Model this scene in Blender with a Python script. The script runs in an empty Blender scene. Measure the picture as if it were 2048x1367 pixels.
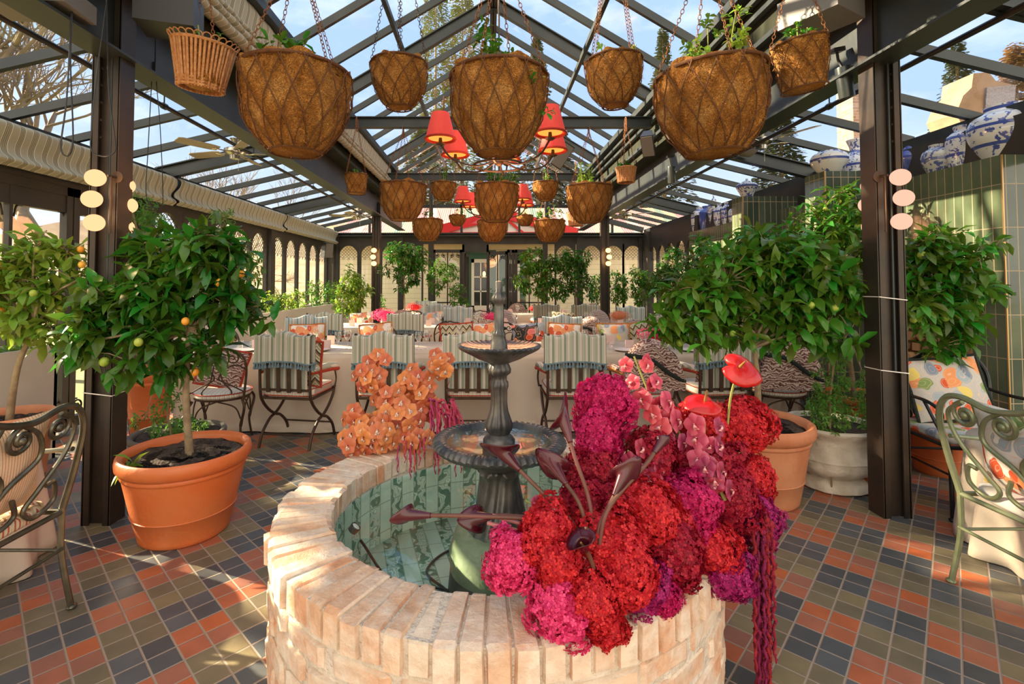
import bpy, math, random
import numpy as np
from mathutils import Vector, Matrix, Euler
PI = math.pi
SC = bpy.context.scene
COL = SC.collection
rnd = random.Random(7)

# ---------------------------------------------------------------- camera, sky, sun, exposure
F, CX, HOR, TH, EYE = 980.0, 976.0, 565.0, 0.032, 1.47
CY = HOR - F * math.tan(TH)
cam = bpy.data.cameras.new('camera')
cam.sensor_width = 36.0
cam.lens = 36.0 * F / 2048
cam.shift_x = (1024 - CX) / 2048
cam.shift_y = (CY - 683.5) / 2048
cam.clip_start = 0.05
cam.clip_end = 400
cam_o = bpy.data.objects.new('camera', cam)
cam_o.location = (0, 0, EYE)
cam_o.rotation_euler = (PI / 2 + TH, 0, 0)
COL.objects.link(cam_o)
SC.camera = cam_o
SC.view_settings.view_transform = 'Standard'
SC.view_settings.look = 'None'
SC.view_settings.gamma = 1
SC.view_settings.use_curve_mapping = False
SC.view_settings.exposure = 0.68

def ray(px, py):
    a = (px - CX) / F
    b = (CY - py) / F
    return Vector((a, math.cos(TH) - b * math.sin(TH), math.sin(TH) + b * math.cos(TH)))
def at(px, py, Y):
    d = ray(px, py)
    return Vector((0, 0, EYE)) + d * (Y / d.y)
def atz(px, py, z):
    d = ray(px, py)
    return Vector((0, 0, EYE)) + d * ((z - EYE) / d.z)

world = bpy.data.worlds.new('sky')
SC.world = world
world.use_nodes = True
wt = world.node_tree
wt.nodes.clear()
wo = wt.nodes.new('ShaderNodeOutputWorld')
wb = wt.nodes.new('ShaderNodeBackground')
wc = wt.nodes.new('ShaderNodeTexCoord')
ws = wt.nodes.new('ShaderNodeSeparateXYZ')
wr = wt.nodes.new('ShaderNodeValToRGB')
wr.color_ramp.elements[0].position = 0.0
wr.color_ramp.elements[0].color = (0.95, 0.88, 0.78, 1)
e = wr.color_ramp.elements.new(0.10); e.color = (0.60, 0.68, 0.78, 1)
e = wr.color_ramp.elements.new(0.28); e.color = (0.33, 0.46, 0.68, 1)
wr.color_ramp.elements[-1].position = 0.9
wr.color_ramp.elements[-1].color = (0.24, 0.38, 0.62, 1)
wn = wt.nodes.new('ShaderNodeTexNoise')
wn.inputs['Scale'].default_value = 2.6
wn.inputs['Detail'].default_value = 6
wn.inputs['Roughness'].default_value = 0.55
wm = wt.nodes.new('ShaderNodeMapping')
wm.inputs['Scale'].default_value = (1, 1, 2.4)
wm.inputs['Location'].default_value = (0.7, 0.2, 0)
wcr = wt.nodes.new('ShaderNodeValToRGB')
wcr.color_ramp.elements[0].position = 0.55
wcr.color_ramp.elements[0].color = (0, 0, 0, 1)
wcr.color_ramp.elements[1].position = 0.85
wcr.color_ramp.elements[1].color = (1, 1, 1, 1)
wx = wt.nodes.new('ShaderNodeMix'); wx.data_type = 'RGBA'
L = wt.links
L.new(wc.outputs['Generated'], ws.inputs[0]); L.new(ws.outputs[2], wr.inputs[0])
L.new(wc.outputs['Generated'], wm.inputs[0]); L.new(wm.outputs[0], wn.inputs['Vector'])
L.new(wn.outputs[0], wcr.inputs[0]); L.new(wcr.outputs[0], wx.inputs[0])
L.new(wr.outputs[0], wx.inputs[6]); wx.inputs[7].default_value = (0.92, 0.92, 0.95, 1)
# added fill: unseen sky behind the viewer brightened and warmed to light the interior
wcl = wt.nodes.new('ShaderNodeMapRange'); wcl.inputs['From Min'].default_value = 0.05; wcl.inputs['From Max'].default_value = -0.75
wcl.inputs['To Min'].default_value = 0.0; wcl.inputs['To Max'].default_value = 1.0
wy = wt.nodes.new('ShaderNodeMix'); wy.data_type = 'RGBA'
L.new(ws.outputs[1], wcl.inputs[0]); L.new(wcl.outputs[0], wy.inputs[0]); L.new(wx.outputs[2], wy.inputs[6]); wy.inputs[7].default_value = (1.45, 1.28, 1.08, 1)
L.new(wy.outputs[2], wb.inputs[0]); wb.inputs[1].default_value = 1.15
L.new(wb.outputs[0], wo.inputs[0])

SUN_DIR = Vector((1.0, -0.28, -0.45)).normalized()      # the way the light travels
sun = bpy.data.lights.new('sun', 'SUN')
sun.energy = 17.0
sun.color = (1.0, 0.80, 0.54)
sun.angle = math.radians(0.7)
sun_o = bpy.data.objects.new('sun', sun)
sun_o.rotation_euler = SUN_DIR.to_track_quat('-Z', 'Y').to_euler()
sun_o.location = (-20, 8, 8)
COL.objects.link(sun_o)

# ---------------------------------------------------------------- mesh builder
class MB:
    def __init__(s): s.v = []; s.f = []
    def add(s, vs, fs):
        n = len(s.v); s.v.extend([tuple(p) for p in vs]); s.f.extend([tuple(i + n for i in q) for q in fs]); return s
    def merge(s, o, M=None):
        return s.add([M @ Vector(p) for p in o.v] if M is not None else o.v, o.f)
    def box(s, x0, x1, y0, y1, z0, z1):
        return s.add([(x0,y0,z0),(x1,y0,z0),(x1,y1,z0),(x0,y1,z0),(x0,y0,z1),(x1,y0,z1),(x1,y1,z1),(x0,y1,z1)],
                     [(0,3,2,1),(4,5,6,7),(0,1,5,4),(1,2,6,5),(2,3,7,6),(3,0,4,7)])
    def bar(s, a, b, w, h, up=(0, 0, 1)):
        a = Vector(a); b = Vector(b); d = (b - a).normalized(); up = Vector(up)
        x = d.cross(up)
        if x.length < 1e-4: x = d.cross(Vector((0, 1, 0)))
        x.normalize(); u = x.cross(d)
        P = []
        for q in (a, b):
            for sx, su in ((-1,-1),(1,-1),(1,1),(-1,1)): P.append(q + x * (w/2*sx) + u * (h/2*su))
        return s.add(P, [(0,1,2,3),(7,6,5,4),(0,4,5,1),(1,5,6,2),(2,6,7,3),(3,7,4,0)])
    def ibeam(s, a, b, w, h, t=0.012, up=(0, 0, 1)):
        a = Vector(a); b = Vector(b); u = Vector(up)
        d = (b - a).normalized(); u = (u - d * u.dot(d)).normalized()
        s.bar(a, b, t, h, u)
        s.bar(a + u*(h/2-t/2), b + u*(h/2-t/2), w, t, u)
        return s.bar(a - u*(h/2-t/2), b - u*(h/2-t/2), w, t, u)
    def tube(s, pts, r, n=8, closed=False):
        pts = [Vector(p) for p in pts]; m = len(pts)
        rs = r if isinstance(r, (list, tuple)) else [r] * m
        T = []
        for i in range(m):
            if closed: d = pts[(i+1) % m] - pts[i-1]
            else: d = pts[min(i+1, m-1)] - pts[max(i-1, 0)]
            T.append(d.normalized() if d.length > 1e-9 else Vector((0,0,1)))
        x = T[0].orthogonal().normalized(); V = []
        for i in range(m):
            x = x - T[i] * x.dot(T[i])
            x = x.normalized() if x.length > 1e-6 else T[i].orthogonal().normalized()
            y = T[i].cross(x)
            for k in range(n):
                a = 2*PI*k/n
                V.append(pts[i] + (x*math.cos(a) + y*math.sin(a)) * rs[i])
        Fc = []
        for i in range(m if closed else m-1):
            j = (i+1) % m
            for k in range(n): Fc.append((i*n+k, i*n+(k+1)%n, j*n+(k+1)%n, j*n+k))
        if not closed:
            Fc.append(tuple(range(n-1, -1, -1))); Fc.append(tuple((m-1)*n + k for k in range(n)))
        return s.add(V, Fc)
    def lathe(s, prof, n=32, c=(0,0,0), sx=1, sy=1, fn=None, cap=True):
        V = []; Fc = []
        for i, (r, z) in enumerate(prof):
            for k in range(n):
                a = 2*PI*k/n
                rr, zz = (r, z) if fn is None else fn(r, z, a)
                V.append((c[0] + rr*math.cos(a)*sx, c[1] + rr*math.sin(a)*sy, c[2] + zz))
        for i in range(len(prof)-1):
            for k in range(n): Fc.append((i*n+k, i*n+(k+1)%n, (i+1)*n+(k+1)%n, (i+1)*n+k))
        if cap and prof[0][0] > 1e-5: Fc.append(tuple(range(n-1, -1, -1)))
        if cap and prof[-1][0] > 1e-5: Fc.append(tuple((len(prof)-1)*n + k for k in range(n)))
        return s.add(V, Fc)
    def ell(s, c, rx, ry=None, rz=None, n=16, m=10):
        ry = ry or rx; rz = rz or rx
        return s.lathe([(max(1e-6, math.sin(PI*i/m)), -math.cos(PI*i/m)*rz) for i in range(m+1)], n, c, rx, ry)
    def grid(s, fn, nu, nv, closeu=False):
        V = [fn(i/nu, j/nv) for i in range(nu + (0 if closeu else 1)) for j in range(nv+1)]
        Fc = []
        w = nv+1; tot = nu if closeu else nu+1
        for i in range(nu):
            for j in range(nv):
                a = i*w+j; b = ((i+1) % tot)*w+j
                Fc.append((a, b, b+1, a+1))
        return s.add(V, Fc)
    def slab(s, outline, t, fn=None):
        # outline: 2D points; extruded by t; fn maps (u,v,w) to 3D
        fn = fn or (lambda u, v, w: (u, v, w)); n = len(outline)
        V = [fn(u, v, 0) for u, v in outline] + [fn(u, v, t) for u, v in outline]
        return s.add(V, [tuple(range(n-1,-1,-1)), tuple(range(n, 2*n))] + [(i, (i+1)%n, n+(i+1)%n, n+i) for i in range(n)])
    def mesh(s, name, mat, smooth=True, ang=38):
        me = bpy.data.meshes.new(name)
        me.from_pydata(s.v, [], s.f)
        if mat is not None:
            for q in (mat if isinstance(mat, (list, tuple)) else [mat]): me.materials.append(q)
        if smooth:
            me.polygons.foreach_set('use_smooth', [True]*len(me.polygons))
            if ang: me.set_sharp_from_angle(angle=math.radians(ang))
        me.update()
        return me

def P(parent, name, mb, mat, smooth=True, label=None, kind=None, ang=38, loc=None, rot=None):
    o = bpy.data.objects.new(name, mb.mesh(name, mat, smooth, ang) if isinstance(mb, MB) else mb)
    COL.objects.link(o)
    o.parent = parent
    if label: o['label'] = label
    if kind: o['kind'] = kind
    if loc: o.location = loc
    if rot: o.rotation_euler = rot
    return o
def W(t, name, mb, mat, smooth=True, label=None, kind=None, ang=38):
    # a part whose mesh was laid out in room coordinates
    l = t.location
    mb.v = [(p[0]-l[0], p[1]-l[1], p[2]-l[2]) for p in mb.v]
    return P(t, name, mb, mat, smooth, label, kind, ang)
def tag(o, label, cat, group=None, kind=None):
    if label: o['label'] = label
    if cat: o['category'] = cat
    if group: o['group'] = group
    if kind: o['kind'] = kind
    return o
def T(name, label, cat, loc=(0,0,0), rz=0, group=None, kind=None):
    o = bpy.data.objects.new(name, None)
    o.empty_display_size = 0.1
    COL.objects.link(o); o.location = loc; o.rotation_euler = (0, 0, rz)
    return tag(o, label, cat, group, kind)
def S(name, mb, mat, label, cat, loc=(0,0,0), rz=0, group=None, smooth=True, kind=None, ang=38):
    o = P(None, name, mb, mat, smooth, ang=ang)
    o.location = loc; o.rotation_euler = (0, 0, rz)
    return tag(o, label, cat, group, kind)
def ST(name, mb, mat, parent=None, smooth=False, ang=38):
    o = P(parent, name, mb, mat, smooth, ang=ang)
    if parent is None: o['kind'] = 'structure'
    return o
def dup(root, loc, rz=0, label=None, group=None, sc=1.0):
    r = root.copy(); COL.objects.link(r); r.location = loc; r.rotation_euler = (0, 0, rz)
    r.scale = (sc, sc, sc) if not isinstance(sc, tuple) else sc
    if label: r['label'] = label
    if group: r['group'] = group
    for ch in root.children:
        c = ch.copy(); COL.objects.link(c); c.parent = r
        for g in ch.children:
            d = g.copy(); COL.objects.link(d); d.parent = c
    return r
def sp(pts, n=8, closed=False):
    pts = [Vector(p) for p in pts]; m = len(pts); out = []
    for i in range(m if closed else m-1):
        p0 = pts[(i-1) % m] if closed or i > 0 else pts[0]*2 - pts[1]
        p1 = pts[i]; p2 = pts[(i+1) % m]
        p3 = pts[(i+2) % m] if closed or i+2 < m else pts[-1]*2 - pts[-2]
        for k in range(n):
            t = k/n
            out.append(0.5*((2*p1) + (-p0+p2)*t + (2*p0-5*p1+4*p2-p3)*t*t + (-p0+3*p1-3*p2+p3)*t**3))
    if not closed: out.append(pts[-1])
    return out
def spiral(c, r0, r1, a0, turns, n=20):
    # 2D spiral around c from radius r0 to r1
    return [(c[0] + (r0+(r1-r0)*i/n)*math.cos(a0+2*PI*turns*i/n), c[1] + (r0+(r1-r0)*i/n)*math.sin(a0+2*PI*turns*i/n)) for i in range(n+1)]

# ---------------------------------------------------------------- materials
class NT:
    def __init__(s, name):
        s.m = bpy.data.materials.new(name); s.m.use_nodes = True
        s.t = s.m.node_tree; s.t.nodes.clear()
        s.out = s.t.nodes.new('ShaderNodeOutputMaterial')
        s.tc = s.t.nodes.new('ShaderNodeTexCoord')
    def n(s, typ, ins=None, **kw):
        o = s.t.nodes.new('ShaderNode' + typ)
        for k, v in kw.items(): setattr(o, k, v)
        for k, v in (ins or {}).items():
            i = o.inputs[k]
            if isinstance(v, bpy.types.NodeSocket): s.t.links.new(v, i)
            else:
                if hasattr(i.default_value, '__len__') and len(i.default_value) == 4 and len(v) == 3: v = (*v, 1)
                i.default_value = v
        return o
    def math(s, op, a, b=0.0, c=0.0):
        return s.n('Math', {0: a, 1: b, 2: c}, operation=op).outputs[0]
    def mix(s, f, a, b, bt='MIX'):
        return s.n('Mix', {0: f, 6: a, 7: b}, data_type='RGBA', blend_type=bt).outputs[2]
    def noise(s, scale=5, detail=3, vec=None, rough=0.5, dist=0.0):
        return s.n('TexNoise', {'Scale': scale, 'Detail': detail, 'Roughness': rough, 'Distortion': dist, 'Vector': vec or s.tc.outputs['Object']}).outputs[0]
    def ramp(s, f, els, interp='LINEAR'):
        r = s.n('ValToRGB', {0: f}); cr = r.color_ramp; cr.interpolation = interp
        while len(cr.elements) < len(els): cr.elements.new(0.5)
        for e, (p, c) in zip(cr.elements, els): e.position = p; e.color = (*c, 1) if len(c) == 3 else c
        return r.outputs[0]
    def sep(s, v=None): return s.n('SeparateXYZ', {0: v or s.tc.outputs['Object']}).outputs
    def comb(s, x, y, z): return s.n('CombineXYZ', {0: x, 1: y, 2: z}).outputs[0]
    def bump(s, h, st=0.3, d=0.01): return s.n('Bump', {'Height': h, 'Strength': st, 'Distance': d}).outputs[0]
    def pbr(s, col, rough=0.5, metal=0.0, nrm=None, spec=0.5, trans=0.0, coat=0.0, sheen=0.0):
        i = {'Base Color': col, 'Roughness': rough, 'Metallic': metal, 'Specular IOR Level': spec, 'Coat Weight': coat, 'Sheen Weight': sheen}
        if nrm is not None: i['Normal'] = nrm
        b = s.n('BsdfPrincipled', i).outputs[0]
        if trans:
            t = s.n('BsdfTranslucent', {0: col}).outputs[0]
            b = s.n('MixShader', {0: trans, 1: b, 2: t}).outputs[0]
        return s.fin(b)
    def fin(s, sh):
        s.t.links.new(sh, s.out.inputs[0]); return s.m

def mk(name, c, c2=None, rough=0.5, metal=0.0, scale=8, bump=0.0, bs=None, trans=0, spec=0.5, coat=0, isl=0, sheen=0, bd=0.01):
    k = NT(name)
    col = k.n('RGB').outputs[0]; col.default_value = (*c, 1)
    if c2 is not None:
        col = k.mix(k.ramp(k.noise(scale, 4), [(0.35, (0,0,0)), (0.65, (1,1,1))]), col, (*c2, 1))
    if isl:
        g = k.n('NewGeometry').outputs['Random Per Island']
        col = k.n('HueSaturation', {'Hue': k.math('MULTIPLY_ADD', g, isl*0.12, 0.5-isl*0.06), 'Value': k.math('MULTIPLY_ADD', g, isl, 1-isl*0.5), 'Color': col}).outputs[0]
    nrm = k.bump(k.noise(bs or scale*4, 5), bump, bd) if bump else None
    return k.pbr(col, rough, metal, nrm, spec, trans, coat, sheen)

steel = mk('painted_steel', (0.028,0.035,0.038), (0.045,0.052,0.05), rough=0.42, metal=0.3, scale=2.5, bump=0.08, bs=30)
steel_old = mk('weathered_steel', (0.070,0.048,0.034), (0.035,0.031,0.027), rough=0.42, metal=0.45, scale=3, bump=0.12, bs=20)
timber = mk('dark_timber', (0.028,0.024,0.020), (0.045,0.037,0.03), rough=0.5, scale=3, bump=0.1)
matt_dark = mk('matt_dark_green', (0.020,0.024,0.016), (0.035,0.038,0.026), rough=0.9, scale=3, spec=0.15)
iron_brown = mk('brown_iron', (0.060,0.035,0.022), (0.085,0.05,0.03), rough=0.45, metal=0.5, scale=20)
iron_black = mk('black_iron', (0.02,0.022,0.025), (0.035,0.035,0.035), rough=0.4, metal=0.6, scale=20)
iron_grey = mk('worn_grey_iron', (0.09,0.085,0.06), (0.16,0.15,0.11), rough=0.32, metal=0.75, scale=14)
iron_sage = mk('sage_painted_iron', (0.17,0.20,0.10), (0.25,0.27,0.16), rough=0.3, metal=0.35, scale=14)
chrome = mk('brushed_nickel', (0.6,0.57,0.5), rough=0.22, metal=1.0)
blade_m = mk('fan_blade', (0.40,0.34,0.22), (0.5,0.42,0.28), rough=0.4, scale=4)
rust = mk('rusty_chain', (0.20,0.07,0.025), (0.30,0.13,0.05), rough=0.7, metal=0.5, scale=60)
wire_m = mk('rusty_wire', (0.10,0.035,0.012), (0.15,0.06,0.02), rough=0.7, metal=0.3, scale=40)
terra = mk('terracotta', (0.60,0.13,0.028), (0.60,0.17,0.05), rough=0.45, scale=4, bump=0.25, bs=40)
terra_pale = mk('weathered_terracotta', (0.50,0.17,0.07), (0.58,0.25,0.12), rough=0.7, scale=5, bump=0.3, bs=40)
stone_m = mk('weathered_stone', (0.42,0.36,0.27), (0.68,0.62,0.50), rough=0.85, scale=5, bump=0.7, bs=18, bd=0.02)
soil_m = mk('potting_soil', (0.035,0.022,0.015), (0.09,0.06,0.04), rough=0.95, scale=30, bump=0.9, bs=60, bd=0.03)
bark_m = mk('bark', (0.20,0.14,0.075), (0.30,0.23,0.13), rough=0.8, scale=20, bump=0.5)
leaf_m = mk('citrus_leaf', (0.06,0.185,0.015), (0.13,0.27,0.025), rough=0.25, scale=3, trans=0.42, isl=0.8)
leaf_dk = mk('dark_leaf', (0.035,0.125,0.012), (0.08,0.20,0.018), rough=0.25, scale=3, trans=0.38, isl=0.8)
leaf_lt = mk('bright_leaf', (0.17,0.30,0.03), (0.30,0.42,0.05), rough=0.4, scale=3, trans=0.5, isl=0.6)
fern_m = mk('fern_leaf', (0.09,0.24,0.03), (0.17,0.33,0.05), rough=0.5, scale=4, trans=0.5, isl=0.5)
fruit_o = mk('orange_fruit', (0.80,0.27,0.02), (0.75,0.42,0.05), rough=0.4, scale=10, bump=0.15, bs=120)
fruit_g = mk('green_fruit', (0.22,0.36,0.03), (0.36,0.42,0.06), rough=0.4, scale=10, bump=0.15, bs=120)
linen = mk('cream_linen', (0.62,0.53,0.42), (0.67,0.59,0.48), rough=0.85, scale=2.0, bump=0.25, bs=300)
linen_w = mk('white_linen', (0.72,0.68,0.63), (0.78,0.74,0.68), rough=0.8, scale=3)
glassy = NT('clear_glass')
_f = glassy.n('LayerWeight', {0: 0.5}).outputs['Facing']
glassy = glassy.fin(glassy.n('MixShader', {0: glassy.math('MULTIPLY_ADD', glassy.math('POWER', _f, 5.0), 0.55, 0.035), 1: glassy.n('BsdfTransparent', {0: (0.97,0.985,0.98)}).outputs[0], 2: glassy.n('BsdfGlossy', {0: (1,1,1), 'Roughness': 0.02}).outputs[0]}).outputs[0])
wineglass = NT('wine_glass')
_l = wineglass.n('LayerWeight', {0: 0.35}).outputs['Facing']
wineglass = wineglass.fin(wineglass.n('MixShader', {0: wineglass.math('MULTIPLY_ADD', _l, 0.65, 0.08), 1: wineglass.n('BsdfTransparent', {0: (0.95,0.95,0.94)}).outputs[0], 2: wineglass.n('BsdfGlossy', {0: (1,1,1), 'Roughness': 0.05}).outputs[0]}).outputs[0])
def emis(name, c, st):
    k = NT(name); return k.fin(k.n('Emission', {0: c, 1: st}).outputs[0])
globe_m = emis('lit_globe', (1.0,0.50,0.24), 1.0)
globe_soft = emis('dim_globe', (1.0,0.48,0.34), 0.82)
bulb_m = emis('lit_bulb', (1.0,0.55,0.15), 3.0)
orange_lit = emis('lamp_glow', (1.0,0.36,0.06), 0.9)
_k = NT('lit_red_shade'); _c = _k.mix(_k.noise(12, 3), (0.70,0.035,0.03,1), (0.78,0.08,0.05,1))
_b = _k.n('BsdfPrincipled', {'Base Color': _c, 'Roughness': 0.7}).outputs[0]
red_shade = _k.fin(_k.n('AddShader', {0: _b, 1: _k.n('Emission', {0: (1.0,0.07,0.04,1), 1: 0.10}).outputs[0]}).outputs[0])
red_fringe = mk('red_fringe', (0.45,0.025,0.01), (0.62,0.06,0.02), rough=0.9, scale=90, bump=1.0, bs=200)
white_pl = mk('white_plastic', (0.75,0.74,0.72), rough=0.4)
black_pl = mk('black_plastic', (0.02,0.02,0.022), rough=0.35)
grey_pl = mk('grey_metal_box', (0.16,0.15,0.14), rough=0.5)
porcelain = mk('plate_glaze', (0.80,0.76,0.74), rough=0.15)
paper_pink = mk('blush_card', (0.72,0.50,0.46), (0.76,0.56,0.52), rough=0.8)
planter_m = mk('pale_planter', (0.56,0.52,0.42), (0.62,0.58,0.49), rough=0.55, scale=2, bump=0.1)
cream_wall = None

def stripes(name, cols, period, axis=0, vary=0.0, rough=0.85, axis2=None, warp=0.0, trans=0.0):
    """cols: [(fraction, rgb)...] repeating stripes across one object axis"""
    k = NT(name); x = k.sep()[axis]
    if warp: x = k.math('MULTIPLY_ADD', k.noise(4, 2), warp, x)
    f = k.math('FRACT', k.math('DIVIDE', x, period))
    c = k.ramp(f, cols, 'CONSTANT')
    c = k.mix(0.12, c, k.ramp(k.noise(200, 1), [(0.3,(0.2,0.2,0.2)),(0.7,(1,1,1))]), 'MULTIPLY')
    return k.pbr(c, rough, nrm=k.bump(k.noise(7, 3), 0.35, 0.02), trans=trans, spec=0.2)
SAGE=(0.27,0.31,0.24); SAGE2=(0.40,0.43,0.34); CREAM=(0.72,0.68,0.58); PINK=(0.62,0.42,0.33); BLUE=(0.22,0.33,0.36); BLUE2=(0.35,0.45,0.46)
stripe_sage = stripes('sage_striped_canvas', [(0,SAGE),(0.22,CREAM),(0.27,SAGE2),(0.34,CREAM),(0.40,PINK),(0.43,CREAM),(0.50,SAGE),(0.56,CREAM),(0.60,SAGE2),(0.85,CREAM),(0.9,PINK),(0.93,CREAM)], 0.105)
stripe_blue = stripes('blue_striped_canvas', [(0,BLUE),(0.25,CREAM),(0.30,BLUE2),(0.5,CREAM),(0.56,PINK),(0.6,CREAM),(0.65,BLUE2),(0.92,CREAM)], 0.105)
stripe_pad = stripes('seat_ticking', [(0,CREAM),(0.45,(0.58,0.50,0.44)),(0.6,CREAM),(0.85,(0.45,0.35,0.30))], 0.035)
pin_orange = stripes('orange_pinstripe', [(0,(0.80,0.62,0.42)),(0.5,(0.66,0.26,0.11)),(0.75,(0.80,0.62,0.42))], 0.014, axis=0, warp=0.02)
tassel_m = mk('blue_tassel', (0.12,0.20,0.24), (0.20,0.29,0.33), rough=0.9, scale=60, bump=0.6, bs=200)
def awning(name):
    k = NT(name); y = k.sep()[1]
    f = k.math('FRACT', k.math('DIVIDE', y, 0.125))
    G=(0.30,0.29,0.20); Cc=(0.50,0.48,0.36); W=(0.80,0.76,0.64); B=(0.27,0.25,0.17)
    c = k.ramp(f, [(0,Cc),(0.36,W),(0.41,B),(0.47,Cc),(0.52,B),(0.58,Cc),(0.63,B),(0.69,Cc),(0.74,B),(0.80,W),(0.86,Cc)], 'CONSTANT')
    return k.pbr(c, 0.85, spec=0.15, trans=0.12)
awning_m = awning('curved_stripe_awning')
def zigzag(name, cols, per=0.05, amp=0.03, ax=0, ay=2, w=0.09):
    k = NT(name); s_ = k.sep()
    tri = k.math('PINGPONG', s_[ax], w/2)
    f = k.math('FRACT', k.math('DIVIDE', k.math('MULTIPLY_ADD', tri, amp/(w/2), s_[ay]), per))
    return k.pbr(k.ramp(f, cols, 'CONSTANT'), 0.9, nrm=k.bump(k.noise(60, 3), 0.3), spec=0.2)
zig_m = zigzag('zigzag_weave', [(0,(0.05,0.045,0.035)),(0.2,(0.62,0.55,0.40)),(0.4,(0.30,0.34,0.20)),(0.6,(0.62,0.55,0.40)),(0.75,(0.25,0.17,0.09))], per=0.085, amp=0.06)
zig_warm = zigzag('warm_zigzag_seat', [(0,(0.55,0.42,0.26)),(0.25,(0.33,0.18,0.06)),(0.45,(0.70,0.60,0.42)),(0.65,(0.50,0.12,0.07)),(0.8,(0.70,0.60,0.42))], per=0.07, amp=0.035, ay=1, w=0.05)
def swirl(name, cols, scale=6, dist=3.0, rough=0.85, trans=0):
    k = NT(name)
    w = k.n('TexWave', {'Scale': scale, 'Distortion': dist*3, 'Detail': 2, 'Detail Scale': 1.3, 'Vector': k.tc.outputs['Object']}, wave_type='RINGS').outputs[1]
    return k.pbr(k.ramp(w, cols), rough, nrm=k.bump(k.noise(40, 2), 0.15), spec=0.25, trans=trans)
paisley = swirl('paisley_weave', [(0,(0.09,0.04,0.035)),(0.35,(0.28,0.14,0.12)),(0.5,(0.60,0.45,0.38)),(0.62,(0.16,0.07,0.06)),(0.8,(0.55,0.40,0.34)),(1,(0.62,0.52,0.44))], 13, 4.5)
paisley_grey = swirl('grey_medallion_weave', [(0,(0.14,0.11,0.13)),(0.4,(0.38,0.32,0.36)),(0.55,(0.62,0.56,0.54)),(0.7,(0.24,0.18,0.20)),(1,(0.55,0.48,0.46))], 13, 3.0)
def floral(name, base=(0.74,0.66,0.54), seed=0, sc=7):
    k = NT(name)
    mp = k.n('Mapping', {0: k.tc.outputs['Object'], 1: (seed, seed*0.7, 0)}).outputs[0]
    wv = k.mix(0.12, mp, k.n('TexNoise', {'Scale': 6.0, 'Detail': 2.0, 'Vector': mp}).outputs[1])
    v = k.n('TexVoronoi', {'Scale': sc, 'Vector': wv}, feature='F1')
    rn = k.n('SeparateColor', {0: v.outputs['Color']}).outputs
    petal = k.ramp(rn[0], [(0,(0.62,0.10,0.04)),(0.25,(0.20,0.30,0.10)),(0.42,(0.75,0.30,0.12)),(0.6,base if base[0] > 0.6 else (0.20,0.26,0.34)),(0.72,(0.35,0.42,0.45)),(0.84,(0.70,0.18,0.16)),(0.93,(0.72,0.58,0.15))], 'CONSTANT')
    d = v.outputs['Distance']
    c = k.mix(k.ramp(d, [(0.0,(1,1,1)),(0.50,(1,1,1)),(0.54,(0,0,0))]), (*base, 1), petal)
    c = k.mix(k.ramp(k.math('PINGPONG', d, 0.11), [(0.0,(1,1,1)),(0.02,(0,0,0))]), c, k.mix(0.75, c, (0.85,0.5,0.35,1)))
    return k.pbr(c, 0.8, nrm=k.bump(k.noise(10, 2), 0.25), spec=0.2)
floral_m = floral('bird_and_flower_print', (0.50,0.48,0.44), 0, 12)
floral_w = floral('pale_flower_print', (0.78,0.74,0.66), 3, 12)
floral_k = floral('dark_flower_print', (0.03,0.035,0.03), 5, 9)
fringe_red = mk('red_cord_fringe', (0.40,0.03,0.015), (0.60,0.08,0.03), rough=0.95, scale=120, bump=1.0, bs=250)
fringe_or = mk('rust_fringe', (0.50,0.17,0.04), (0.66,0.28,0.08), rough=0.95, scale=120, bump=1.0, bs=250)
fringe_bk = mk('black_fringe', (0.012,0.02,0.016), (0.03,0.04,0.03), rough=0.95, scale=120, bump=1.0, bs=250)
# coir lining
def coir_mat():
    k = NT('coir_fibre')
    n1 = k.noise(6, 4); n2 = k.n('TexNoise', {'Scale': 48.0, 'Detail': 6.0, 'Distortion': 3.5, 'Vector': k.tc.outputs['Object']}).outputs[0]
    c = k.ramp(n1, [(0.3,(0.40,0.17,0.042)),(0.5,(0.60,0.28,0.075)),(0.7,(0.74,0.42,0.15))])
    c = k.mix(0.8, c, k.ramp(n2, [(0.36,(0.30,0.20,0.13)),(0.52,(0.95,0.92,0.9)),(0.66,(1.35,1.3,1.25))]), 'MULTIPLY')
    return k.pbr(c, 0.95, nrm=k.bump(n2, 1.0, 0.025), spec=0.1)
coir = coir_mat()
wicker_m = mk('wicker', (0.42,0.17,0.055), (0.55,0.27,0.11), rough=0.6, scale=40, bump=0.6, bs=100)
def china_mat(name, sc=7, blue=(0.03,0.05,0.28), thr=0.5, ground=(0.70,0.72,0.74)):
    k = NT(name); s_ = k.sep()
    n1 = k.n('TexVoronoi', {'Scale': sc, 'Vector': k.mix(0.25, k.tc.outputs['Object'], k.n('TexNoise', {'Scale': sc*0.9, 'Detail': 3.0, 'Vector': k.tc.outputs['Object']}).outputs[1])}, feature='SMOOTH_F1').outputs[0]
    n2 = k.noise(sc*2.2, 4)
    a = k.ramp(k.math('MULTIPLY_ADD', n2, 0.8, n1), [(thr+0.28,(1,1,1)),(thr+0.33,(0,0,0))])
    ring = k.math('FRACT', k.math('MULTIPLY', s_[2], 6.5))
    b = k.ramp(ring, [(0,(1,1,1)),(0.10,(0,0,0)),(0.9,(0,0,0)),(0.93,(1,1,1))], 'CONSTANT')
    m_ = k.math('MAXIMUM', a, b)
    return k.pbr(k.mix(m_, (*ground,1), k.mix(k.noise(sc*5, 2), (*blue,1), (0.10,0.15,0.45,1))), 0.12, coat=0.4)
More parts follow.
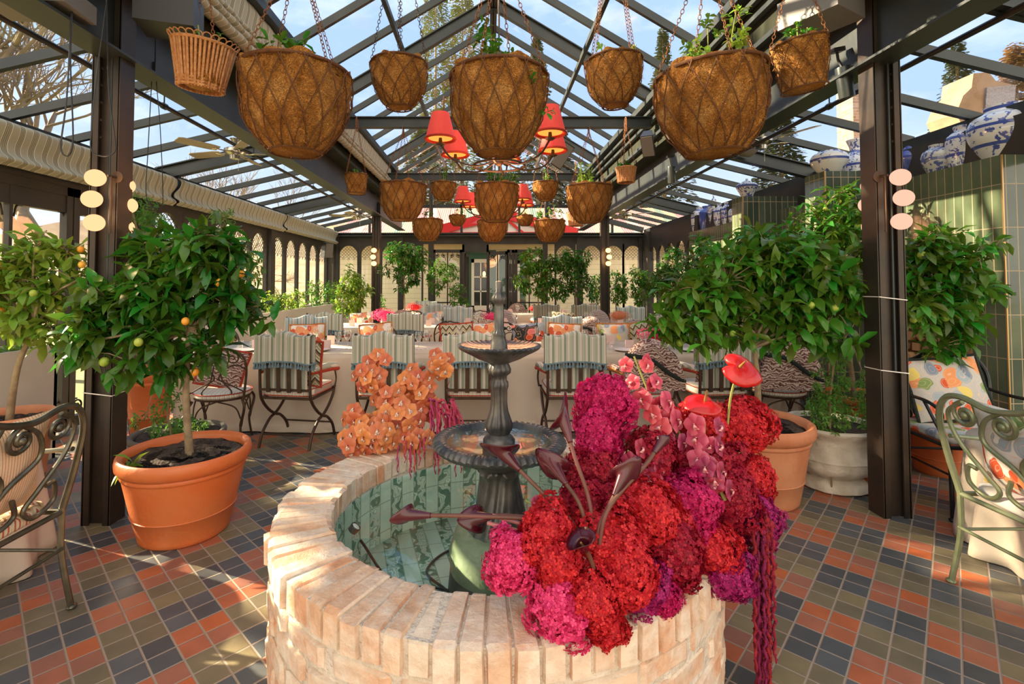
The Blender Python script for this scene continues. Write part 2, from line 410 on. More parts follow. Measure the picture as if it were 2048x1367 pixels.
china = [china_mat('blue_white_glaze', 20, thr=0.40), china_mat('blue_white_scene', 11, thr=0.36), china_mat('deep_blue_glaze', 10, thr=0.72, ground=(0.45,0.52,0.68)), china_mat('grey_blue_glaze', 16, (0.10,0.11,0.20), 0.46, (0.55,0.56,0.55)), china_mat('fine_blue_glaze', 18, thr=0.46)]
# ================================================================ SETTING
XC, NX = 0.08, 2.43
XL, XR, YB, YN = -4.18, 4.22, 13.3, -1.6      # side walls, back wall, near end of the glasshouse
ZE, ZB, ZR, ZF, ZT = 2.84, 2.88, 5.50, 4.08, 3.76   # eave, beam underside, ridge, rafter foot, tie beam

def floor_mat():
    k = NT('terracotta_olive_slate_tiles')
    s_ = k.sep(); a = 0.8108101; sz = 0.209283
    def lin(cx, cy, o): return k.math('DIVIDE', k.math('ADD', k.math('MULTIPLY_ADD', s_[0], cx, k.math('MULTIPLY', s_[1], cy)), -o), sz)
    u = lin(math.cos(a), math.sin(a), 0.394451); v = lin(math.sin(a), -math.cos(a), -2.834920)
    idx = k.math('FLOORED_MODULO', k.math('ADD', k.math('FLOOR', u), k.math('FLOOR', v)), 3.0)
    c = k.ramp(k.math('DIVIDE', k.math('ADD', idx, 0.5), 3.0), [(0,(0.37,0.120,0.062)),(0.3334,(0.180,0.150,0.088)),(0.6667,(0.082,0.090,0.096))], 'CONSTANT')
    u2 = k.math('MULTIPLY', u, 2.0); v2 = k.math('MULTIPLY', v, 2.0)
    cell = k.comb(k.math('FLOOR', u2), k.math('FLOOR', v2), 0.0)
    wn = k.n('TexWhiteNoise', {'Vector': cell}, noise_dimensions='3D').outputs[0]
    c = k.n('HueSaturation', {'Hue': 0.5, 'Saturation': k.math('MULTIPLY_ADD', wn, 0.25, 0.85), 'Value': k.math('MULTIPLY_ADD', wn, 0.45, 0.78), 'Color': c}).outputs[0]
    c = k.mix(0.35, c, k.ramp(k.noise(9, 5), [(0.3,(0.55,0.55,0.55)),(0.7,(1.25,1.2,1.15))]), 'MULTIPLY')
    du = k.math('PINGPONG', u2, 0.5); dv = k.math('PINGPONG', v2, 0.5)
    d = k.math('MINIMUM', du, dv)
    g = k.ramp(d, [(0.0,(1,1,1)),(0.028,(1,1,1)),(0.045,(0,0,0))])
    c = k.mix(g, c, (0.30,0.24,0.185,1))
    h = k.math('MULTIPLY_ADD', k.noise(30, 4), 0.25, k.ramp(d, [(0.0,(0,0,0)),(0.06,(1,1,1))]))
    rough = k.math('MULTIPLY_ADD', k.noise(14, 3), 0.3, 0.30)
    return k.pbr(c, k.math('MAXIMUM', rough, k.math('MULTIPLY', g, 0.85)), nrm=k.bump(h, 0.35, 0.006))
ST('floor', MB().box(XL-0.1, XR+0.1, -3, YB+0.1, -0.12, 0), floor_mat())

# ---- ground and distance outside
grass_m = mk('lawn', (0.22,0.24,0.07), (0.38,0.30,0.12), rough=0.95, scale=0.6, bump=0.4, bs=40)
gnd = MB().box(-90, 90, -30, 120, -0.5, -0.13)
o = ST('lawn_ground', gnd, grass_m)
hill_m = mk('dry_hillside', (0.34,0.22,0.12), (0.50,0.36,0.22), rough=0.95, scale=0.25, bump=0.5, bs=3)
h = MB(); rr = random.Random(3)
h.grid(lambda u, v: (-95 + 60*v + 8*math.sin(u*9), -20 + 150*u, (14 + 4*math.sin(u*7) + 3*math.sin(u*17))*(1-v)**1.3 - 0.3), 40, 8)
h.grid(lambda u, v: (-70 + 140*u, 118 - 50*v, (13 + 3*math.sin(u*8))*(1-v)**1.3 - 0.3), 40, 8)
ST('hillside', h, hill_m, smooth=True, ang=0)

# ---- steel posts (riveted H sections)
def h_post(x, y, z1, w=0.205, d=0.20):
    m = MB()
    m.box(x-w/2, x+w/2, y-0.008, y+0.008, 0, z1)
    for s in (-1, 1): m.box(x+s*w/2-0.008, x+s*w/2+0.008, y-d/2, y+d/2, 0, z1)
    return m
def post(x, y, z1, lab):
    t = T('steel_post', lab, 'post', (x, y, 0))
    w, d = 0.165, 0.125
    m = MB()
    # channel section with its web towards the viewer and flanges on both sides
    m.box(-w/2, w/2, -d/2+0.035, -d/2+0.047, 0, z1); m.box(-w/2, w/2, d/2-0.02, d/2-0.008, 0, z1)
    for s in (-1, 1):
        m.box(s*w/2-0.006, s*w/2+0.006, -d/2, d/2, 0, z1)
        m.box(s*(w/2-0.02)-0.02, s*(w/2-0.02)+0.02, -d/2, -d/2+0.010, 0, z1)
    for s in (-1, 1):
        for i in range(7): m.ell((s*(w/2-0.03), -d/2+0.034, z1-1.0+0.11*i), 0.013, n=8, m=5)
    P(t, 'post_shaft', m, steel_old, smooth=False)
    m = MB(); m.tube([(w/2-0.06, -d/2+0.02, 0.9), (w/2-0.06, -d/2+0.02, z1-0.1)], 0.008)
    P(t, 'conduit', m, steel)
    return t
post(-2.378, 3.075, ZB+0.5, 'steel post behind the large terracotta lime pot at left')
post(2.558, 3.165, ZB+0.5, 'steel post beside the weathered stone urn at right')
post(-2.37, 10.4, ZB+0.3, 'far left steel post with three lit globes beside the striped chairs')
post(2.48, 10.4, ZB+0.3, 'far right steel post with three lit globes')

# ---- ceiling: beams, rafters, glass
ceil = T('ceiling', None, None, kind='structure')
for s in (-1, 1):
    x = XC + s*NX
    ST('eave_beam', MB().ibeam((x, YN, (ZB+3.32)/2), (x, YB, (ZB+3.32)/2), 0.20, 3.32-ZB, 0.016), steel, ceil)
    m = MB().box(x-s*0.10-0.02, x-s*0.10+0.02, YN, YB, 3.32, ZF-0.02)
    m.box(min(x, x-s*0.24), max(x, x-s*0.24), YN, YB, 3.30, 3.345)
    ST('upstand', m, matt_dark, ceil)
    for zz in (3.52, 3.78, 3.93): ST('blind_rail', MB().bar((x-s*0.17, YN, zz), (x-s*0.17, YB, zz), 0.05, 0.045), steel, ceil) if s > 0 else None
    for yy in (ZF,):
        ST('gutter', MB().bar((x-s*0.18, YN, yy-0.02), (x-s*0.18, YB, yy-0.02), 0.16, 0.09), steel, ceil)
trusses = (-0.75, 3.1, 6.95, 10.55)
for i, y in enumerate(trusses):
    for s in (-1, 1):
        ST('truss_rafter', MB().ibeam((XC+s*2.33, y, ZF), (XC, y, ZR), 0.09, 0.17, 0.014), steel, ceil)
    if y > 0: ST('tie_beam', MB().ibeam((XC-2.25, y, ZT), (XC+2.25, y, ZT), 0.10, 0.155, 0.014), steel, ceil)
y = YN; k_ = 0
ys = []
for a, b in zip((YN,)+trusses, trusses+(YB,)):
    n = max(1, round((b-a)/0.74))
    ys += [a+(b-a)*i/n for i in range(1, n)]
for y in ys:
    for s in (-1, 1):
        ST('rafter', MB().bar((XC+s*2.33, y, ZF+0.03), (XC, y, ZR+0.03), 0.045, 0.085), steel, ceil)
ST('ridge_beam', MB().ibeam((XC, YN, ZR+0.01), (XC, YB, ZR+0.01), 0.10, 0.20, 0.012), steel, ceil)
for s in (-1, 1):
    zz = ZF + (ZR-ZF)*(2.33-1.25)/2.33 - 0.09
    ST('purlin', MB().bar((XC+s*1.25, YN, zz), (XC+s*1.25, YB, zz), 0.05, 0.07), steel, ceil)
    # glass, 8 mm thick
    a = Vector((XC+s*2.4, 0, ZF+0.03)); b = Vector((XC, 0, ZR+0.08))
    m = MB().add([(a.x,YN,a.z),(b.x,YN,b.z),(b.x,YB,b.z),(a.x,YB,a.z)], [(0,1,2,3)])
    ST('roof_glass', m, glassy, ceil)
    # aisle roof
    xo = XL-0.12 if s < 0 else XR+0.12; xi = XC+s*(NX-0.02)
    zo, zi = ZE+0.10, 3.40
    bt = [YN, -0.55, 2.9, 6.35, 9.8, YB]
    for q in bt[1:-1]:
        ST('aisle_beam', MB().ibeam((xo, q, zo-0.06), (xi, q, zi-0.06), 0.10, 0.17, 0.014), steel, ceil)
    for q0, q1 in zip(bt[:-1], bt[1:]):
        n = max(1, round((q1-q0)/0.69))
        for i in range(1, n):
            q = q0+(q1-q0)*i/n
            ST('aisle_rafter', MB().bar((xo, q, zo-0.02), (xi, q, zi-0.02), 0.045, 0.075), steel, ceil)
    ST('aisle_glass', MB().add([(xo,YN,zo+0.03),(xi,YN,zi+0.03),(xi,YB,zi+0.03),(xo,YB,zo+0.03)], [(0,1,2,3)]), glassy, ceil)
    ST('wall_plate', MB().bar((xo*0.995, YN, ZE+0.0), (xo*0.995, YB, ZE+0.0), 0.16, 0.14), steel, ceil)
# upper nave glazing between upstand and rafters is the upstand itself; rail pipes under the aisle glass
for s in (-1, 1):
    t = T('sprinkler_pipe', ('brown pipe hung below the left aisle roof glass' if s < 0 else 'painted pipe hung below the right aisle roof glass'), 'pipe', (XC+s*3.02, 0, 3.07))
    P(t, 'pipe', MB().tube([(0, YN, 0), (0, YB-0.1, 0)], 0.021, 10), steel_old)
    for q in (1.6, 2.55, 4.4, 6.1, 8.2, 10.3):
        m = MB().tube([(0, q, 0.0), (0, q, 0.15)], 0.006, 6); m.tube([(0, q-0.02, 0), (0, q+0.02, 0)], 0.03, 10)
        P(t, 'hanger', m, steel)

# ---- windows with arches and lattice
def arch_window(w, h, lattice=True, fr=0.045, latt_h=0.34, d=0.06):
    """frame with pointed-round head, in local x (width) z (height)"""
    m = MB(); n = 12; r = w/2 - fr; zc = h - r - fr
    # jambs
    for s in (-1, 1): m.box(s*w/2 - (fr if s > 0 else 0), s*w/2 + (fr if s < 0 else 0), -d/2, d/2, 0, h)
    m.box(-w/2, w/2, -d/2, d/2, 0, 0.05)
    # spandrel
    for i in range(n):
        a0 = PI*i/n; a1 = PI*(i+1)/n
        x0, z0 = r*math.cos(a0), zc+r*math.sin(a0); x1, z1 = r*math.cos(a1), zc+r*math.sin(a1)
        m.add([(x0,-d/2,z0),(x1,-d/2,z1),(x1,-d/2,h),(x0,-d/2,h),(x0,d/2,z0),(x1,d/2,z1),(x1,d/2,h),(x0,d/2,h)],
              [(0,1,2,3),(7,6,5,4),(0,4,5,1),(3,2,6,7),(1,5,6,2),(0,3,7,4)])
    g = MB().box(-w/2+fr, w/2-fr, -0.004, 0.004, 0.05, h-fr)
    l = MB()
    zb = h - latt_h - fr
    for k in range(-6, 9):
        for sg in (-1, 1):
            # diagonal wires clipped to the head
            pts = []
            for q in range(21):
                z = zb + (h-zb)*q/20; x = sg*(z - zb) + (k-1)*0.085*1.0 - (0.0)
                lim = r if z < zc else math.sqrt(max(0, r*r-(z-zc)**2))
                if abs(x) <= lim and z <= zc + r: pts.append((x, 0.0, z))
            if len(pts) > 2: l.tube([pts[0], pts[-1]], 0.0045, 5)
    for k in range(3):
        x = -r*0.6 + k*r*0.6
        l.tube([(x + q[0], 0, zb - 0.02 + q[1]) for q in spiral((0, 0), 0.035, 0.012, 0, 1.2, 12)], 0.0045, 5)
    return m, g, l
win_n = [0]
def window(mfg, loc, rz):
    win_n[0] += 1
    t = T('window_%d' % win_n[0], None, None, loc, rz, kind='structure')
    P(t, 'window_frame', mfg[0], timber, smooth=False); P(t, 'pane', mfg[1], glassy, smooth=False)
    if mfg[2] is not None and mfg[2].v: P(t, 'lattice', mfg[2], iron_black)
    return t
# left wall
wl = T('wall_left', None, None, kind='structure')
ST('wall_header', MB().box(XL-0.05, XL+0.03, YN, YB, 2.42, 2.80), timber, wl)
for q in (-0.9, 2.45, 5.9, 9.3, 12.75): ST('wall_post', MB().box(XL-0.06, XL+0.10, q-0.09, q+0.09, 0, 2.80), timber, wl)
ST('wall_header', MB().box(XL-0.045, XL+0.025, 2.5, 5.85, 2.16, 2.42), timber, wl)
ST('wall_sill', MB().box(XL-0.05, XL+0.04, 6.0, YB, 0.0, 0.55), timber, wl)

wsz = 0.65
win = arch_window(wsz, 1.88)
for a, b in ((9.39, 12.66), (5.99, 9.21)):
    for i in range(5):
        window(win, (XL, a + wsz/2 + i*(b-a)/5, 0.54), PI/2)
window(arch_window(0.5, 1.88), (XL, 13.05, 0.54), PI/2)
# near left: french windows with scroll brackets
def scroll_window(w, h, rail=0.42, fr=0.07, scr=0.16, doors=2, th=0.07):
    m = MB()
    for s in (-1, 1): m.box(s*w/2 - (fr if s > 0 else 0), s*w/2 + (fr if s < 0 else 0), -th/2, th/2, 0, h)
    m.box(-w/2, w/2, -th/2, th/2, h-fr*1.2, h); m.box(-w/2, w/2, -th/2, th/2, 0, fr*1.5); m.box(-w/2, w/2, -th*0.4, th*0.4, rail*h, rail*h+0.035)
    m.box(-0.016, 0.016, -th*0.4, th*0.4, 0, h)
    g = MB().box(-w/2+fr, w/2-fr, -0.004, 0.004, fr, h-fr)
    l = MB()
    for s in (-1, 1):
        for e_ in (-1, 1):
            cx = s*w/4; xe = cx + e_*(w/4-0.05)
            for (zz, sg) in ((h-fr*1.2, -1), (rail*h, -1), (fr*1.5, 1)):
                c = (xe - e_*scr*0.5, zz + sg*scr*0.6)
                l.tube([(q[0], 0, q[1]) for q in spiral(c, scr*0.42, scr*0.10, (PI/2 if sg < 0 else -PI/2), 1.4*(e_*-sg), 24)], 0.009, 6)
                l.tube(sp([(xe, 0, zz + sg*scr*1.7), (xe - e_*scr*0.15, 0, zz + sg*scr*1.1), (c[0], 0, zz + sg*scr*1.02)], 5), 0.009, 6)
                l.ell((c[0], 0, c[1]), 0.02, n=8, m=6)
    return m, g, l
for q, w in ((3.05, 1.1), (4.25, 1.25), (5.36, 0.94), (0.9, 1.5), (-0.1, 1.2)):
    window(scroll_window(w, 2.38, rail=0.46), (XL, q, 0.03), PI/2)
# back wall
wb_ = T('wall_back', None, None, kind='structure')
zbb = 2.74
ST('back_beam', MB().ibeam((XL, YB, zbb+0.03), (XR, YB, zbb+0.03), 0.22, 0.10, 0.03), steel, wb_)
ST('back_fascia', MB().box(XL, XR, YB+0.02, YB+0.08, 2.52, 2.74), timber, wb_)
for x in (XL+0.06, -2.37, -1.55, 1.55, 2.48, XR-0.06): ST('back_post', MB().box(x-0.07, x+0.07, YB-0.03, YB+0.10, 0, 2.74), timber, wb_)
for x in (-1.55, 0.08, 1.6):
    ztop = ZR - abs(x-XC)*(ZR-ZF)/2.33
    ST('gable_mullion', MB().box(x-0.05, x+0.05, YB-0.05, YB+0.05, 2.78, ztop), steel, wb_)
for x in (-0.72, 0.85):
    ST('gable_mullion', MB().box(x-0.03, x+0.03, YB-0.03, YB+0.03, 2.78, 3.76), steel, wb_)
ST('gable_tie', MB().bar((XC-2.3, YB, 3.55), (XC+2.3, YB, 3.55), 0.06, 0.09), steel, wb_)
ST('gable_glass', MB().add([(XC-2.4,YB,2.8),(XC+2.4,YB,2.8),(XC+2.4,YB,ZF),(XC,YB,ZR),(XC-2.4,YB,ZF)], [(0,1,2,3,4)]), glassy, wb_)
for s in (-1, 1):
    xo = XL if s < 0 else XR
    ST('aisle_gable_glass', MB().add([(xo,YB,2.8),(XC+s*2.4,YB,2.8),(XC+s*2.4,YB,3.4),(xo,YB,2.94)], [(0,1,2,3)]), glassy, wb_)
    ST('gable_edge', MB().bar((xo, YB, 2.9), (XC+s*2.4, YB, 3.36), 0.08, 0.14), steel, wb_)
    ST('gable_mullion', MB().box(XC+s*3.3-0.03, XC+s*3.3+0.03, YB-0.03, YB+0.03, 2.78, 3.14), steel, wb_)
ST('back_sill', MB().box(XL, -1.55, YB, YB+0.08, 0.0, 0.62), timber, wb_)
ST('back_sill', MB().box(1.55, XR, YB, YB+0.08, 0.0, 0.62), timber, wb_)
bw = arch_window(0.575, 1.92)
for x in (-3.82, -3.23, -2.66, -2.07): window(bw, (x+0.02, YB+0.04, 0.60), 0)
for x in (2.1, 2.82, 3.42, 3.95):      window(bw, (x, YB+0.04, 0.60), 0)
for x, w in ((-1.1, 0.8), (1.12, 0.78), (0.62, 0.2)):
    window(scroll_window(w, 2.35, rail=0.38, scr=0.13), (x, YB+0.04, 0.02), 0)
# glazed door pair standing open in the middle
dm = MB(); w, h = 0.92, 2.35
window(scroll_window(0.56, 2.30, rail=0.40, scr=0.12), (0.26, YB+0.04, 0.02), 0)
ST('door_jamb', MB().box(-0.70, -0.64, YB-0.05, YB+0.12, 0, 2.5).box(-0.04, 0.02, YB-0.05, YB+0.12, 0, 2.5).box(-0.7, 0.02, YB-0.05, YB+0.12, 2.30, 2.52), timber, wb_)
ST('threshold', MB().box(-0.7, 0.02, YB-0.05, YB+0.12, 0, 0.03), timber, wb_)
# door leaf swung out, seen edge on
dl = T('door_2', None, None, (-0.64, YB+0.12, 0.02), PI/2-0.1, kind='structure')
q = scroll_window(0.64, 2.26, rail=0.36, scr=0.11)
for nm, mm, mt in (('door_frame', q[0], timber), ('pane', q[1], glassy), ('lattice', q[2], iron_black)): P(dl, nm, mm, mt, smooth=(nm=='lattice'), loc=(0.32, 0, 0))

# ---- right wall: tiled piers, ledge, wood store, windows beyond
def tile_mat(name, a, b, grout=(0.40,0.30,0.19), axis=1, bw=0.078, rh=0.335):
    k = NT(name); s_ = k.sep()
    v = k.comb(s_[axis], k.math('ADD', s_[2], 0.115), 0.0)
    br = k.n('TexBrick', {'Vector': v, 'Color1': (*a,1), 'Color2': (*b,1), 'Mortar': (*grout,1), 'Scale': 1.0, 'Mortar Size': 0.0035, 'Mortar Smooth': 0.1, 'Bias': 0.0, 'Brick Width': bw, 'Row Height': rh}, offset=0.0, squash=1.0)
    c = k.mix(0.3, br.outputs[0], k.ramp(k.noise(6, 4), [(0.3,(0.45,0.5,0.45)),(0.7,(1.3,1.3,1.2))]), 'MULTIPLY')
    hgt = k.math('MULTIPLY_ADD', k.noise(9, 2), 0.6, k.math('SUBTRACT', 1.0, br.outputs[1]))
    return k.pbr(c, k.math('MULTIPLY_ADD', br.outputs[1], 0.5, 0.13), nrm=k.bump(hgt, 0.25, 0.01), coat=0.2)
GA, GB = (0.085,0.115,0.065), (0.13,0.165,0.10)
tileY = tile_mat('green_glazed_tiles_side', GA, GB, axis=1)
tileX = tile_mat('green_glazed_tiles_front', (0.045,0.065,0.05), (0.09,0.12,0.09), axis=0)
wr_ = T('wall_right', None, None, kind='structure')
TX, TZ = 3.95, 2.455
def tiled(name, x0, x1, y0, y1, z0, z1):
    m = MB().box(x0, x1, y0, y1, z0, z1)
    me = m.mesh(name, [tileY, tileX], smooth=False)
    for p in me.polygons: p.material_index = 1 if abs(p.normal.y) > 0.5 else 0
    o = bpy.data.objects.new(name, me); COL.objects.link(o); o.parent = wr_
    return o
NY0, NY1, NZ0, NZ1 = 4.02, 5.0, 0.40, 1.30         # wood store opening beside the corner
tiled('tile_face', TX, 5.6, 3.74, NY0, 0, TZ); tiled('tile_face', TX, 5.6, NY0, NY1, NZ1, TZ); tiled('tile_face', TX, 5.6, NY0, NY1, 0, NZ0)
tiled('tile_face', TX+0.42, 5.6, NY0, NY1, NZ0, NZ1)
tiled('tile_face', TX, 5.6, NY1, 5.06, 0, TZ)
tiled('tile_pier', 3.50, 4.6, 5.06, 5.38, 0, 2.63)
N2Y0, N2Y1 = 5.45, 6.45
tiled('tile_face', TX, 4.6, 5.38, 6.6, NZ1-0.1, TZ); tiled('tile_face', TX, 4.6, 5.38, 6.6, 0, 0.75); tiled('tile_face', TX+0.42, 4.6, 5.38, 6.6, 0.75, NZ1-0.1)
tiled('tile_pier', 3.45, 4.6, 6.6, 6.9, 0, 2.64)
tiled('tile_face', TX, 4.6, 6.9, 9.6, 0, TZ)
brass_trim = mk('brass_trim', (0.55,0.36,0.16), rough=0.35, metal=0.7)
for (x, y, z) in ((TX, 3.74, TZ), (3.50, 5.06, 2.63), (3.45, 6.6, 2.64), (TX, NY0, NZ1)):
    ST('corner_trim', MB().box(x-0.006, x+0.004, y-0.006, y+0.004, 0, z), brass_trim, wr_)
ST('wall_header', MB().box(XR-0.03, XR+0.05, YN, YB, 2.42, 2.80), timber, wr_)
ST('dark_backing', MB().box(4.55, 4.62, 3.8, 9.6, 2.2, 2.80), timber, wr_)
for q in (9.7, 12.75): ST('wall_post', MB().box(XR-0.10, XR+0.06, q-0.09, q+0.09, 0, 2.80), timber, wr_)
ST('wall_sill', MB().box(XR-0.04, XR+0.05, 9.6, YB, 0.0, 0.6), timber, wr_)
for i in range(5): window(arch_window(0.585, 1.86), (XR, 9.79+0.29+i*0.592, 0.58), PI/2)
window(arch_window(0.45, 1.86), (XR, 13.06, 0.58), PI/2)
# firewood
log_end = NT('split_firewood')
_r = log_end.n('TexWave', {'Scale': 14.0, 'Distortion': 3.0}, wave_type='RINGS').outputs[1]
_g = log_end.n('ObjectInfo').outputs['Random']
log_end = log_end.pbr(log_end.n('HueSaturation', {'Value': log_end.math('MULTIPLY_ADD', _g, 0.6, 0.7), 'Color': log_end.mix(_r, (0.50,0.26,0.11,1), (0.68,0.42,0.22,1))}).outputs[0], 0.85)
lg = []
for kind in range(5):
    r = 0.052; n = [7, 5, 8, 4, 6][kind]; rr = random.Random(kind)
    pts = [(r*(0.82+0.3*rr.random())*math.cos(2*PI*i/n+kind), r*(0.82+0.3*rr.random())*math.sin(2*PI*i/n+kind)) for i in range(n)]
    m = MB().slab(pts, 0.34, lambda u, v, w: (w, u, v))
    lg.append(m.mesh('firewood_log', log_end, smooth=False))
ORD = ['first','second','third','fourth','fifth','sixth','seventh','eighth','ninth','tenth','eleventh','twelfth','thirteenth']
def stack(y0, y1, z0, z1, x, g, lab):
    row = 0; z = z0+0.05
    while z < z1-0.03:
        y = y0+0.05+(0.05 if row % 2 else 0); n_ = 0
        while y < y1-0.04:
            o = bpy.data.objects.new('firewood_log', lg[rnd.randrange(5)]); COL.objects.link(o)
            o.location = (x + rnd.uniform(-0.02, 0.03), y, z); o.rotation_euler = (rnd.uniform(0, 6.28), 0, 0)
            tag(o, lab % (ORD[row], ORD[n_]), 'firewood', g); y += 0.112; n_ += 1
        z += 0.104; row += 1
stack(NY0+0.01, NY1, NZ0, NZ1-0.02, TX+0.05, 'firewood in the tiled wood store', 'split firewood log in the corner wood store, %s row up, %s from the corner')
stack(5.40, 6.55, 0.75, NZ1-0.12, TX+0.05, 'firewood in the second wood store', 'split firewood log in the recess behind the post, %s row up, %s from the pier')

# ---- planters along the glass
def planter(y0, y1, x1, z, lab, x0=None, rot=None):
    x0 = XL+0.12 if x0 is None else x0
    t = T('planter', lab, 'planter', ((x0+x1)/2, (y0+y1)/2, 0))
    w, l = (x1-x0)/2, (y1-y0)/2; m = MB()
    m.box(-w, -w+0.03, -l, l, 0, z); m.box(w-0.03, w, -l, l, 0, z); m.box(-w, w, -l, -l+0.03, 0, z); m.box(-w, w, l-0.03, l, 0, z)
    P(t, 'planter_body', m, planter_m, smooth=False)
    P(t, 'soil', MB().grid(lambda u, v: (-w+0.02+(2*w-0.04)*u, -l+0.02+(2*l-0.04)*v, z-0.05+0.02*math.sin(u*20)*math.sin(v*50)), 4, 30), soil_m)
    return t
planter(3.42, 4.18, -3.65, 0.94, 'pale planter trough along the near left windows behind the scroll chair')
planter(6.2, 13.0, -3.65, 0.97, 'long pale planter trough under the far left arched windows')
planter(12.75, 13.2, -1.6, 0.62, 'low dark planter against the back windows at left', x0=-3.5)
planter(12.75, 13.2, 4.0, 0.62, 'low dark planter against the back windows at right', x0=1.7)

# ---- fabric valances
def valance(x, y0, y1, zt, drop, lab, s=1, group=None, prof=None):
    prof = prof or [(0.0, 0), (0.035, -0.03), (0.02, -0.10), (-0.012, -0.19), (0.0, -0.26), (0.05, -0.30), (0.06, -0.325), (0.02, -0.345), (0.0, -0.36)]
    ps = sp([(a, 0, b) for a, b in prof], 3)
    L_ = y1-y0; m = MB()
    def fn(u, v):
        i = min(int(v*(len(ps)-1)), len(ps)-2); q = ps[i].lerp(ps[i+1], v*(len(ps)-1)-i)
        yy = L_*u
        # the stripes lean where the cloth rolls
        return (s*q.x + 0.006*math.sin(yy*21+q.z*8), yy - 0.05*math.sin(q.z*17), q.z*drop/0.36)
    m.grid(fn, max(12, int(L_*14)), len(ps)-1)
    o = S('fabric_valance', m, awning_m, lab, 'valance', (x, y0, zt), 0, group, ang=0)
    md = o.modifiers.new('thickness', 'SOLIDIFY'); md.thickness = 0.006
    return o
valance(XL+0.12, 1.0, 6.28, 2.83, 0.37, 'nearest striped fabric valance above the left windows')
valance(XL+0.12, 6.36, 9.72, 2.83, 0.35, 'middle striped fabric valance above the left windows')
valance(XL+0.12, 9.80, 13.1, 2.84, 0.34, 'farthest striped fabric valance above the left windows')
nv = [(0,0),(0.02,-0.06),(0.0,-0.16),(-0.01,-0.22),(0.02,-0.26),(0.07,-0.275),(0.08,-0.30),(0.03,-0.31),(0.03,-0.325),(0.09,-0.34),(0.10,-0.37),(0.04,-0.385),(0.04,-0.40),(0.10,-0.42),(0.10,-0.45),(0.03,-0.47)]
o = valance(XC-NX+0.17, 1.4, 10.75, 4.02, 0.40, 'pale striped folded roman blind running along the left side of the central roof', prof=nv)
# ================================================================ BRICK FOUNTAIN
FX, FY, RO, RI, ZRIM = 0.03, 2.24, 0.935, 0.70, 0.52
def cbox(b=0.12):
    """chamfered unit box: 24 corners"""
    import itertools
    pts = []
    for sx, sy, sz in itertools.product((-1, 1), repeat=3):
        pts += [(sx, sy*(1-b), sz*(1-b)), (sx*(1-b), sy, sz*(1-b)), (sx*(1-b), sy*(1-b), sz)]
    ix = {p: i for i, p in enumerate(pts)}
    I = lambda ax, s: {tuple(s): 8}
    f = []
    def vid(c, a): return c*3+a
    C = lambda sx, sy, sz: (sx > 0)*4 + (sy > 0)*2 + (sz > 0)
    def q(l): f.append(tuple(l))
    for a in range(3):
        o1, o2 = (a+1) % 3, (a+2) % 3
        for s in (-1, 1):
            r = []
            for p1, p2 in ((-1,-1),(1,-1),(1,1),(-1,1)):
                c = [0,0,0]; c[a] = s; c[o1] = p1; c[o2] = p2; r.append(vid(C(*c), a))
            q(r if s > 0 else r[::-1])
    for a in range(3):              # edges parallel to axis a
        o1, o2 = (a+1) % 3, (a+2) % 3
        for p1 in (-1, 1):
            for p2 in (-1, 1):
                c0 = [0,0,0]; c1 = [0,0,0]; c0[a] = -1; c1[a] = 1
                for c in (c0, c1): c[o1] = p1; c[o2] = p2
                r = [vid(C(*c0), o1), vid(C(*c1), o1), vid(C(*c1), o2), vid(C(*c0), o2)]
                q(r if p1*p2 < 0 else r[::-1])
    for sx in (-1, 1):
        for sy in (-1, 1):
            for sz in (-1, 1):
                c = C(sx, sy, sz); r = [c*3, c*3+1, c*3+2]
                q(r if sx*sy*sz > 0 else r[::-1])
    return pts, f
CB = cbox(0.16)
def polar_brick(m, a0, a1, r0, r1, z0, z1, rr, j=0.004, seg=1):
    vs = []
    for (u, v, w) in CB[0]:
        a = (a0+a1)/2 + u*(a1-a0)/2; r = (r0+r1)/2 + v*(r1-r0)/2; z = (z0+z1)/2 + w*(z1-z0)/2
        r += rr.uniform(-j, j); z += rr.uniform(-j, j); a += rr.uniform(-j, j)*0.8
        if seg: r /= math.cos(abs(u)*0) if False else 1
        vs.append((r*math.cos(a), r*math.sin(a), z))
    m.add(vs, CB[1])
def brick_mat(name, pal):
    k = NT(name); g = k.n('NewGeometry').outputs['Random Per Island']
    c = k.ramp(g, pal)
    c = k.mix(k.ramp(k.noise(7, 5, rough=0.7), [(0.42,(0,0,0)),(0.66,(1,1,1))]), c, (0.80,0.70,0.56,1))
    c = k.mix(0.35, c, k.ramp(k.noise(22, 5), [(0.3,(0.6,0.5,0.42)),(0.6,(1.1,1.1,1.1))]), 'MULTIPLY')
    h = k.math('MULTIPLY_ADD', k.noise(60, 5, rough=0.7), 0.4, k.noise(14, 4))
    return k.pbr(c, 0.88, nrm=k.bump(h, 0.8, 0.015), spec=0.25)
brick_m = brick_mat('lime_washed_brick', [(0,(0.66,0.30,0.15)),(0.2,(0.76,0.56,0.38)),(0.4,(0.70,0.38,0.21)),(0.6,(0.80,0.66,0.50)),(0.8,(0.68,0.42,0.26)),(1,(0.74,0.48,0.32))])
mortar_m = mk('lime_mortar', (0.60,0.52,0.41), (0.74,0.66,0.54), rough=0.95, scale=12, bump=0.9, bs=50, bd=0.02)
basin = T('fountain_basin', 'round pale brick fountain basin in the middle of the tiled floor', 'fountain basin', (FX, FY, 0))
rr = random.Random(5)
m = MB(); N = 80
for i in range(N):
    a = 2*PI*i/N; da = 2*PI/N
    hw = da/2 - 0.0042 + rr.uniform(-0.003, 0.002)
    polar_brick(m, a-hw, a+hw, RI + rr.uniform(-0.008, 0.004), RO + rr.uniform(-0.012, 0.012), 0.415, ZRIM + rr.uniform(-0.006, 0.006), rr, 0.0035)
P(basin, 'coping', m, brick_m, ang=20, label='radial course of pale coping bricks')
m = MB(); z = 0.0; c = 0
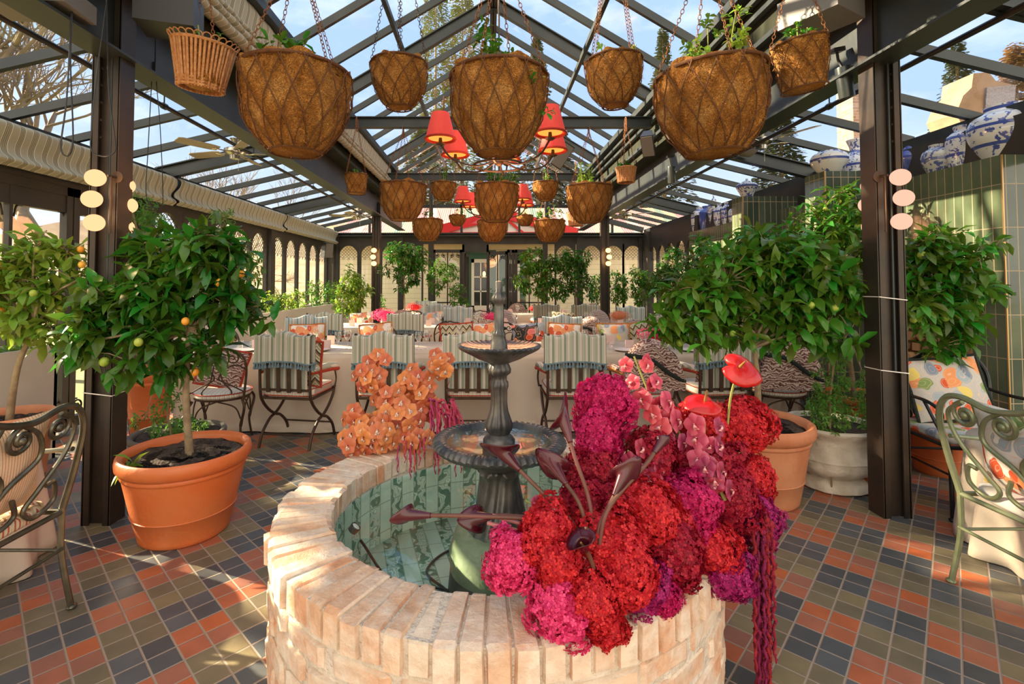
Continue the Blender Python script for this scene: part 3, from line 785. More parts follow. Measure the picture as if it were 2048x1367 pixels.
while z < 0.40:
    hz = 0.078; n = 25
    for i in range(n):
        a = 2*PI*(i + (0.5 if c % 2 else 0) + rr.uniform(-0.06, 0.06))/n; hw = PI/n - 0.009 - rr.uniform(0, 0.006)
        polar_brick(m, a-hw, a+hw, RO-0.11, RO-0.004 + rr.uniform(-0.004, 0.005), z+0.007, z+hz-0.007, rr, 0.003)
    z += hz+0.005; c += 1
P(basin, 'brick_wall', m, brick_m, ang=20)
m = MB()
m.lathe([(RI+0.012, 0.10), (RI+0.012, ZRIM-0.006), (RO-0.012, ZRIM-0.008), (RO-0.017, 0.40), (RO-0.017, 0.0)], 96, cap=False)
P(basin, 'mortar', m, mortar_m, ang=30)
def pool_tiles(name, flat):
    k = NT(name); s_ = k.sep()
    if flat: x, y = k.math('MULTIPLY_ADD', s_[0], 0.96, k.math('MULTIPLY', s_[1], 0.28)), k.math('MULTIPLY_ADD', s_[1], 0.96, k.math('MULTIPLY', s_[0], -0.28))
    else: x, y = k.math('MULTIPLY', k.math('ARCTAN2', s_[1], s_[0]), RI), s_[2]
    v = k.comb(x, y, 0.0)
    strip = k.math('FLOORED_MODULO', k.math('FLOOR', k.math('DIVIDE', x, 0.075)), 2.0)
    w = k.n('TexWave', {'Scale': 3.2, 'Distortion': 14.0, 'Detail': 2.0, 'Detail Scale': 2.6, 'Vector': v}).outputs[1]
    lines = k.ramp(w, [(0.0,(0.10,0.22,0.16)),(0.30,(0.16,0.30,0.22)),(0.42,(0.66,0.78,0.68)),(0.60,(0.66,0.78,0.68)),(0.75,(0.20,0.34,0.26)),(0.9,(0.55,0.66,0.56))])
    plain = k.ramp(k.noise(5, 3), [(0.3,(0.52,0.66,0.56)),(0.7,(0.70,0.82,0.72))])
    c = k.mix(strip, lines, plain)
    gx = k.math('PINGPONG', x, 0.0375); gy = k.math('PINGPONG', y, 0.0375*2)
    g = k.ramp(k.math('MINIMUM', gx, gy), [(0.0,(1,1,1)),(0.0010,(1,1,1)),(0.0018,(0,0,0))])
    return k.pbr(k.mix(g, c, (0.20,0.28,0.22,1)), 0.2)
P(basin, 'tile_lining', MB().lathe([(RI+0.0115, 0.405), (RI+0.0112, 0.10), (RI+0.011, 0.08)], 96, cap=False), pool_tiles('pool_wall_tiles', False), ang=0)
P(basin, 'tile_bottom', MB().lathe([(0.0, 0.10), (0.3, 0.10), (RI+0.011, 0.10), (RI+0.011, 0.085), (0.0, 0.085)], 96), pool_tiles('pool_floor_tiles', True), ang=0)
# water
wm_ = NT('pool_water')
nb = wm_.bump(wm_.noise(5, 2, dist=0.6), 0.12, 0.012)
fc = wm_.n('LayerWeight', {0: 0.5, 'Normal': nb}).outputs['Facing']
wm_ = wm_.fin(wm_.n('MixShader', {0: wm_.math('MULTIPLY_ADD', wm_.math('POWER', fc, 4.0), 0.60, 0.025), 1: wm_.n('BsdfTransparent', {0: (0.90,0.98,0.93)}).outputs[0], 2: wm_.n('BsdfGlossy', {0: (1,1,1), 'Roughness': 0.02, 'Normal': nb}).outputs[0]}).outputs[0])
S('water', MB().lathe([(0, 0), (0.3, 0), (RI+0.008, 0)], 96, cap=False), wm_, 'clear green tinted water filling the brick basin', 'water', (FX, FY, 0.395), ang=0)
# pool light and its cable
pl = T('pool_light', 'small round white lensed light clipped under water at the left rim', 'pool light', tuple(atz(712, 1052, 0.385)))
d = (Vector((FX, FY, 0)) - Vector((pl.location.x, pl.location.y, 0))).normalized(); aang = math.atan2(d.y, d.x)
M_ = Matrix.Rotation(aang, 4, 'Z') @ Matrix.Rotation(math.radians(38), 4, 'Y')
a = MB(); a.lathe([(0.014, -0.03), (0.022, -0.025), (0.024, 0.0), (0.021, 0.004), (0.019, 0.0)], 20)
P(pl, 'housing', MB().merge(a, M_), black_pl)
a = MB(); a.lathe([(0, 0.003), (0.012, 0.003), (0.018, 0.0)], 20)
P(pl, 'lens', MB().merge(a, M_), white_pl)
c0 = pl.location + Vector((0.02, 0, -0.06)); 
S('cable', MB().tube(sp([c0, (FX-0.45, FY-0.02, 0.14), (FX-0.2, FY-0.05, 0.12), (FX-0.12, FY-0.30, 0.11), (FX+0.12, FY-0.42, 0.11)], 8), 0.006), black_pl, 'dark cable lying on the pool bottom', 'cable')
S('cable', MB().tube(sp([(FX-0.02, FY+0.3, 0.11), (FX-0.22, FY+0.30, 0.11), (FX-0.32, FY+0.12, 0.11), (FX-0.22, FY-0.02, 0.11)], 8), 0.006), black_pl, 'looped dark cable on the pool bottom behind the pedestal', 'cable')

# ---- cast iron fountain
def cast():
    k = NT('cast_iron')
    c = k.mix(k.ramp(k.noise(9, 5), [(0.4,(0,0,0)),(0.7,(1,1,1))]), (0.045,0.045,0.045,1), (0.17,0.155,0.13,1))
    return k.pbr(c, 0.38, 0.35, k.bump(k.noise(40, 4), 0.3, 0.006), coat=0.2)
iron = cast()
ft = T('tiered_fountain', 'dark cast iron two tier fountain standing in the brick basin', 'fountain', (0.05, 2.24, 0))
def flute(n, amp, zlo=-9, zhi=9):
    return lambda r, z, a: (r*(1+amp*math.cos(n*a)) if zlo < z < zhi else r, z)
m = MB().lathe([(0.0,1.478),(0.016,1.476),(0.018,1.47),(0.0165,1.43),(0.022,1.422),(0.031,1.405),(0.033,1.395),(0.028,1.382),(0.019,1.373),(0.021,1.36),(0.021,1.255),(0.026,1.245),(0.030,1.235),(0.026,1.225),(0.036,1.20),(0.040,1.168)], 48, fn=flute(10, 0.07, 1.20, 1.415))
P(ft, 'finial', m, iron, ang=50)
def rim_fn(n, r0, dr, dz):
    def f(r, z, a):
        if r > r0:
            w = abs(math.cos(n*a/2)); return (r + dr*w, z - dz*(1-w))
        return (r, z)
    return f
m = MB().lathe([(0.0,1.168),(0.045,1.166),(0.10,1.168),(0.155,1.182),(0.166,1.192),(0.178,1.192),(0.186,1.186),(0.180,1.176),(0.165,1.168),(0.14,1.150),(0.10,1.128),(0.06,1.112),(0.045,1.105),(0.0,1.105)], 160, fn=rim_fn(40, 0.16, 0.006, 0.006))
P(ft, 'upper_bowl', m, iron, ang=60)
m = MB().lathe([(0.040,1.11),(0.046,1.095),(0.052,1.078),(0.050,1.06),(0.034,1.048),(0.033,1.03),(0.040,1.02),(0.041,1.0),(0.036,0.985),(0.035,0.93),(0.040,0.89),(0.052,0.855),(0.060,0.83),(0.056,0.805),(0.047,0.79),(0.060,0.778),(0.072,0.765),(0.074,0.72)], 60, fn=flute(12, 0.06, 0.80, 1.10))
P(ft, 'stem', m, iron, ang=50)
m = MB().lathe([(0.0,0.722),(0.12,0.724),(0.20,0.738),(0.235,0.755),(0.245,0.772),(0.262,0.776),(0.285,0.768),(0.294,0.756),(0.284,0.742),(0.262,0.730),(0.22,0.705),(0.16,0.675),(0.11,0.655),(0.09,0.645),(0.0,0.645)], 240, fn=rim_fn(56, 0.25, 0.010, 0.012))
P(ft, 'lower_bowl', m, iron, ang=60)
P(ft, 'bowl_water', MB().lathe([(0, 0.757), (0.238, 0.757)], 64, cap=False), wm_, ang=0, label='dark water in the lower bowl')
def ped(r, z, a):
    if 0.36 < z < 0.64:
        t = (0.64-z)/0.28
        return (r*(1+0.13*math.sin(5*a + 2.2*t)*math.sin(PI*min(1, t+0.2)) + 0.05*math.cos(15*a+6*t)), z)
    return (r, z)
pr = [(0.085,0.65),(0.098,0.64),(0.10,0.625),(0.085,0.612)] + [(0.080+0.05*(i/10)**1.4, 0.60-0.022*i) for i in range(11)] + [(0.15,0.36),(0.185,0.33),(0.19,0.27),(0.175,0.24),(0.22,0.20),(0.23,0.10)]
P(ft, 'pedestal', MB().lathe(pr, 90, fn=ped), iron, ang=60)
P(ft, 'submerged_pot', MB().lathe([(0.16,0.37),(0.20,0.355),(0.225,0.28),(0.215,0.16),(0.19,0.101)], 48), mk('algae_stone', (0.20,0.24,0.15), (0.34,0.38,0.26), rough=0.9, scale=6, bump=0.4), ang=60)

# ================================================================ FLOWERS
def leaf_geo(L_, Wd, droop=0.25, fold=0.18, mid=0.45):
    """leaf along +x, up +z: 8 verts"""
    v = [(0, 0, 0),
         (L_*mid*0.5, -Wd*0.36, fold*Wd*0.6), (L_*mid*0.5, 0, 0), (L_*mid*0.5, Wd*0.36, fold*Wd*0.6),
         (L_*(mid+0.18), -Wd*0.5, fold*Wd - droop*L_*0.25), (L_*(mid+0.18), 0, -droop*L_*0.28), (L_*(mid+0.18), Wd*0.5, fold*Wd - droop*L_*0.25),
         (L_*0.86, -Wd*0.24, -droop*L_*0.6), (L_*0.86, Wd*0.24, -droop*L_*0.6),
         (L_, 0, -droop*L_)]
    f = [(0,1,2),(0,2,3),(1,4,5,2),(2,5,6,3),(4,7,5),(5,8,6),(5,7,9,8)]
    return v, f
LEAF = None
def foliage(blobs, nleaf, L_, Wd, seed, per=7, up=0.35, shell=0.75, droop=0.35, origin=None):
    """whorls of leaves at twig tips in ellipsoids; returns MB and the twig tips"""
    rr = random.Random(seed); m = MB(); tips = []
    gv, gf = leaf_geo(1.0, Wd/L_, droop)
    gv = np.array(gv)
    vol = [b[3]*b[4]*b[5] for b in blobs]; tv = sum(vol)
    V = []; Fc = []; base = 0
    for b, w in zip(blobs, vol):
        n = max(1, int(nleaf*w/tv/per))
        for _ in range(n):
            while True:
                p = Vector((rr.uniform(-1,1), rr.uniform(-1,1), rr.uniform(-1,1)))
                l = p.length
                if 0.05 < l <= 1 and rr.random() < (1-shell) + shell*l*l: break
            c = Vector((b[0]+p.x*b[3], b[1]+p.y*b[4], b[2]+p.z*b[5]))
            d = (Vector((p.x, p.y, p.z*0.7)) + Vector((rr.gauss(0,.35), rr.gauss(0,.35), up + rr.gauss(0,.3)))).normalized()
            tips.append((c, d))
            x = d.orthogonal().normalized(); y = d.cross(x); ph = rr.random()*6.28
            for k in range(per):
                a = ph + k*2.4; s_ = L_*rr.uniform(0.65, 1.15)
                el = rr.uniform(-0.1, 0.9)
                ld = ((x*math.cos(a) + y*math.sin(a))*math.cos(el) + d*math.sin(el)).normalized()
                ld.z -= 0.25; ld.normalize()
                side = ld.cross(Vector((0,0,1)) + Vector((rr.gauss(0,.4), rr.gauss(0,.4), 0)))
                if side.length < 1e-3: side = Vector((1,0,0))
                side.normalize(); upv = side.cross(ld)
                o_ = c - d*(k*0.13*L_)
                R = np.array([ld, side, upv])*s_
                V.append(gv @ R + np.array(o_)); Fc += [tuple(i+base for i in q) for q in gf]; base += len(gv)
    if V: m.v = [tuple(p) for p in np.concatenate(V)]; m.f = Fc
    return m, tips
def orchid_petals(R, seed=0, cup=0.25):
    m = MB()
    for k in range(5):
        a = PI/2 + k*2*PI/5; wd = 0.74 if k in (0, 2, 3) else 0.88
        nu, nv = 5, 4
        def fn(u, v):
            t = u; s_ = (v-0.5)*2
            w = wd*R*math.sin(PI*min(1, t*0.93+0.07))**0.75
            x = R*(0.10 + 0.90*t); y = s_*w*0.62
            z = cup*R*(t**2) - 0.22*R*t**4*1.3 - 0.18*R*s_*s_*math.sin(PI*t)
            return (x*math.cos(a)-y*math.sin(a), x*math.sin(a)+y*math.cos(a), z)
        m.grid(fn, nu, nv)
    return m
def orchid_lip(R):
    m = MB()
    m.grid(lambda u, v: (R*0.20*math.sin((v-0.5)*2.4)*(0.5+u), -R*(0.05+0.42*u), R*(0.20+0.12*u-0.35*u*u) + R*0.12*math.cos((v-0.5)*3.0)), 5, 6)
    m.tube([(0, R*0.05, R*0.05), (0, R*0.02, R*0.28)], [R*0.07, R*0.05], 8)
    return m
def petal_mat(name, a, b, rim, tr=0.35, R=0.04):
    k = NT(name); s_ = k.sep()
    g = k.n('ObjectInfo').outputs['Random']
    d = k.math('SQRT', k.math('MULTIPLY_ADD', s_[0], s_[0], k.math('MULTIPLY', s_[1], s_[1])))
    c = k.ramp(k.math('DIVIDE', d, R), [(0.1, a), (0.7, b), (1.0, rim)])
    ang = k.math('ARCTAN2', s_[1], s_[0])
    vein = k.math('SINE', k.math('MULTIPLY', ang, 60.0))
    c = k.mix(k.math('MULTIPLY_ADD', vein, 0.10, 0.10), c, (a[0]*0.7, a[1]*0.6, a[2]*0.6, 1))
    c = k.n('HueSaturation', {'Hue': k.math('MULTIPLY_ADD', g, 0.03, 0.485), 'Value': k.math('MULTIPLY_ADD', g, 0.35, 0.85), 'Color': c}).outputs[0]
    return k.pbr(c, 0.45, trans=tr, nrm=k.bump(k.noise(60, 2), 0.1))
orange_pet = petal_mat('orange_orchid_petal', (0.66,0.17,0.05), (0.76,0.24,0.09), (0.80,0.33,0.15), 0.3)
lip_o = NT('orchid_lip'); 
lip_o = lip_o.pbr(lip_o.ramp(lip_o.noise(110, 2), [(0.42,(0.75,0.62,0.50)),(0.52,(0.28,0.02,0.02)),(0.6,(0.78,0.66,0.52))]), 0.4)
pink_pet = petal_mat('pink_orchid_petal', (0.50,0.03,0.08), (0.66,0.09,0.16), (0.75,0.20,0.26), 0.3)
wine_pet = petal_mat('wine_orchid_petal', (0.22,0.01,0.04), (0.42,0.03,0.09), (0.52,0.08,0.16), 0.25)
lip_p = mk('pale_lip', (0.78,0.45,0.42), (0.45,0.02,0.05), rough=0.4, scale=90)
stem_g = mk('flower_stem', (0.26,0.33,0.06), (0.36,0.36,0.10), rough=0.5, scale=20)
op_mesh = {k: orchid_petals(0.040).mesh('orchid_bloom', mt, ang=0) for k, mt in (('o', orange_pet), ('p', pink_pet), ('w', wine_pet))}
ol_mesh = {k: orchid_lip(0.040).mesh('lip', mt, ang=0) for k, mt in (('o', lip_o), ('p', lip_p), ('w', lip_p))}
def bloom(t, pos, nrm, kind, sc, roll=0.0):
    b = bpy.data.objects.new('orchid_bloom', op_mesh[kind]); COL.objects.link(b); b.parent = t
    b.location = Vector(pos) - t.location
    q = Vector(nrm).to_track_quat('Z', 'Y'); b.rotation_euler = (q.to_matrix() @ Matrix.Rotation(roll, 3, 'Z')).to_euler(); b.scale = (sc*1.22,)*3
    l = bpy.data.objects.new('lip', ol_mesh[kind]); COL.objects.link(l); l.parent = b
    return b
rr = random.Random(11)
oa = T('orange_orchid_arrangement', 'spray of orange orchids heaped on the back left rim of the fountain', 'flowers', tuple(Vector((-0.56, 2.82, ZRIM))))
blobs = [(742,872,52,38,2.78,17),(800,840,55,45,2.86,15),(712,832,26,24,2.86,4),(738,752,30,36,2.92,9),(775,798,42,36,2.95,8),(832,762,34,28,2.98,7),(882,728,24,26,2.98,7),(850,800,32,36,2.95,6),(832,880,32,22,2.80,6),(700,885,16,30,2.76,4),(760,720,28,14,2.97,3)]
nb_ = 0
for (px, py, rx, ry, Y, n) in blobs:
    for i in range(n):
        a = i*2.39996 + px; rd = math.sqrt((i+0.5)/n)
        dx, dy = rd*math.cos(a), rd*math.sin(a)
        p = at(px+dx*rx, py+dy*ry, Y - 0.10*(1-rd*rd) + rr.uniform(-0.03, 0.03))
        nrm = Vector((dx*0.9+rr.gauss(0,.25), -1.0, 0.25-dy*0.7+rr.gauss(0,.25)))
        bloom(oa, p, nrm, 'o', rr.uniform(0.86, 1.12), rr.gauss(0, .35)); nb_ += 1
m = MB()
for a, b, c in (((812,800),(760,780),(745,720)), ((812,850),(850,780),(890,710)), ((800,860),(775,800),(752,700)), ((740,880),(760,800),(830,760))):
    m.tube(sp([at(*a, 2.95), at(*b, 2.98), at(*c, 3.0)], 6), 0.006, 6)
W(oa, 'flower_stem', m, stem_g)
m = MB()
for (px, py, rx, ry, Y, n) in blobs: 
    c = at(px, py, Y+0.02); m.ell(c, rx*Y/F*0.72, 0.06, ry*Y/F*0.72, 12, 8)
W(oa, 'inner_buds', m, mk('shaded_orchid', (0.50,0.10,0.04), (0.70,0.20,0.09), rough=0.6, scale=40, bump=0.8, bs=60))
# amaranth
def strand(rr, p0, L_, r=0.006, out=(0,0,0), seg=16):
    p = Vector(p0); pts = []; rs = []
    for i in range(seg+1):
        t = i/seg
        pts.append(Vector((p.x + out[0]*math.sin(min(1,t*2.2)*PI/2) + 0.004*math.sin(i*1.3+p.x*90), p.y + out[1]*math.sin(min(1,t*2.2)*PI/2) + 0.004*math.cos(i*1.7), p.z + 0.03*math.sin(min(1, t*3)*PI)*(abs(out[0])+abs(out[1]) > 0) - L_*max(0, t-0.08)/0.92)))
        rs.append(r*(0.75+0.5*((i*7919) % 3)/2)*(1-0.5*t))
    return pts, rs
def amaranth(t, name, strands, mat, seed, fuzz=True):
    rr = random.Random(seed); m = MB()
    for p0, L_, r, out in strands:
        seg = max(10, int(L_/0.012)); pts, rs = strand(rr, p0, L_, r, out, seg)
        m.tube(pts, rs, 6)
        for i in range(seg):
            if i % 1 == 0:
                for _ in range(2):
                    q = pts[i]; a = rr.random()*6.28; e = rs[i]
                    c = q + Vector((math.cos(a)*e, math.sin(a)*e, 0)); s_ = e*0.75
                    m.add([c+Vector((s_,0,0)), c+Vector((-s_*.5,s_*.8,0)), c+Vector((-s_*.5,-s_*.8,0)), c+Vector((0,0,-s_*1.6)), c+Vector((0,0,s_))], [(0,1,4),(1,2,4),(2,0,4),(1,0,3),(2,1,3),(0,2,3)])
    return W(t, name, m, mat, ang=0)
ama_pink = mk('pink_amaranth', (0.52,0.03,0.10), (0.66,0.10,0.20), rough=0.85, scale=50, trans=0.2, isl=0.4)
ama_dk = mk('burgundy_amaranth', (0.18,0.004,0.03), (0.30,0.01,0.05), rough=0.85, scale=50, trans=0.1, isl=0.5)
st = []
for i in range(34):
    px = rr.uniform(845, 905); py = rr.uniform(800, 835)
    st.append((at(px, py, 2.90+rr.uniform(-.05,.05)), rr.uniform(0.16, 0.34), 0.006, (rr.uniform(-0.02,0.08), rr.uniform(-0.08,-0.02), 0)))
for i in range(7): st.append((at(rr.uniform(775,860), rr.uniform(880,905), 2.70), rr.uniform(0.08, 0.16), 0.005, (0, -0.02, 0)))
amaranth(oa, 'pink_amaranth', st, ama_pink, 3)

# ---- crimson arrangement on the near right rim
ra = T('crimson_flower_arrangement', 'large heap of crimson and magenta hydrangeas spilling over the near right fountain rim', 'flowers', (0.45, 1.62, ZRIM))
def hyd_mat(name, a, b, tr=0.25):
    k = NT(name); g = k.n('NewGeometry').outputs['Random Per Island']
    c = k.ramp(g, [(0, a), (0.6, b), (1, (min(1,b[0]*1.25), b[1]*1.6+0.01, b[2]*1.25))])
    return k.pbr(c, 0.55, trans=tr, spec=0.3)
HC = {'r': hyd_mat('red_hydrangea', (0.42,0.008,0.018), (0.66,0.022,0.035)), 'm': hyd_mat('magenta_hydrangea', (0.36,0.004,0.07), (0.60,0.012,0.13)),
      'p': hyd_mat('plum_hydrangea', (0.20,0.004,0.075), (0.40,0.008,0.14)), 'k': hyd_mat('pink_hydrangea', (0.58,0.015,0.12), (0.85,0.06,0.22)),
      'd': hyd_mat('dark_crimson_hydrangea', (0.20,0.002,0.015), (0.42,0.008,0.035))}
HL = {'r': 'bright red', 'm': 'magenta', 'p': 'plum purple', 'k': 'hot pink', 'd': 'dark crimson'}
from mathutils.noise import noise as mnoise
def hydrangea(c, rx, ry, rz, seed, n):
    rr = random.Random(seed); V = []; Fc = []; base = 0
    lob = [(Vector((rr.gauss(0,1), rr.gauss(0,1), rr.gauss(0,1))).normalized()) for _ in range(9)]
    pv = np.array([(0,0,0),(0.6,0.45,0.22),(1.05,0,0.02),(0.6,-0.45,0.22)])
    c = Vector(c)
    for i in range(n):
        z = 1-2*(i+0.5)/n; a = i*2.39996; r = math.sqrt(1-z*z)
        d = Vector((r*math.cos(a), r*math.sin(a), z))
        b = (0.72 + 0.30*max(0, max(d.dot(l) for l in lob)-0.5)/0.5 + rr.uniform(-0.08, 0.12))*(1.0 + 0.34*mnoise(d*1.5 + Vector((seed*3.1, 0, 0))))
        p = c + Vector((d.x*rx, d.y*ry, d.z*rz))*b
        nn = (d + Vector((rr.gauss(0,.35), rr.gauss(0,.35), rr.gauss(0,.35)))).normalized()
        x = nn.orthogonal().normalized(); y = nn.cross(x); ph = rr.random()*1.57; s_ = rr.uniform(0.0070, 0.0118)
        for k in range(4):
            aa = ph+k*PI/2; u = x*math.cos(aa)+y*math.sin(aa); v = nn.cross(u)
            V.append(pv @ (np.array([u, v, nn])*s_) + np.array(p)); Fc.append((base, base+1, base+2, base+3)); base += 4
    m = MB(); m.v = [tuple(q) for q in np.concatenate(V)]; m.f = Fc
    m2 = MB().ell(c, rx*0.70, ry*0.70, rz*0.70, 14, 9); m.add(m2.v, m2.f)
    return m
heads = [(1211,800,57,52,1.86,'m'),(1196,872,48,52,1.80,'m'),(1186,948,46,50,1.72,'d'),(1022,1118,44,50,1.42,'k'),(1094,1072,56,58,1.44,'r'),(1122,1130,40,44,1.38,'r'),
 (1290,1027,58,56,1.56,'r'),(1219,1082,56,60,1.46,'r'),(1172,1010,44,44,1.60,'d'),(1128,1212,58,54,1.37,'k'),(1187,1198,44,48,1.36,'r'),(1136,1270,26,26,1.36,'k'),(1216,1262,32,34,1.36,'r'),
 (1288,1165,48,56,1.50,'p'),(1320,1222,32,32,1.48,'m'),(1250,1140,48,62,1.42,'r'),(1374,1012,52,58,1.70,'m'),(1350,1108,54,60,1.56,'d'),(1454,998,58,56,1.86,'d'),(1498,958,40,44,1.98,'r'),
 (1500,1040,44,52,1.90,'p'),(1424,1098,46,40,1.66,'r'),(1452,1146,46,40,1.66,'p'),(1484,846,52,44,2.04,'r'),(1402,842,44,40,1.98,'r'),(1386,930,50,50,1.86,'d'),(1300,930,46,60,1.82,'d'),(1240,1020,50,50,1.60,'d'),(1440,920,46,46,1.98,'d'),(1330,1060,40,50,1.6,'r')]
for i, (px, py, rx, rz, Y, kc) in enumerate(heads):
    c = at(px, py, Y); a, b = rx*Y/F, rz*Y/F
    c.z = max(c.z, ZRIM+0.02) if (Vector((c.x-FX, c.y-FY)).length < RO and Vector((c.x-FX, c.y-FY)).length > RI and c.z > 0.4) else c.z
    W(ra, 'hydrangea_head', hydrangea(c, a*1.16, (a+b)/2*1.05, b*1.16, i, int(1250*((a+b)/0.16)**1.6)), HC[kc], ang=0, label=HL[kc]+' hydrangea head')
st = []
for i in range(26):
    px = rr.uniform(1494, 1542); st.append((at(px, rr.uniform(1040, 1075), 1.80+rr.uniform(-.05,.05)), rr.uniform(0.42, 0.66), 0.0075, (0.006*(px-1515)/25, 0, 0)))
amaranth(ra, 'burgundy_amaranth', st, ama_dk, 5)
def spike(t, pts, kinds, n, sc, seed, spread=0.05):
    rr = random.Random(seed); q = sp(pts, 8); L_ = len(q)
    W(t, 'orchid_stem', MB().tube(q, [0.005*(1.3-0.6*i/L_) for i in range(L_)], 8), stem_g)
    for i in range(n):
        u = 0.25 + 0.75*(i+0.5)/n; p = q[min(L_-1, int(u*L_))]
        a = i*2.2; off = Vector((math.cos(a)*spread, -0.02-0.02*abs(math.sin(a)), math.sin(a)*spread*0.6))
        bloom(t, p+off, Vector((math.cos(a)*0.8, -0.8, 0.15+0.3*math.sin(a))), kinds[i % len(kinds)], sc*rr.uniform(0.85, 1.15)*(1.05-0.3*u), rr.gauss(0, .4))
spike(ra, [at(1345,960,1.82), at(1330,860,1.86), at(1300,790,1.90), at(1268,712,1.94)], 'ppw', 15, 1.0, 1)
spike(ra, [at(1390,990,1.76), at(1402,930,1.78), at(1408,880,1.80), at(1410,845,1.80)], 'wpp', 8, 1.0, 2)
spike(ra, [at(1345,1000,1.72), at(1300,950,1.74), at(1255,900,1.76)], 'w', 7, 0.9, 3)
spike(ra, [at(1450,1000,1.7), at(1430,960,1.72), at(1415,930,1.72)], 'w', 5, 0.9, 4, 0.03)
spike(ra, [at(1150,1060,1.62), at(1090,1020,1.64), at(1050,1000,1.66)], 'p', 4, 0.7, 6, 0.03)
# calla lilies
calla_m = mk('burgundy_calla', (0.045,0.004,0.010), (0.10,0.010,0.018), rough=0.25, scale=8, coat=0.3, trans=0.1)
calla_st = mk('calla_stem', (0.10,0.045,0.018), (0.17,0.055,0.045), rough=0.55, scale=9)
def calla(t, stem, Lh=0.10, r=0.024, flare=1.0, face=(0,-1,0.3)):
    q = sp(stem, 8); W(t, 'calla_stem', MB().tube(q, 0.0062, 10), calla_st)
    tip = q[-1]; d = (q[-1]-q[-3]).normalized(); fv = Vector(face); x = (fv - d*fv.dot(d)).normalized(); y = d.cross(x)
    m = MB()
    def fn(u, v):
        a = (v-0.5)*2*PI*(1.06)         # open at the front
        far = 0.5+0.5*math.cos(a)
        prof = 0.0065 + (r-0.0065)*u**1.15 + (0.25+0.9*(1-far))*r*flare*(max(0, u-0.72)/0.28)**2
        ext = Lh*u*(0.80 + 0.75*flare*u*u*far**2.2) - 0.25*Lh*(1-far)*max(0, u-0.8)/0.2*flare
        back = -0.35*r*max(0, u-0.85)/0.15
        p = tip + d*ext + (x*math.cos(a+PI) + y*math.sin(a+PI))*-prof
        return p + d*back*0
    m.grid(fn, 14, 20)
    b = W(t, 'calla_bloom', m, calla_m, ang=0)
    md = b.modifiers.new('thickness', 'SOLIDIFY'); md.thickness = 0.0014
    s_ = MB(); s_.tube([tip + d*Lh*0.3 - t.location, tip + d*Lh*0.85 - t.location], [0.004, 0.003], 8)
    P(b, 'spadix', s_, mk_once('spadix', (0.25,0.13,0.03)))
_once = {}
def mk_once(n, c, **k):
    if n not in _once: _once[n] = mk(n, c, **k)
    return _once[n]
calla(ra, [at(1190,1120,1.44), at(1150,1050,1.46), at(1085,985,1.50), at(1040,940,1.54)], 0.095, 0.026, face=(-0.8,-0.5,-0.4))
calla(ra, [at(1192,1110,1.42), at(1178,1000,1.46), at(1150,915,1.5), at(1141,885,1.52)], 0.10, 0.024, face=(1,-0.4,0.2))
calla(ra, [at(1182,1090,1.43), at(1160,1010,1.45), at(1133,968,1.5)], 0.09, 0.024, face=(-0.6,-0.8,0.2))
calla(ra, [at(1190,1110,1.40), at(1200,1050,1.40), at(1228,992,1.42)], 0.085, 0.022, face=(0.3,-1,0.4))
calla(ra, [at(1195,1120,1.39), at(1215,1020,1.40), at(1290,930,1.46), at(1308,905,1.48)], 0.06, 0.015, 0.4, face=(0.4,-1,0.4))
calla(ra, [at(1188,1135,1.36), at(1178,1110,1.35), at(1172,1100,1.34)], 0.045, 0.024, face=(-0.3,-1,0.2))
calla(ra, [at(1150,1080,1.45), at(1090,1042,1.47), at(960,1032,1.50), at(862,1030,1.52)], 0.10, 0.020, 0.6, face=(-0.2,-0.9,-0.3))
calla(ra, [at(1150,1060,1.50), at(1080,1038,1.52), at(1010,1030,1.55), at(985,1032,1.56)], 0.07, 0.024, face=(-0.4,-0.9,0.5))
m = MB()
for a in (((1140,1090),(1050,1050),(985,1030)), ((1130,1100),(1040,1062),(975,1045))): m.tube(sp([at(*a[0], 1.46), at(*a[1], 1.49), at(*a[2], 1.52)], 6), 0.006, 8)
W(ra, 'pink_stem', m, mk('pink_calla_stem', (0.50,0.17,0.16), rough=0.4))
# anthuriums
anth = mk('red_anthurium', (0.46,0.004,0.004), (0.55,0.01,0.008), rough=0.3, scale=10, coat=0.15, bump=0.4, bs=26)
def anthurium(t, stem, R, nrm, roll=0):
    q = sp(stem, 8); W(t, 'anthurium_stem', MB().tube(q, 0.0045, 8), stem_g)
    n_ = Vector(nrm).normalized(); x = n_.cross(Vector((0,0,1))).normalized(); y = n_.cross(x)
    x, y = x*math.cos(roll)+y*math.sin(roll), y*math.cos(roll)-x*math.sin(roll); c = q[-1]
    def fn(u, v):
        a = v*2*PI; r = R*u*(0.78 + 0.26*abs(math.sin(a/2)) - 0.5*max(0, 1-abs(a)/0.5 if a < PI else 1-(2*PI-a)/0.5)*0.8 + 0.25*max(0, 1-abs(a-PI)/0.7))
        return c + x*(-r*math.cos(a)) + y*(r*math.sin(a)) + n_*(R*0.22*(u*(1-u))*2 - R*0.20*u*u)
    b = W(t, 'anthurium_spathe', MB().grid(fn, 8, 28), anth, ang=0)
    md = b.modifiers.new('thickness', 'SOLIDIFY'); md.thickness = 0.002
    P(b, 'spadix', MB().tube([c+n_*0.005-t.location, c+n_*0.05-t.location], [0.006, 0.003], 8), mk_once('spadix', (0.25,0.13,0.03)))
anthurium(ra, [at(1455,850,1.95), at(1462,790,1.93), at(1478,735,1.90)], 0.075, (0.1,-0.75,0.6), 2.6)
anthurium(ra, [at(1425,850,1.95), at(1412,820,1.93), at(1410,803,1.90)], 0.070, (0,-0.35,0.9), 0.3)
anthurium(ra, [at(1380,900,1.95), at(1350,850,1.95), at(1335,815,1.95)], 0.055, (0.2,-0.7,0.6), 0.8)
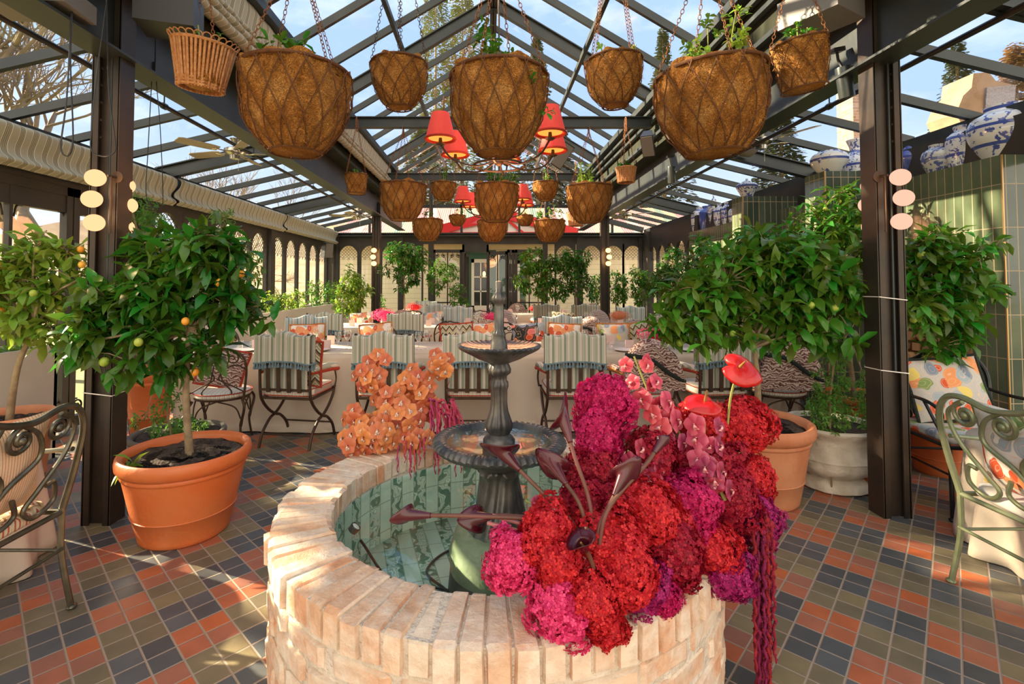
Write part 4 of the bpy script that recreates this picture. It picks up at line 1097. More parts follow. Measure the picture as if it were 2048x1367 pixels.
anthurium(ra, [at(1420,950,1.9), at(1385,895,1.88)], 0.04, (-0.2,-0.8,0.4), 0.2)
# ================================================================ POTS AND TREES
def pot_prof(R, h, rb):
    t = R/0.4
    return [(rb, 0), (rb+0.012*t, 0.012), (rb+0.016*t, 0.03), (rb+0.016*t+(R*0.90-rb-0.016*t)*0.38, h*0.30), (rb+0.016*t+(R*0.90-rb-0.016*t)*0.39+0.005, h*0.307), (rb+0.016*t+(R*0.90-rb-0.016*t)*0.405, h*0.315), (R*0.90, h*0.76), (R*0.915, h*0.765), (R*0.93, h*0.79), (R*0.915, h*0.815),
            (R*0.935, h*0.82), (R*0.99, h*0.87), (R*1.0, h*0.93), (R*0.985, h*0.985), (R*0.955, h), (R*0.90, h*0.985), (R*0.875, h*0.94), (R*0.86, h*0.80), (0.0, h*0.79)]
def pot_parts(t, R, h, rb, mat=None, off=(0,0,0)):
    P(t, 'pot', MB().lathe(pot_prof(R, h, rb), 64, off), mat or terra, ang=50)
    rr = random.Random(int(R*1000)); hh = h*0.90
    P(t, 'soil', MB().lathe([(R*0.868*i/8, hh + (0.012*math.sin(i*2.1) if 0 < i < 8 else 0)) for i in range(9)][::-1], 40, off, fn=lambda r, z, a: (r, z + 0.008*math.sin(a*5+r*40) + 0.006*math.sin(a*13+r*90))), soil_m, ang=0)
def tree(label, loc, pot, trunk, blobs, nleaf, L_, Wd, mat, seed, fruit=None, group=None, name='potted_citrus_tree', cat='tree', per=7, potmat=None, tr=0.018, up=0.35, droop=0.35, bark=None):
    """trunk and blobs in room coordinates; blobs (centre, rx, ry, rz)"""
    t = T(name, label, cat, loc, 0, group)
    if pot: pot_parts(t, *pot, mat=potmat)
    bl = [(b[0][0], b[0][1], b[0][2], b[1], b[2], b[3]) for b in blobs]
    m, tips = foliage(bl, nleaf*1.45, L_*1.13, Wd*1.13, seed, per, up, droop=droop)
    W(t, 'foliage', m, mat, ang=0)
    tk = sp(trunk, 6); n = len(tk)
    b = MB().tube(tk, [tr*(1.25-0.55*i/n) for i in range(n)], 12)
    W(t, 'trunk', b, bark or bark_m)
    rr = random.Random(seed); b = MB(); top = tk[-1]
    for q in bl:
        c = Vector(q[:3]); mid = top.lerp(c, 0.5) + Vector((rr.gauss(0,.03), rr.gauss(0,.03), 0.03))
        b.tube(sp([top, mid, c], 4), [tr*0.6, tr*0.55, tr*0.5, tr*0.45, tr*0.42, tr*0.4, tr*0.36, tr*0.32, tr*0.3], 7)
    for (p, d) in tips:
        c = min((Vector(q[:3]) for q in bl), key=lambda z: (z-p).length)
        s_ = c.lerp(p, 0.25); b.tube([s_, s_.lerp(p, 0.6)+Vector((0,0,0.01)), p], [tr*0.22, tr*0.17, tr*0.08], 4)
    W(t, 'branches', b, bark or bark_m)
    if fruit:
        for i in range(fruit[0]):
            p, d = tips[rr.randrange(len(tips))]; r = fruit[1]*rr.uniform(0.8, 1.15)
            q = p + Vector((d.x*L_*0.5, -abs(d.y)*L_*0.6, -0.4*L_)) - t.location
            P(t, 'fruit', MB().ell(q, r, r, r*1.08, 12, 8), fruit[2][i % len(fruit[2])])
    return t
def B(px, py, rpx, Y, ry=None, k=1.0, ty=None):
    c = at(px, py, Y); r = rpx*Y/F
    return (c, r, ty or r*0.9, (ry or rpx)*Y/F)
# 1 left, large rimmed pot
Y = 2.96; PX1 = -1.80
tree('tall citrus tree with small orange fruit in the large terracotta pot left of the fountain', (PX1, Y, 0), (0.352, 0.49, 0.225), [(PX1+0.02, Y, 0.42), (PX1-0.01, Y, 0.8), (PX1+0.0, Y, 1.18)],
     [B(230,620,75,Y), B(320,570,85,Y), B(420,520,75,Y), B(455,610,65,Y), B(330,690,60,Y-.05), B(190,660,60,Y-.05), B(415,690,45,Y), B(450,478,30,Y), B(300,490,50,Y+.1), B(520,610,30,Y), B(150,690,28,Y-.1), B(260,720,35,Y-.1), B(380,480,40,Y+.1)],
     1350, 0.118, 0.050, leaf_dk, 21, fruit=(16, 0.026, [fruit_o, fruit_g, fruit_g]), tr=0.019)
# fallen leaves and sprout in the pot
t = T('sprouting_weed', 'small bright green sprout growing in the soil of the large left pot', 'sprout', (PX1-0.16, Y-0.22, 0.452))
m, _ = foliage([(0, 0, 0.02, 0.05, 0.03, 0.02)], 10, 0.10, 0.03, 4, 5, 0.4); P(t, 'leaves', m, leaf_lt, ang=0)
# 2 right, large rimmed pot
Y = 3.44; PX2 = 1.84
tree('spreading citrus tree in the terracotta pot right of the fountain', (PX2, Y, 0), (0.375, 0.53, 0.26), [(PX2+0.03, Y, 0.45), (PX2+0.04, Y, 0.75), (PX2+0.02, Y, 1.02)],
     [B(1385,600,65,Y), B(1340,640,45,Y), B(1455,560,70,Y), B(1540,520,75,Y+.1), B(1620,540,75,Y), B(1690,590,55,Y-.1), B(1560,620,75,Y), B(1640,660,45,Y-.1), B(1400,665,40,Y-.1), B(1480,650,50,Y-.1), B(1700,660,28,Y-.2), B(1350,580,30,Y)],
     1350, 0.118, 0.050, leaf_m, 22, fruit=(7, 0.024, [fruit_g]), tr=0.021, potmat=terra_pale)
# 3 behind right, taller bushy
Y = 4.6
tree('tall bushy lime tree rising against the green tiles left of the right post', (3.42, Y, 0), (0.28, 0.45, 0.19), [(3.42, Y, 0.4), (3.35, Y, 0.9), (3.2, Y, 1.3)],
     [B(1640,460,65,Y), B(1580,500,60,Y), B(1700,430,55,Y), B(1680,385,30,Y), B(1720,500,50,Y), B(1500,490,45,Y), B(1640,560,70,Y), B(1445,520,40,Y)],
     1300, 0.105, 0.040, leaf_m, 23, fruit=(4, 0.024, [fruit_g]))
Y = 6.25
tree('dark leaved potted citrus behind the right citrus tree beside the tiled wall', (3.0, Y, 0), (0.30, 0.42, 0.22), [(3.0, Y, 0.4), (3.0, Y, 0.9), (2.98, Y, 1.15)],
     [B(1400,520,50,Y), B(1370,570,45,Y), B(1470,540,55,Y), B(1430,600,50,Y)], 800, 0.10, 0.04, leaf_dk, 24)
# 4 right of the right post
Y = 3.5
tree('lime tree with green fruit in a terracotta pot right of the right steel post', (3.50, 3.86, 0), (0.20, 0.42, 0.14), [(3.50, 3.86, 0.36), (3.45, 3.78, 0.75), (3.40, 3.6, 1.05)],
     [B(1860,530,60,Y), B(1920,560,60,Y), B(1955,505,28,Y-.1), B(1840,610,55,Y), B(1915,640,50,Y), B(2000,478,16,Y-.1), B(1975,570,28,Y), B(1880,690,32,Y), B(1890,480,40,Y), B(1845,480,35,Y)],
     950, 0.105, 0.042, leaf_m, 25, fruit=(14, 0.025, [fruit_g]))
# 5 far left
Y = 3.3
tree('pale leaved citrus tree with yellow fruit at the left edge beside the planter', (-3.2, Y, 0), (0.25, 0.60, 0.17), [(-3.2, Y, 0.5), (-3.15, Y, 0.9), (-3.05, Y, 1.15)],
     [B(25,530,55,Y), B(85,560,55,Y), B(135,500,38,Y), B(40,630,50,Y), B(105,660,35,Y), B(155,560,35,Y), B(-40,560,60,Y), B(70,490,35,Y)],
     720, 0.10, 0.045, leaf_lt, 26, fruit=(14, 0.026, [fruit_g, fruit_o, fruit_g]), potmat=terra_pale)
# 6 tall pot with fern behind the left post
Y = 4.75
tree('fine leaved climbing plant in a tall terracotta pot behind the left citrus', (-3.25, Y, 0), (0.22, 0.66, 0.14), [(-3.25, Y, 0.6), (-3.2, Y, 0.9), (-3.2, Y, 1.2)],
     [B(262,780,28,Y,60), B(300,600,60,Y), B(360,520,60,Y), B(440,450,40,Y), B(480,540,50,Y), B(300,470,50,Y), B(290,840,24,Y-.6)], 2600, 0.045, 0.016, fern_m, 27, name='potted_climber', cat='plant', per=9, tr=0.01)
def simple_tree(label, px, py, Y, rad, n, mat, seed, trunkpx, L_=0.08, zb=0.0, group=None, blobs=None, name='potted_citrus_tree', pr=0.22):
    bx = at(trunkpx, py, Y)
    bl = blobs or [B(px, py, rad, Y), B(px-rad*.6, py+rad*.3, rad*.6, Y), B(px+rad*.6, py+rad*.3, rad*.6, Y), B(px, py-rad*.5, rad*.6, Y)]
    return tree(label, (bx.x, Y, 0), (pr, 0.40, 0.16), [(bx.x, Y, 0.36), (bx.x+0.02, Y, 0.8), (bx.x, Y, at(px, py+rad*0.6, Y).z)], bl, n, L_, L_*0.42, mat, seed, group=group, name=name, tr=0.014)
simple_tree('bright lime green bush left of the far left post', 702, 570, 9.2, 30, 700, leaf_lt, 31, 702, 0.09, blobs=[B(702,560,26,9.2), B(700,590,36,9.2), B(690,605,30,9.2), B(718,585,30,9.2), B(700,540,16,9.2)])
simple_tree('round headed standard tree right of the far left post', 812, 530, 9.5, 40, 900, leaf_dk, 32, 808, 0.09, blobs=[B(812,512,34,9.5), B(790,500,22,9.5), B(838,520,26,9.5), B(770,535,16,9.5), B(815,545,30,9.5), B(806,575,14,9.5)])
simple_tree('leafy vine tree beside the left of the cottage doorway', 885, 560, 12.2, 30, 650, leaf_m, 33, 900, 0.085, blobs=[B(872,560,20,12.2,30), B(900,545,20,12.2), B(915,590,18,12.2,26), B(880,530,14,12.2), B(930,598,10,12.2)])
simple_tree('potted tree right of the cottage doorway with arching branches', 1070, 545, 9.5, 34, 800, leaf_m, 34, 1075, 0.09, blobs=[B(1062,520,28,9.5), B(1050,560,22,9.5,26), B(1090,545,26,9.5), B(1090,580,22,9.5)])
simple_tree('dense dark tree between the doorway and the far right post', 1150, 540, 9.45, 40, 1000, leaf_dk, 35, 1150, 0.09, blobs=[B(1135,530,32,9.45), B(1160,520,26,9.45), B(1120,575,26,9.45), B(1165,570,28,9.45), B(1110,520,20,9.45)])
simple_tree('tree right behind the far right post', 1200, 570, 12.2, 34, 750, leaf_m, 36, 1230, 0.085, blobs=[B(1196,575,18,12.2,34), B(1232,560,22,12.2), B(1250,580,20,12.2), B(1235,590,20,12.2)])
simple_tree('tree before the right arched back windows', 1300, 570, 12.2, 34, 800, leaf_m, 37, 1285, 0.085, blobs=[B(1275,550,20,12.2), B(1300,560,24,12.2), B(1320,575,20,12.2), B(1285,590,22,12.2)])
simple_tree('fine leaved tree at the corner of the tiled wall', 1350, 540, 9.2, 34, 900, leaf_dk, 38, 1345, 0.08, blobs=[B(1345,520,24,9.2), B(1330,550,28,9.2), B(1360,580,30,9.2), B(1350,500,16,9.2)])
# plants in the planters
for i, (y0, y1, n, lab) in enumerate(((6.4, 8.2, 700, 'leafy jasmine in the near half of the long pale planter'), (8.3, 10.4, 800, 'bright shrub growing in the middle of the long pale planter'), (10.5, 12.9, 800, 'shrub at the far end of the long pale planter'))):
    t = T('planter_shrub', lab, 'shrub', (-3.9, (y0+y1)/2, 0.90))
    bl = [(0, (k-1.5)*(y1-y0)/4.2, 0.14+0.09*((k*3+i) % 3), 0.14, 0.20, 0.14+0.09*((k*3+i) % 3)) for k in range(4)]
    m, _ = foliage(bl, n, 0.075, 0.03, 40+i, 7); P(t, 'foliage', m, leaf_lt if i == 1 else leaf_m, ang=0)
    b = MB()
    for q in bl: b.tube([(q[0], q[1], 0.0), (q[0], q[1], q[2])], 0.008, 6)
    P(t, 'stem', b, bark_m)
t = T('planter_ivy', 'bright scalloped leaves growing from the near left planter', 'plant', (-3.85, 3.6, 0.88))
m, _ = foliage([(0.05, q, 0.05, 0.10, 0.2, 0.06) for q in (-0.1, 0.1, 0.3)], 320, 0.06, 0.055, 44, 6, 0.8, droop=0.1); P(t, 'foliage', m, leaf_lt, ang=0)
# climbers on posts
def climber(lab, x, y, segs, n, seed, mat=fern_m, L_=0.035, r=0.10):
    t = T('climbing_jasmine', lab, 'climbing plant', (x, y, 0))
    bl = [(dx, dy, z, r*rs, r*rs, hz) for (dx, dy, z, hz, rs) in segs]
    m, _ = foliage(bl, n, L_, L_*0.4, seed, 8, 0.2); P(t, 'foliage', m, mat, ang=0)
    b = MB().tube(sp([(segs[0][0], segs[0][1], 0.0)] + [(s_[0], s_[1], s_[2]) for s_ in segs], 4), 0.006, 6)
    P(t, 'stem', b, bark_m)
    return t
climber('fine leaved jasmine twining up behind the left steel post', -2.36, 3.38, [(0.20,0.0,0.40,0.12,1.2),(0.18,-0.02,0.60,0.16,1.1),(0.20,0.0,0.85,0.16,1.1),(0.1,0,1.2,0.2,0.8),(0.0,0,1.6,0.25,1.5),(-0.1,0,1.95,0.2,1.7)], 2200, 51)
climber('fine leaved jasmine twining up beside the right steel post above the stone urn', 2.50, 3.44, [(-0.12,0,0.55,0.16,1.5),(-0.10,0,0.80,0.16,1.3),(-0.06,0.0,1.05,0.2,0.8),(-0.05,0,1.3,0.15,0.5),(0.16,0,0.70,0.20,1.0)], 1600, 52)
climber('thin jasmine strands at the far left post', -2.37, 10.6, [(0.05,0,0.5,0.2,1.2),(0.08,0,1.0,0.3,0.9)], 260, 53, L_=0.06)
climber('thin jasmine strands at the far right post', 2.48, 10.6, [(-0.12,0,0.6,0.3,1.3),(0.08,0,1.2,0.3,1.1)], 300, 54, L_=0.06)
# twine round posts
for (x, y, z, lab) in ((-2.378,3.075,0.79,'white twine tied round the left post'),(2.558,3.165,0.91,'lower twine tied round the right post'),(2.558,3.165,1.37,'upper twine tied round the right post')):
    S('twine', MB().tube([(-0.088,-0.067,0.01),(0.088,-0.067,-0.01),(0.088,0.067,0.0),(-0.088,0.067,0.01)], 0.0035, 6, closed=True), linen_w, lab, 'twine', (x, y, z))
# stone urn
t = T('stone_urn', 'weathered pale stone urn planter standing left of the right steel post', 'urn', (2.50, 3.62, 0))
def urn_fn(r, z, a): return (r*(1+0.02*math.sin(5*a)+0.012*math.sin(13*a+z*20)), z)
P(t, 'urn_body', MB().lathe([(0.20,0),(0.225,0.015),(0.225,0.05),(0.20,0.075),(0.17,0.09),(0.19,0.11),(0.24,0.14),(0.262,0.18),(0.255,0.21),(0.262,0.225),(0.25,0.24),(0.245,0.30),(0.255,0.36),(0.285,0.40),(0.315,0.425),(0.32,0.44),(0.305,0.455),(0.275,0.45),(0.26,0.41),(0.0,0.40)], 56, fn=urn_fn), stone_m, ang=50)
P(t, 'soil', MB().lathe([(0.262,0.425),(0.12,0.432),(0,0.435)], 32), soil_m, ang=0)
m, _ = foliage([(-0.12,-0.05,0.52,0.10,0.10,0.08),(0.02,0.05,0.60,0.14,0.12,0.14)], 500, 0.03, 0.012, 60, 8); P(t, 'seedlings', m, fern_m, ang=0)
# small pots at the right
def small_pot(lab, x, y, R, h, rb, mat, leaf=None, seed=0, cat='pot', name='terracotta_pot', z=0, plant=None):
    t = T(name, lab, cat, (x, y, z)); pot_parts(t, R, h, rb, mat)
    if leaf:
        m, _ = foliage([(0, 0, h+plant[0]*0.6, plant[1], plant[1], plant[0])], leaf[0], leaf[1], leaf[1]*0.4, seed, 7); P(t, 'foliage', m, leaf[2], ang=0)
    return t
p = atz(1685, 800, 0); 
small_pot('black plastic nursery pot with small flowering plant behind the stone urn', 3.05, 4.35, 0.13, 0.30, 0.10, black_pl, (160, 0.035, leaf_lt), 61, 'pot', 'nursery_pot', plant=(0.10, 0.10))
small_pot('rounded terracotta pot with ferny plant behind the stone urn', 2.98, 3.98, 0.22, 0.34, 0.15, terra_pale, (600, 0.035, fern_m), 62, 'pot', plant=(0.16, 0.2))
small_pot('terracotta pot standing half hidden right of the right steel post', 2.80, 3.55, 0.15, 0.36, 0.11, terra, (400, 0.035, fern_m), 63, 'pot', plant=(0.18, 0.16))
small_pot('wide low dark rimmed pot behind the large left pot', -2.45, 3.92, 0.34, 0.30, 0.22, mk('dark_stone_pot', (0.10,0.085,0.06), (0.16,0.13,0.10), rough=0.8, scale=6, bump=0.4), (350, 0.04, fern_m), 64, 'pot', 'stone_pot', plant=(0.06, 0.22))
small_pot('brown glazed pot beside the near left planter end', -3.3, 4.75, 0.16, 0.4, 0.11, mk('brown_glaze', (0.16,0.07,0.03), rough=0.25), None, 65, 'pot', 'glazed_pot')
S('foot_stone', MB().ell((0, 0, 0.09), 0.12, 0.11, 0.09, 24, 14), stone_m, 'rounded pale stone behind the foot of the left steel post', 'stone', (-2.13, 3.36, 0), ang=0)
S('soil_sack', MB().ell((0, 0, 0.09), 0.30, 0.16, 0.09, 24, 12), mk('printed_sack', (0.05,0.22,0.12), (0.45,0.10,0.12), rough=0.35, scale=5), 'green and red printed sack lying by the tiled wall', 'sack', (3.05, 5.4, 0), 0.4, ang=0)
# ================================================================ CHAIRS
def scroll2(c, r0, r1, a0, turns, f, n=22): return [f(*q) for q in spiral(c, r0, r1, a0, turns, n)]
def make_curule(cover=stripe_sage):
    """striped armchair: curule iron frame, slat back, draped cover with tassels; faces +y"""
    t = T('striped_armchair', 'x', 'chair')
    for s in (-1, 1):
        x = s*0.24; m = MB()
        m.tube(sp([(x,-0.25,0.0),(x,-0.20,0.12),(x,-0.09,0.22),(x,0.0,0.25),(x,0.10,0.31),(x,0.19,0.40),(x,0.21,0.47)], 5), 0.013, 8)
        P(t, 'leg', m, iron_brown)
        m = MB()
        m.tube(sp([(x,0.23,0.0),(x,0.18,0.12),(x,0.08,0.21),(x,0.0,0.24),(x,-0.10,0.30),(x,-0.20,0.40),(x,-0.24,0.50),(x,-0.255,0.78),(x,-0.275,1.0)], 5), 0.013, 8)
        m.ell((x, -0.277, 1.008), 0.016, n=8, m=6)
        P(t, 'leg', m, iron_brown)
        m = MB().tube(sp([(x*1.12,0.16,0.47),(x*1.16,0.17,0.56),(x*1.12,0.15,0.67)], 4), 0.009, 8)
        m.tube([(x,0.19,0.47),(x*1.14,0.17,0.48)], 0.008, 6)
        P(t, 'arm_support', m, iron_brown)
        m = MB(); m.tube(sp([(x,-0.24,0.70),(x*1.08,-0.1,0.70),(x*1.14,0.08,0.69),(x*1.14,0.19,0.67)], 5), [0.02]+[0.030]*14+[0.022], 10)
        arm = P(t, 'armrest', m, cover)
        f = MB(); f.tube(sp([(x,-0.23,0.672),(x*1.10,-0.1,0.668),(x*1.20,0.08,0.66),(x*1.20,0.19,0.645),(x*1.0,0.22,0.65)], 6), 0.019, 8)
        P(arm, 'fringe', f, fringe_red)
    P(t, 'stretcher', MB().tube([(-0.24,-0.2,0.11),(0.24,-0.2,0.11)], 0.008, 8), iron_brown)
    P(t, 'stretcher', MB().tube([(-0.24,0.19,0.13),(0.24,0.19,0.13)], 0.008, 8), iron_brown)
    for i in range(4):
        x = -0.15+0.10*i; P(t, 'slat', MB().bar((x,-0.262,0.50),(x,-0.282,0.98), 0.036, 0.008, (0,1,0)), iron_brown, smooth=False)
    P(t, 'back_rail', MB().bar((-0.24,-0.25,0.52),(0.24,-0.25,0.52), 0.012, 0.02).bar((-0.24,-0.282,0.985),(0.24,-0.282,0.985), 0.012, 0.03), iron_brown, smooth=False)
    P(t, 'seat_frame', MB().bar((-0.24,-0.22,0.44),(0.24,-0.22,0.44),0.02,0.02).bar((-0.24,0.22,0.45),(0.24,0.22,0.45),0.02,0.02).bar((-0.24,-0.22,0.44),(-0.24,0.22,0.45),0.02,0.02).bar((0.24,-0.22,0.44),(0.24,0.22,0.45),0.02,0.02), iron_brown, smooth=False)
    def cush(u, v):
        a = u*2*PI; ca, sa = math.cos(a), math.sin(a); e = 0.26
        r = (abs(ca)**8+abs(sa)**8)**(-1/8)
        z = 0.455 + 0.075*v; b = 1 - 0.06*(2*v-1)**4
        return (ca*r*0.245*b, sa*r*0.235*b, z)
    m = MB().grid(cush, 32, 6, closeu=True)
    m.v += [(0,0,0.545)]; k = len(m.v)-1
    m.f += [(i*7+6, ((i+1) % 32)*7+6, k) for i in range(32)]
    sc = P(t, 'seat_cushion', m, stripe_pad, ang=0)
    pp = MB()
    for z in (0.468, 0.522): pp.tube([cush(i/32, 0.15 if z < 0.5 else 0.9) for i in range(32)], 0.005, 6, closed=True)
    P(sc, 'piping', pp, fringe_red)
    # back cushion in front of the slats
    P(t, 'back_cushion', MB().grid(lambda u, v: ((u-0.5)*0.42, -0.235+0.045*math.sin(PI*u)**0.4*math.sin(PI*v)**0.4, 0.53+0.46*v - 0.02*v), 12, 12).grid(lambda u, v: ((0.5-u)*0.42, -0.240, 0.53+0.46*v), 2, 2), cover, ang=0)
    # cover draped over the top: wavy upper and lower hem
    def hemtop(x): return 1.0 + 0.030*math.cos(x/0.26*PI)**1 * (1 if abs(x) < 0.13 else 0.35) + 0.006
    def cov(u, v):
        x = (u-0.5)*0.54
        zt = 0.998 + 0.028*math.exp(-(x/0.09)**2) + 0.006*math.cos(x*24)
        zb = 0.765 + 0.022*math.exp(-(x/0.10)**2) - 0.006*math.cos(x*24)
        if v < 0.45: k = v/0.45; return (x, -0.299-0.004*math.sin(x*30), zb+(zt-zb)*k)
        if v < 0.55: k = (v-0.45)/0.1; return (x, -0.299+0.10*k, zt+0.012*math.sin(PI*k))
        k = (v-0.55)/0.45; return (x, -0.199+0.01*math.sin(x*20), zt-(zt-zb)*k)
    cv = P(t, 'chair_cover', MB().grid(cov, 36, 20), cover, ang=0)
    f = MB()
    pts = [Vector(cov(i/40, 0)) for i in range(41)]
    f.tube([p + Vector((0,-0.004,-0.004)) for p in pts], 0.008, 6)
    f.tube([pts[0], (pts[0].x, -0.19, pts[0].z-0.005)], 0.008, 6); f.tube([pts[-1], (pts[-1].x, -0.19, pts[-1].z-0.005)], 0.008, 6)
    for i in range(18):
        p = pts[1+int(i*38/17)]; f.lathe([(0.003,0),(0.007,-0.006),(0.006,-0.014),(0.014,-0.034),(0.012,-0.046),(0,-0.046)], 7, (p.x, p.y-0.008, p.z-0.008))
    for x in (pts[0].x, pts[-1].x):
        for yy in (-0.27, -0.23): f.lathe([(0.003,0),(0.007,-0.006),(0.006,-0.014),(0.014,-0.036),(0.012,-0.048),(0,-0.048)], 7, (x, yy, pts[0].z-0.008))
    P(cv, 'tassel_trim', f, tassel_m)
    return t
def make_bistro(iron=iron_brown, pad=stripe_pad):
    """scroll backed iron chair with round ticking pad; faces +y"""
    t = T('scroll_back_chair', 'x', 'chair')
    for sx in (-1, 1):
        for sy in (-1, 1):
            x, y = sx*0.20, sy*0.18
            P(t, 'leg', MB().tube(sp([(x,y,0.43),(x*1.12,y*1.15,0.36),(x*0.98,y*1.0,0.22),(x*0.95,y*0.98,0.15),(x*1.05,y*1.1,0.0)], 5), [0.012]*10+[0.014]*3+[0.010]*8, 8), iron)
    m = MB()
    for s in (-1, 1):
        m.tube(sp([(s*0.19,-0.17,0.25),(s*0.14,-0.18,0.36),(0,-0.20,0.42)], 6), 0.007, 6); m.tube(sp([(s*0.19,0.17,0.25),(s*0.14,0.18,0.36),(0,0.20,0.42)], 6), 0.007, 6)
        m.tube(sp([(s*0.20,-0.16,0.25),(s*0.21,-0.10,0.36),(s*0.22,0,0.42)], 6), 0.007, 6); m.tube(sp([(s*0.20,0.16,0.25),(s*0.21,0.10,0.36),(s*0.22,0,0.42)], 6), 0.007, 6)
    P(t, 'brace', m, iron)
    P(t, 'seat_frame', MB().tube([(0.225*math.cos(a*PI/16), 0.21*math.sin(a*PI/16), 0.43) for a in range(32)], 0.011, 8, closed=True), iron)
    sc = P(t, 'seat_pad', MB().lathe([(0.0,0.435),(0.22,0.437),(0.243,0.455),(0.243,0.475),(0.22,0.492),(0.0,0.50)], 40), pad, ang=50)
    P(sc, 'piping', MB().tube([(0.243*math.cos(a*PI/16), 0.243*math.sin(a*PI/16), 0.482) for a in range(32)], 0.005, 6, closed=True), fringe_red)
    F_ = lambda x, z: (x, -0.20 - 0.10*(z-0.43), z)
    m = MB()
    m.tube([F_(*q) for q in [(-0.215,0.43),(-0.235,0.60),(-0.24,0.72),(-0.21,0.82),(-0.14,0.875),(-0.06,0.88),(0,0.90),(0.06,0.88),(0.14,0.875),(0.21,0.82),(0.24,0.72),(0.235,0.60),(0.215,0.43)]] and sp([F_(*q) for q in [(-0.215,0.43),(-0.235,0.60),(-0.24,0.72),(-0.21,0.82),(-0.13,0.875),(-0.05,0.885),(0,0.90),(0.05,0.885),(0.13,0.875),(0.21,0.82),(0.24,0.72),(0.235,0.60),(0.215,0.43)]], 5), 0.011, 8)
    P(t, 'back_frame', m, iron)
    m = MB()
    for s in (-1, 1):
        m.tube(scroll2((s*0.13,0.80), 0.055, 0.012, PI/2, -s*1.4, F_), 0.0065, 6)
        m.tube(scroll2((s*0.05,0.80), 0.045, 0.010, PI/2, s*1.3, F_), 0.0065, 6)
        m.tube(sp([F_(s*0.22,0.50), F_(s*0.12,0.56), F_(s*0.02,0.62), F_(s*0.06,0.70), F_(s*0.16,0.74), F_(s*0.235,0.70)], 6), 0.0065, 6)
        m.tube(sp([F_(s*0.06,0.43), F_(s*0.12,0.50), F_(s*0.05,0.60), F_(s*0.02,0.74)], 6), 0.0065, 6)
    P(t, 'back_scrollwork', m, iron)
    return t
def make_paisley():
    """round backed chair wholly covered in paisley cloth with fringed arms; faces +y"""
    t = make_bistro(iron_brown); t.name = 'paisley_chair'
    m = MB()
    def cov(u, v):
        a = PI*u; x = -0.27*math.cos(a); z = 0.55 + 0.42*math.sin(a)**0.85
        zz = 0.52 + (z-0.52)*(v*2 if v < 0.5 else 2-v*2)
        return (x, (-0.30 if v < 0.5 else -0.20) - 0.02*math.sin(PI*min(v,1-v)*2), zz)
    c = P(t, 'chair_cover', MB().grid(cov, 28, 16), paisley, ang=0)
    pts = [cov(i/28, 0.47) for i in range(29)]
    for s in (-1, 1):
        ar = P(t, 'armrest', MB().tube(sp([(s*0.25,-0.22,0.68),(s*0.28,0.0,0.69),(s*0.27,0.18,0.66)], 5), 0.026, 8), paisley)
        P(ar, 'fringe', MB().tube(sp([(s*0.25,-0.24,0.665),(s*0.305,0.0,0.665),(s*0.285,0.19,0.64)], 5), 0.02, 8), fringe_or)
        P(t, 'arm_support', MB().tube([(s*0.22,0.12,0.43),(s*0.27,0.15,0.65)], 0.009, 6), iron_brown)
    P(t, 'diagonal_tie', MB().tube(sp([(-0.26,-0.30,0.84),(-0.05,-0.33,0.80),(0.12,-0.33,0.68),(0.27,-0.30,0.60)], 8), 0.019, 8), fringe_bk, label='black fringed sash')
    return t
def cushion_mesh(w, h, d, mat, fr=None):
    def f(s):
        def g(u, v):
            x = (u-0.5)*w; z = v*h; e = max(0.0, math.sin(PI*u)*math.sin(PI*v))**0.45
            pin = 1 - 0.06*(1-abs(2*v-1)**2) ; pinz = 1 - 0.05*(1-abs(2*u-1)**2)
            return (x*pin*(1), s*d/2*e, h/2+(z-h/2)*pinz)
        return g
    return MB().grid(f(-1), 16, 16).grid(lambda u, v: f(1)(1-u, v), 16, 16).mesh('cushion_body', mat, ang=0)
def cushion(label, loc, rot, mat, w=0.42, h=0.42, d=0.13, fr=None, cat='cushion', group=None, name='throw_cushion'):
    t = T(name, label, cat, loc, 0, group); t.rotation_euler = rot
    P(t, 'cushion_body', cushion_mesh(w, h, d, mat), None)
    if fr:
        pts = [(x*w/2*0.99, 0, h/2+z*h/2*0.99) for x, z in ((-1,-1),(0,-0.95),(1,-1),(0.95,0),(1,1),(0,0.95),(-1,1),(-0.95,0))]
        q = []
        for i in range(8): q += [Vector(pts[i]).lerp(Vector(pts[(i+1) % 8]), k/5) for k in range(5)]
        P(t, 'fringe', MB().tube(q, 0.012, 7, closed=True), fr)
    return t
P_ = lambda *a, **k: P(*a, **k)
# ---- first row, near side of the first table (backs to us)
c0 = make_curule(); b0 = make_bistro(); p0 = make_paisley()
used = {}
def put(proto, key, x, y, rz, label, group=None, cover=None, pads=None, sc=1.0):
    if key not in used:
        used[key] = 1; o = proto; o.location = (x, y, 0); o.rotation_euler = (0, 0, rz); o['label'] = label
        if group: o['group'] = group
        o.scale = (sc,)*3
    else: o = dup(proto, (x, y, 0), rz, label, group, sc)
    if cover:
        for ch in o.children:
            if ch.name.split('.')[0] in ('chair_cover', 'back_cushion', 'armrest'):
                ch.data = ch.data.copy(); ch.data.materials[0] = cover
    return o
G1 = 'chairs along the near side of the first long table'
row1 = [(at(600,700,4.62).x, 4.62, -0.16, 'striped armchair with red fringed arms right of the large left pot, turned slightly'), (at(780,700,4.62).x, 4.62, -0.03, 'striped armchair behind the orange orchids'),
        (at(948,700,4.62).x, 4.62, 0.0, 'striped armchair directly behind the iron fountain column'), (at(1139,700,4.62).x, 4.62, 0.02, 'striped armchair right of the iron fountain with its back to us'), (at(1424,700,4.62).x, 4.66, 0.10, 'striped armchair behind the red anthuriums and right citrus trunk')]
for x, y, rz, lab in row1: put(c0, 'c', x, y, rz, lab, G1)
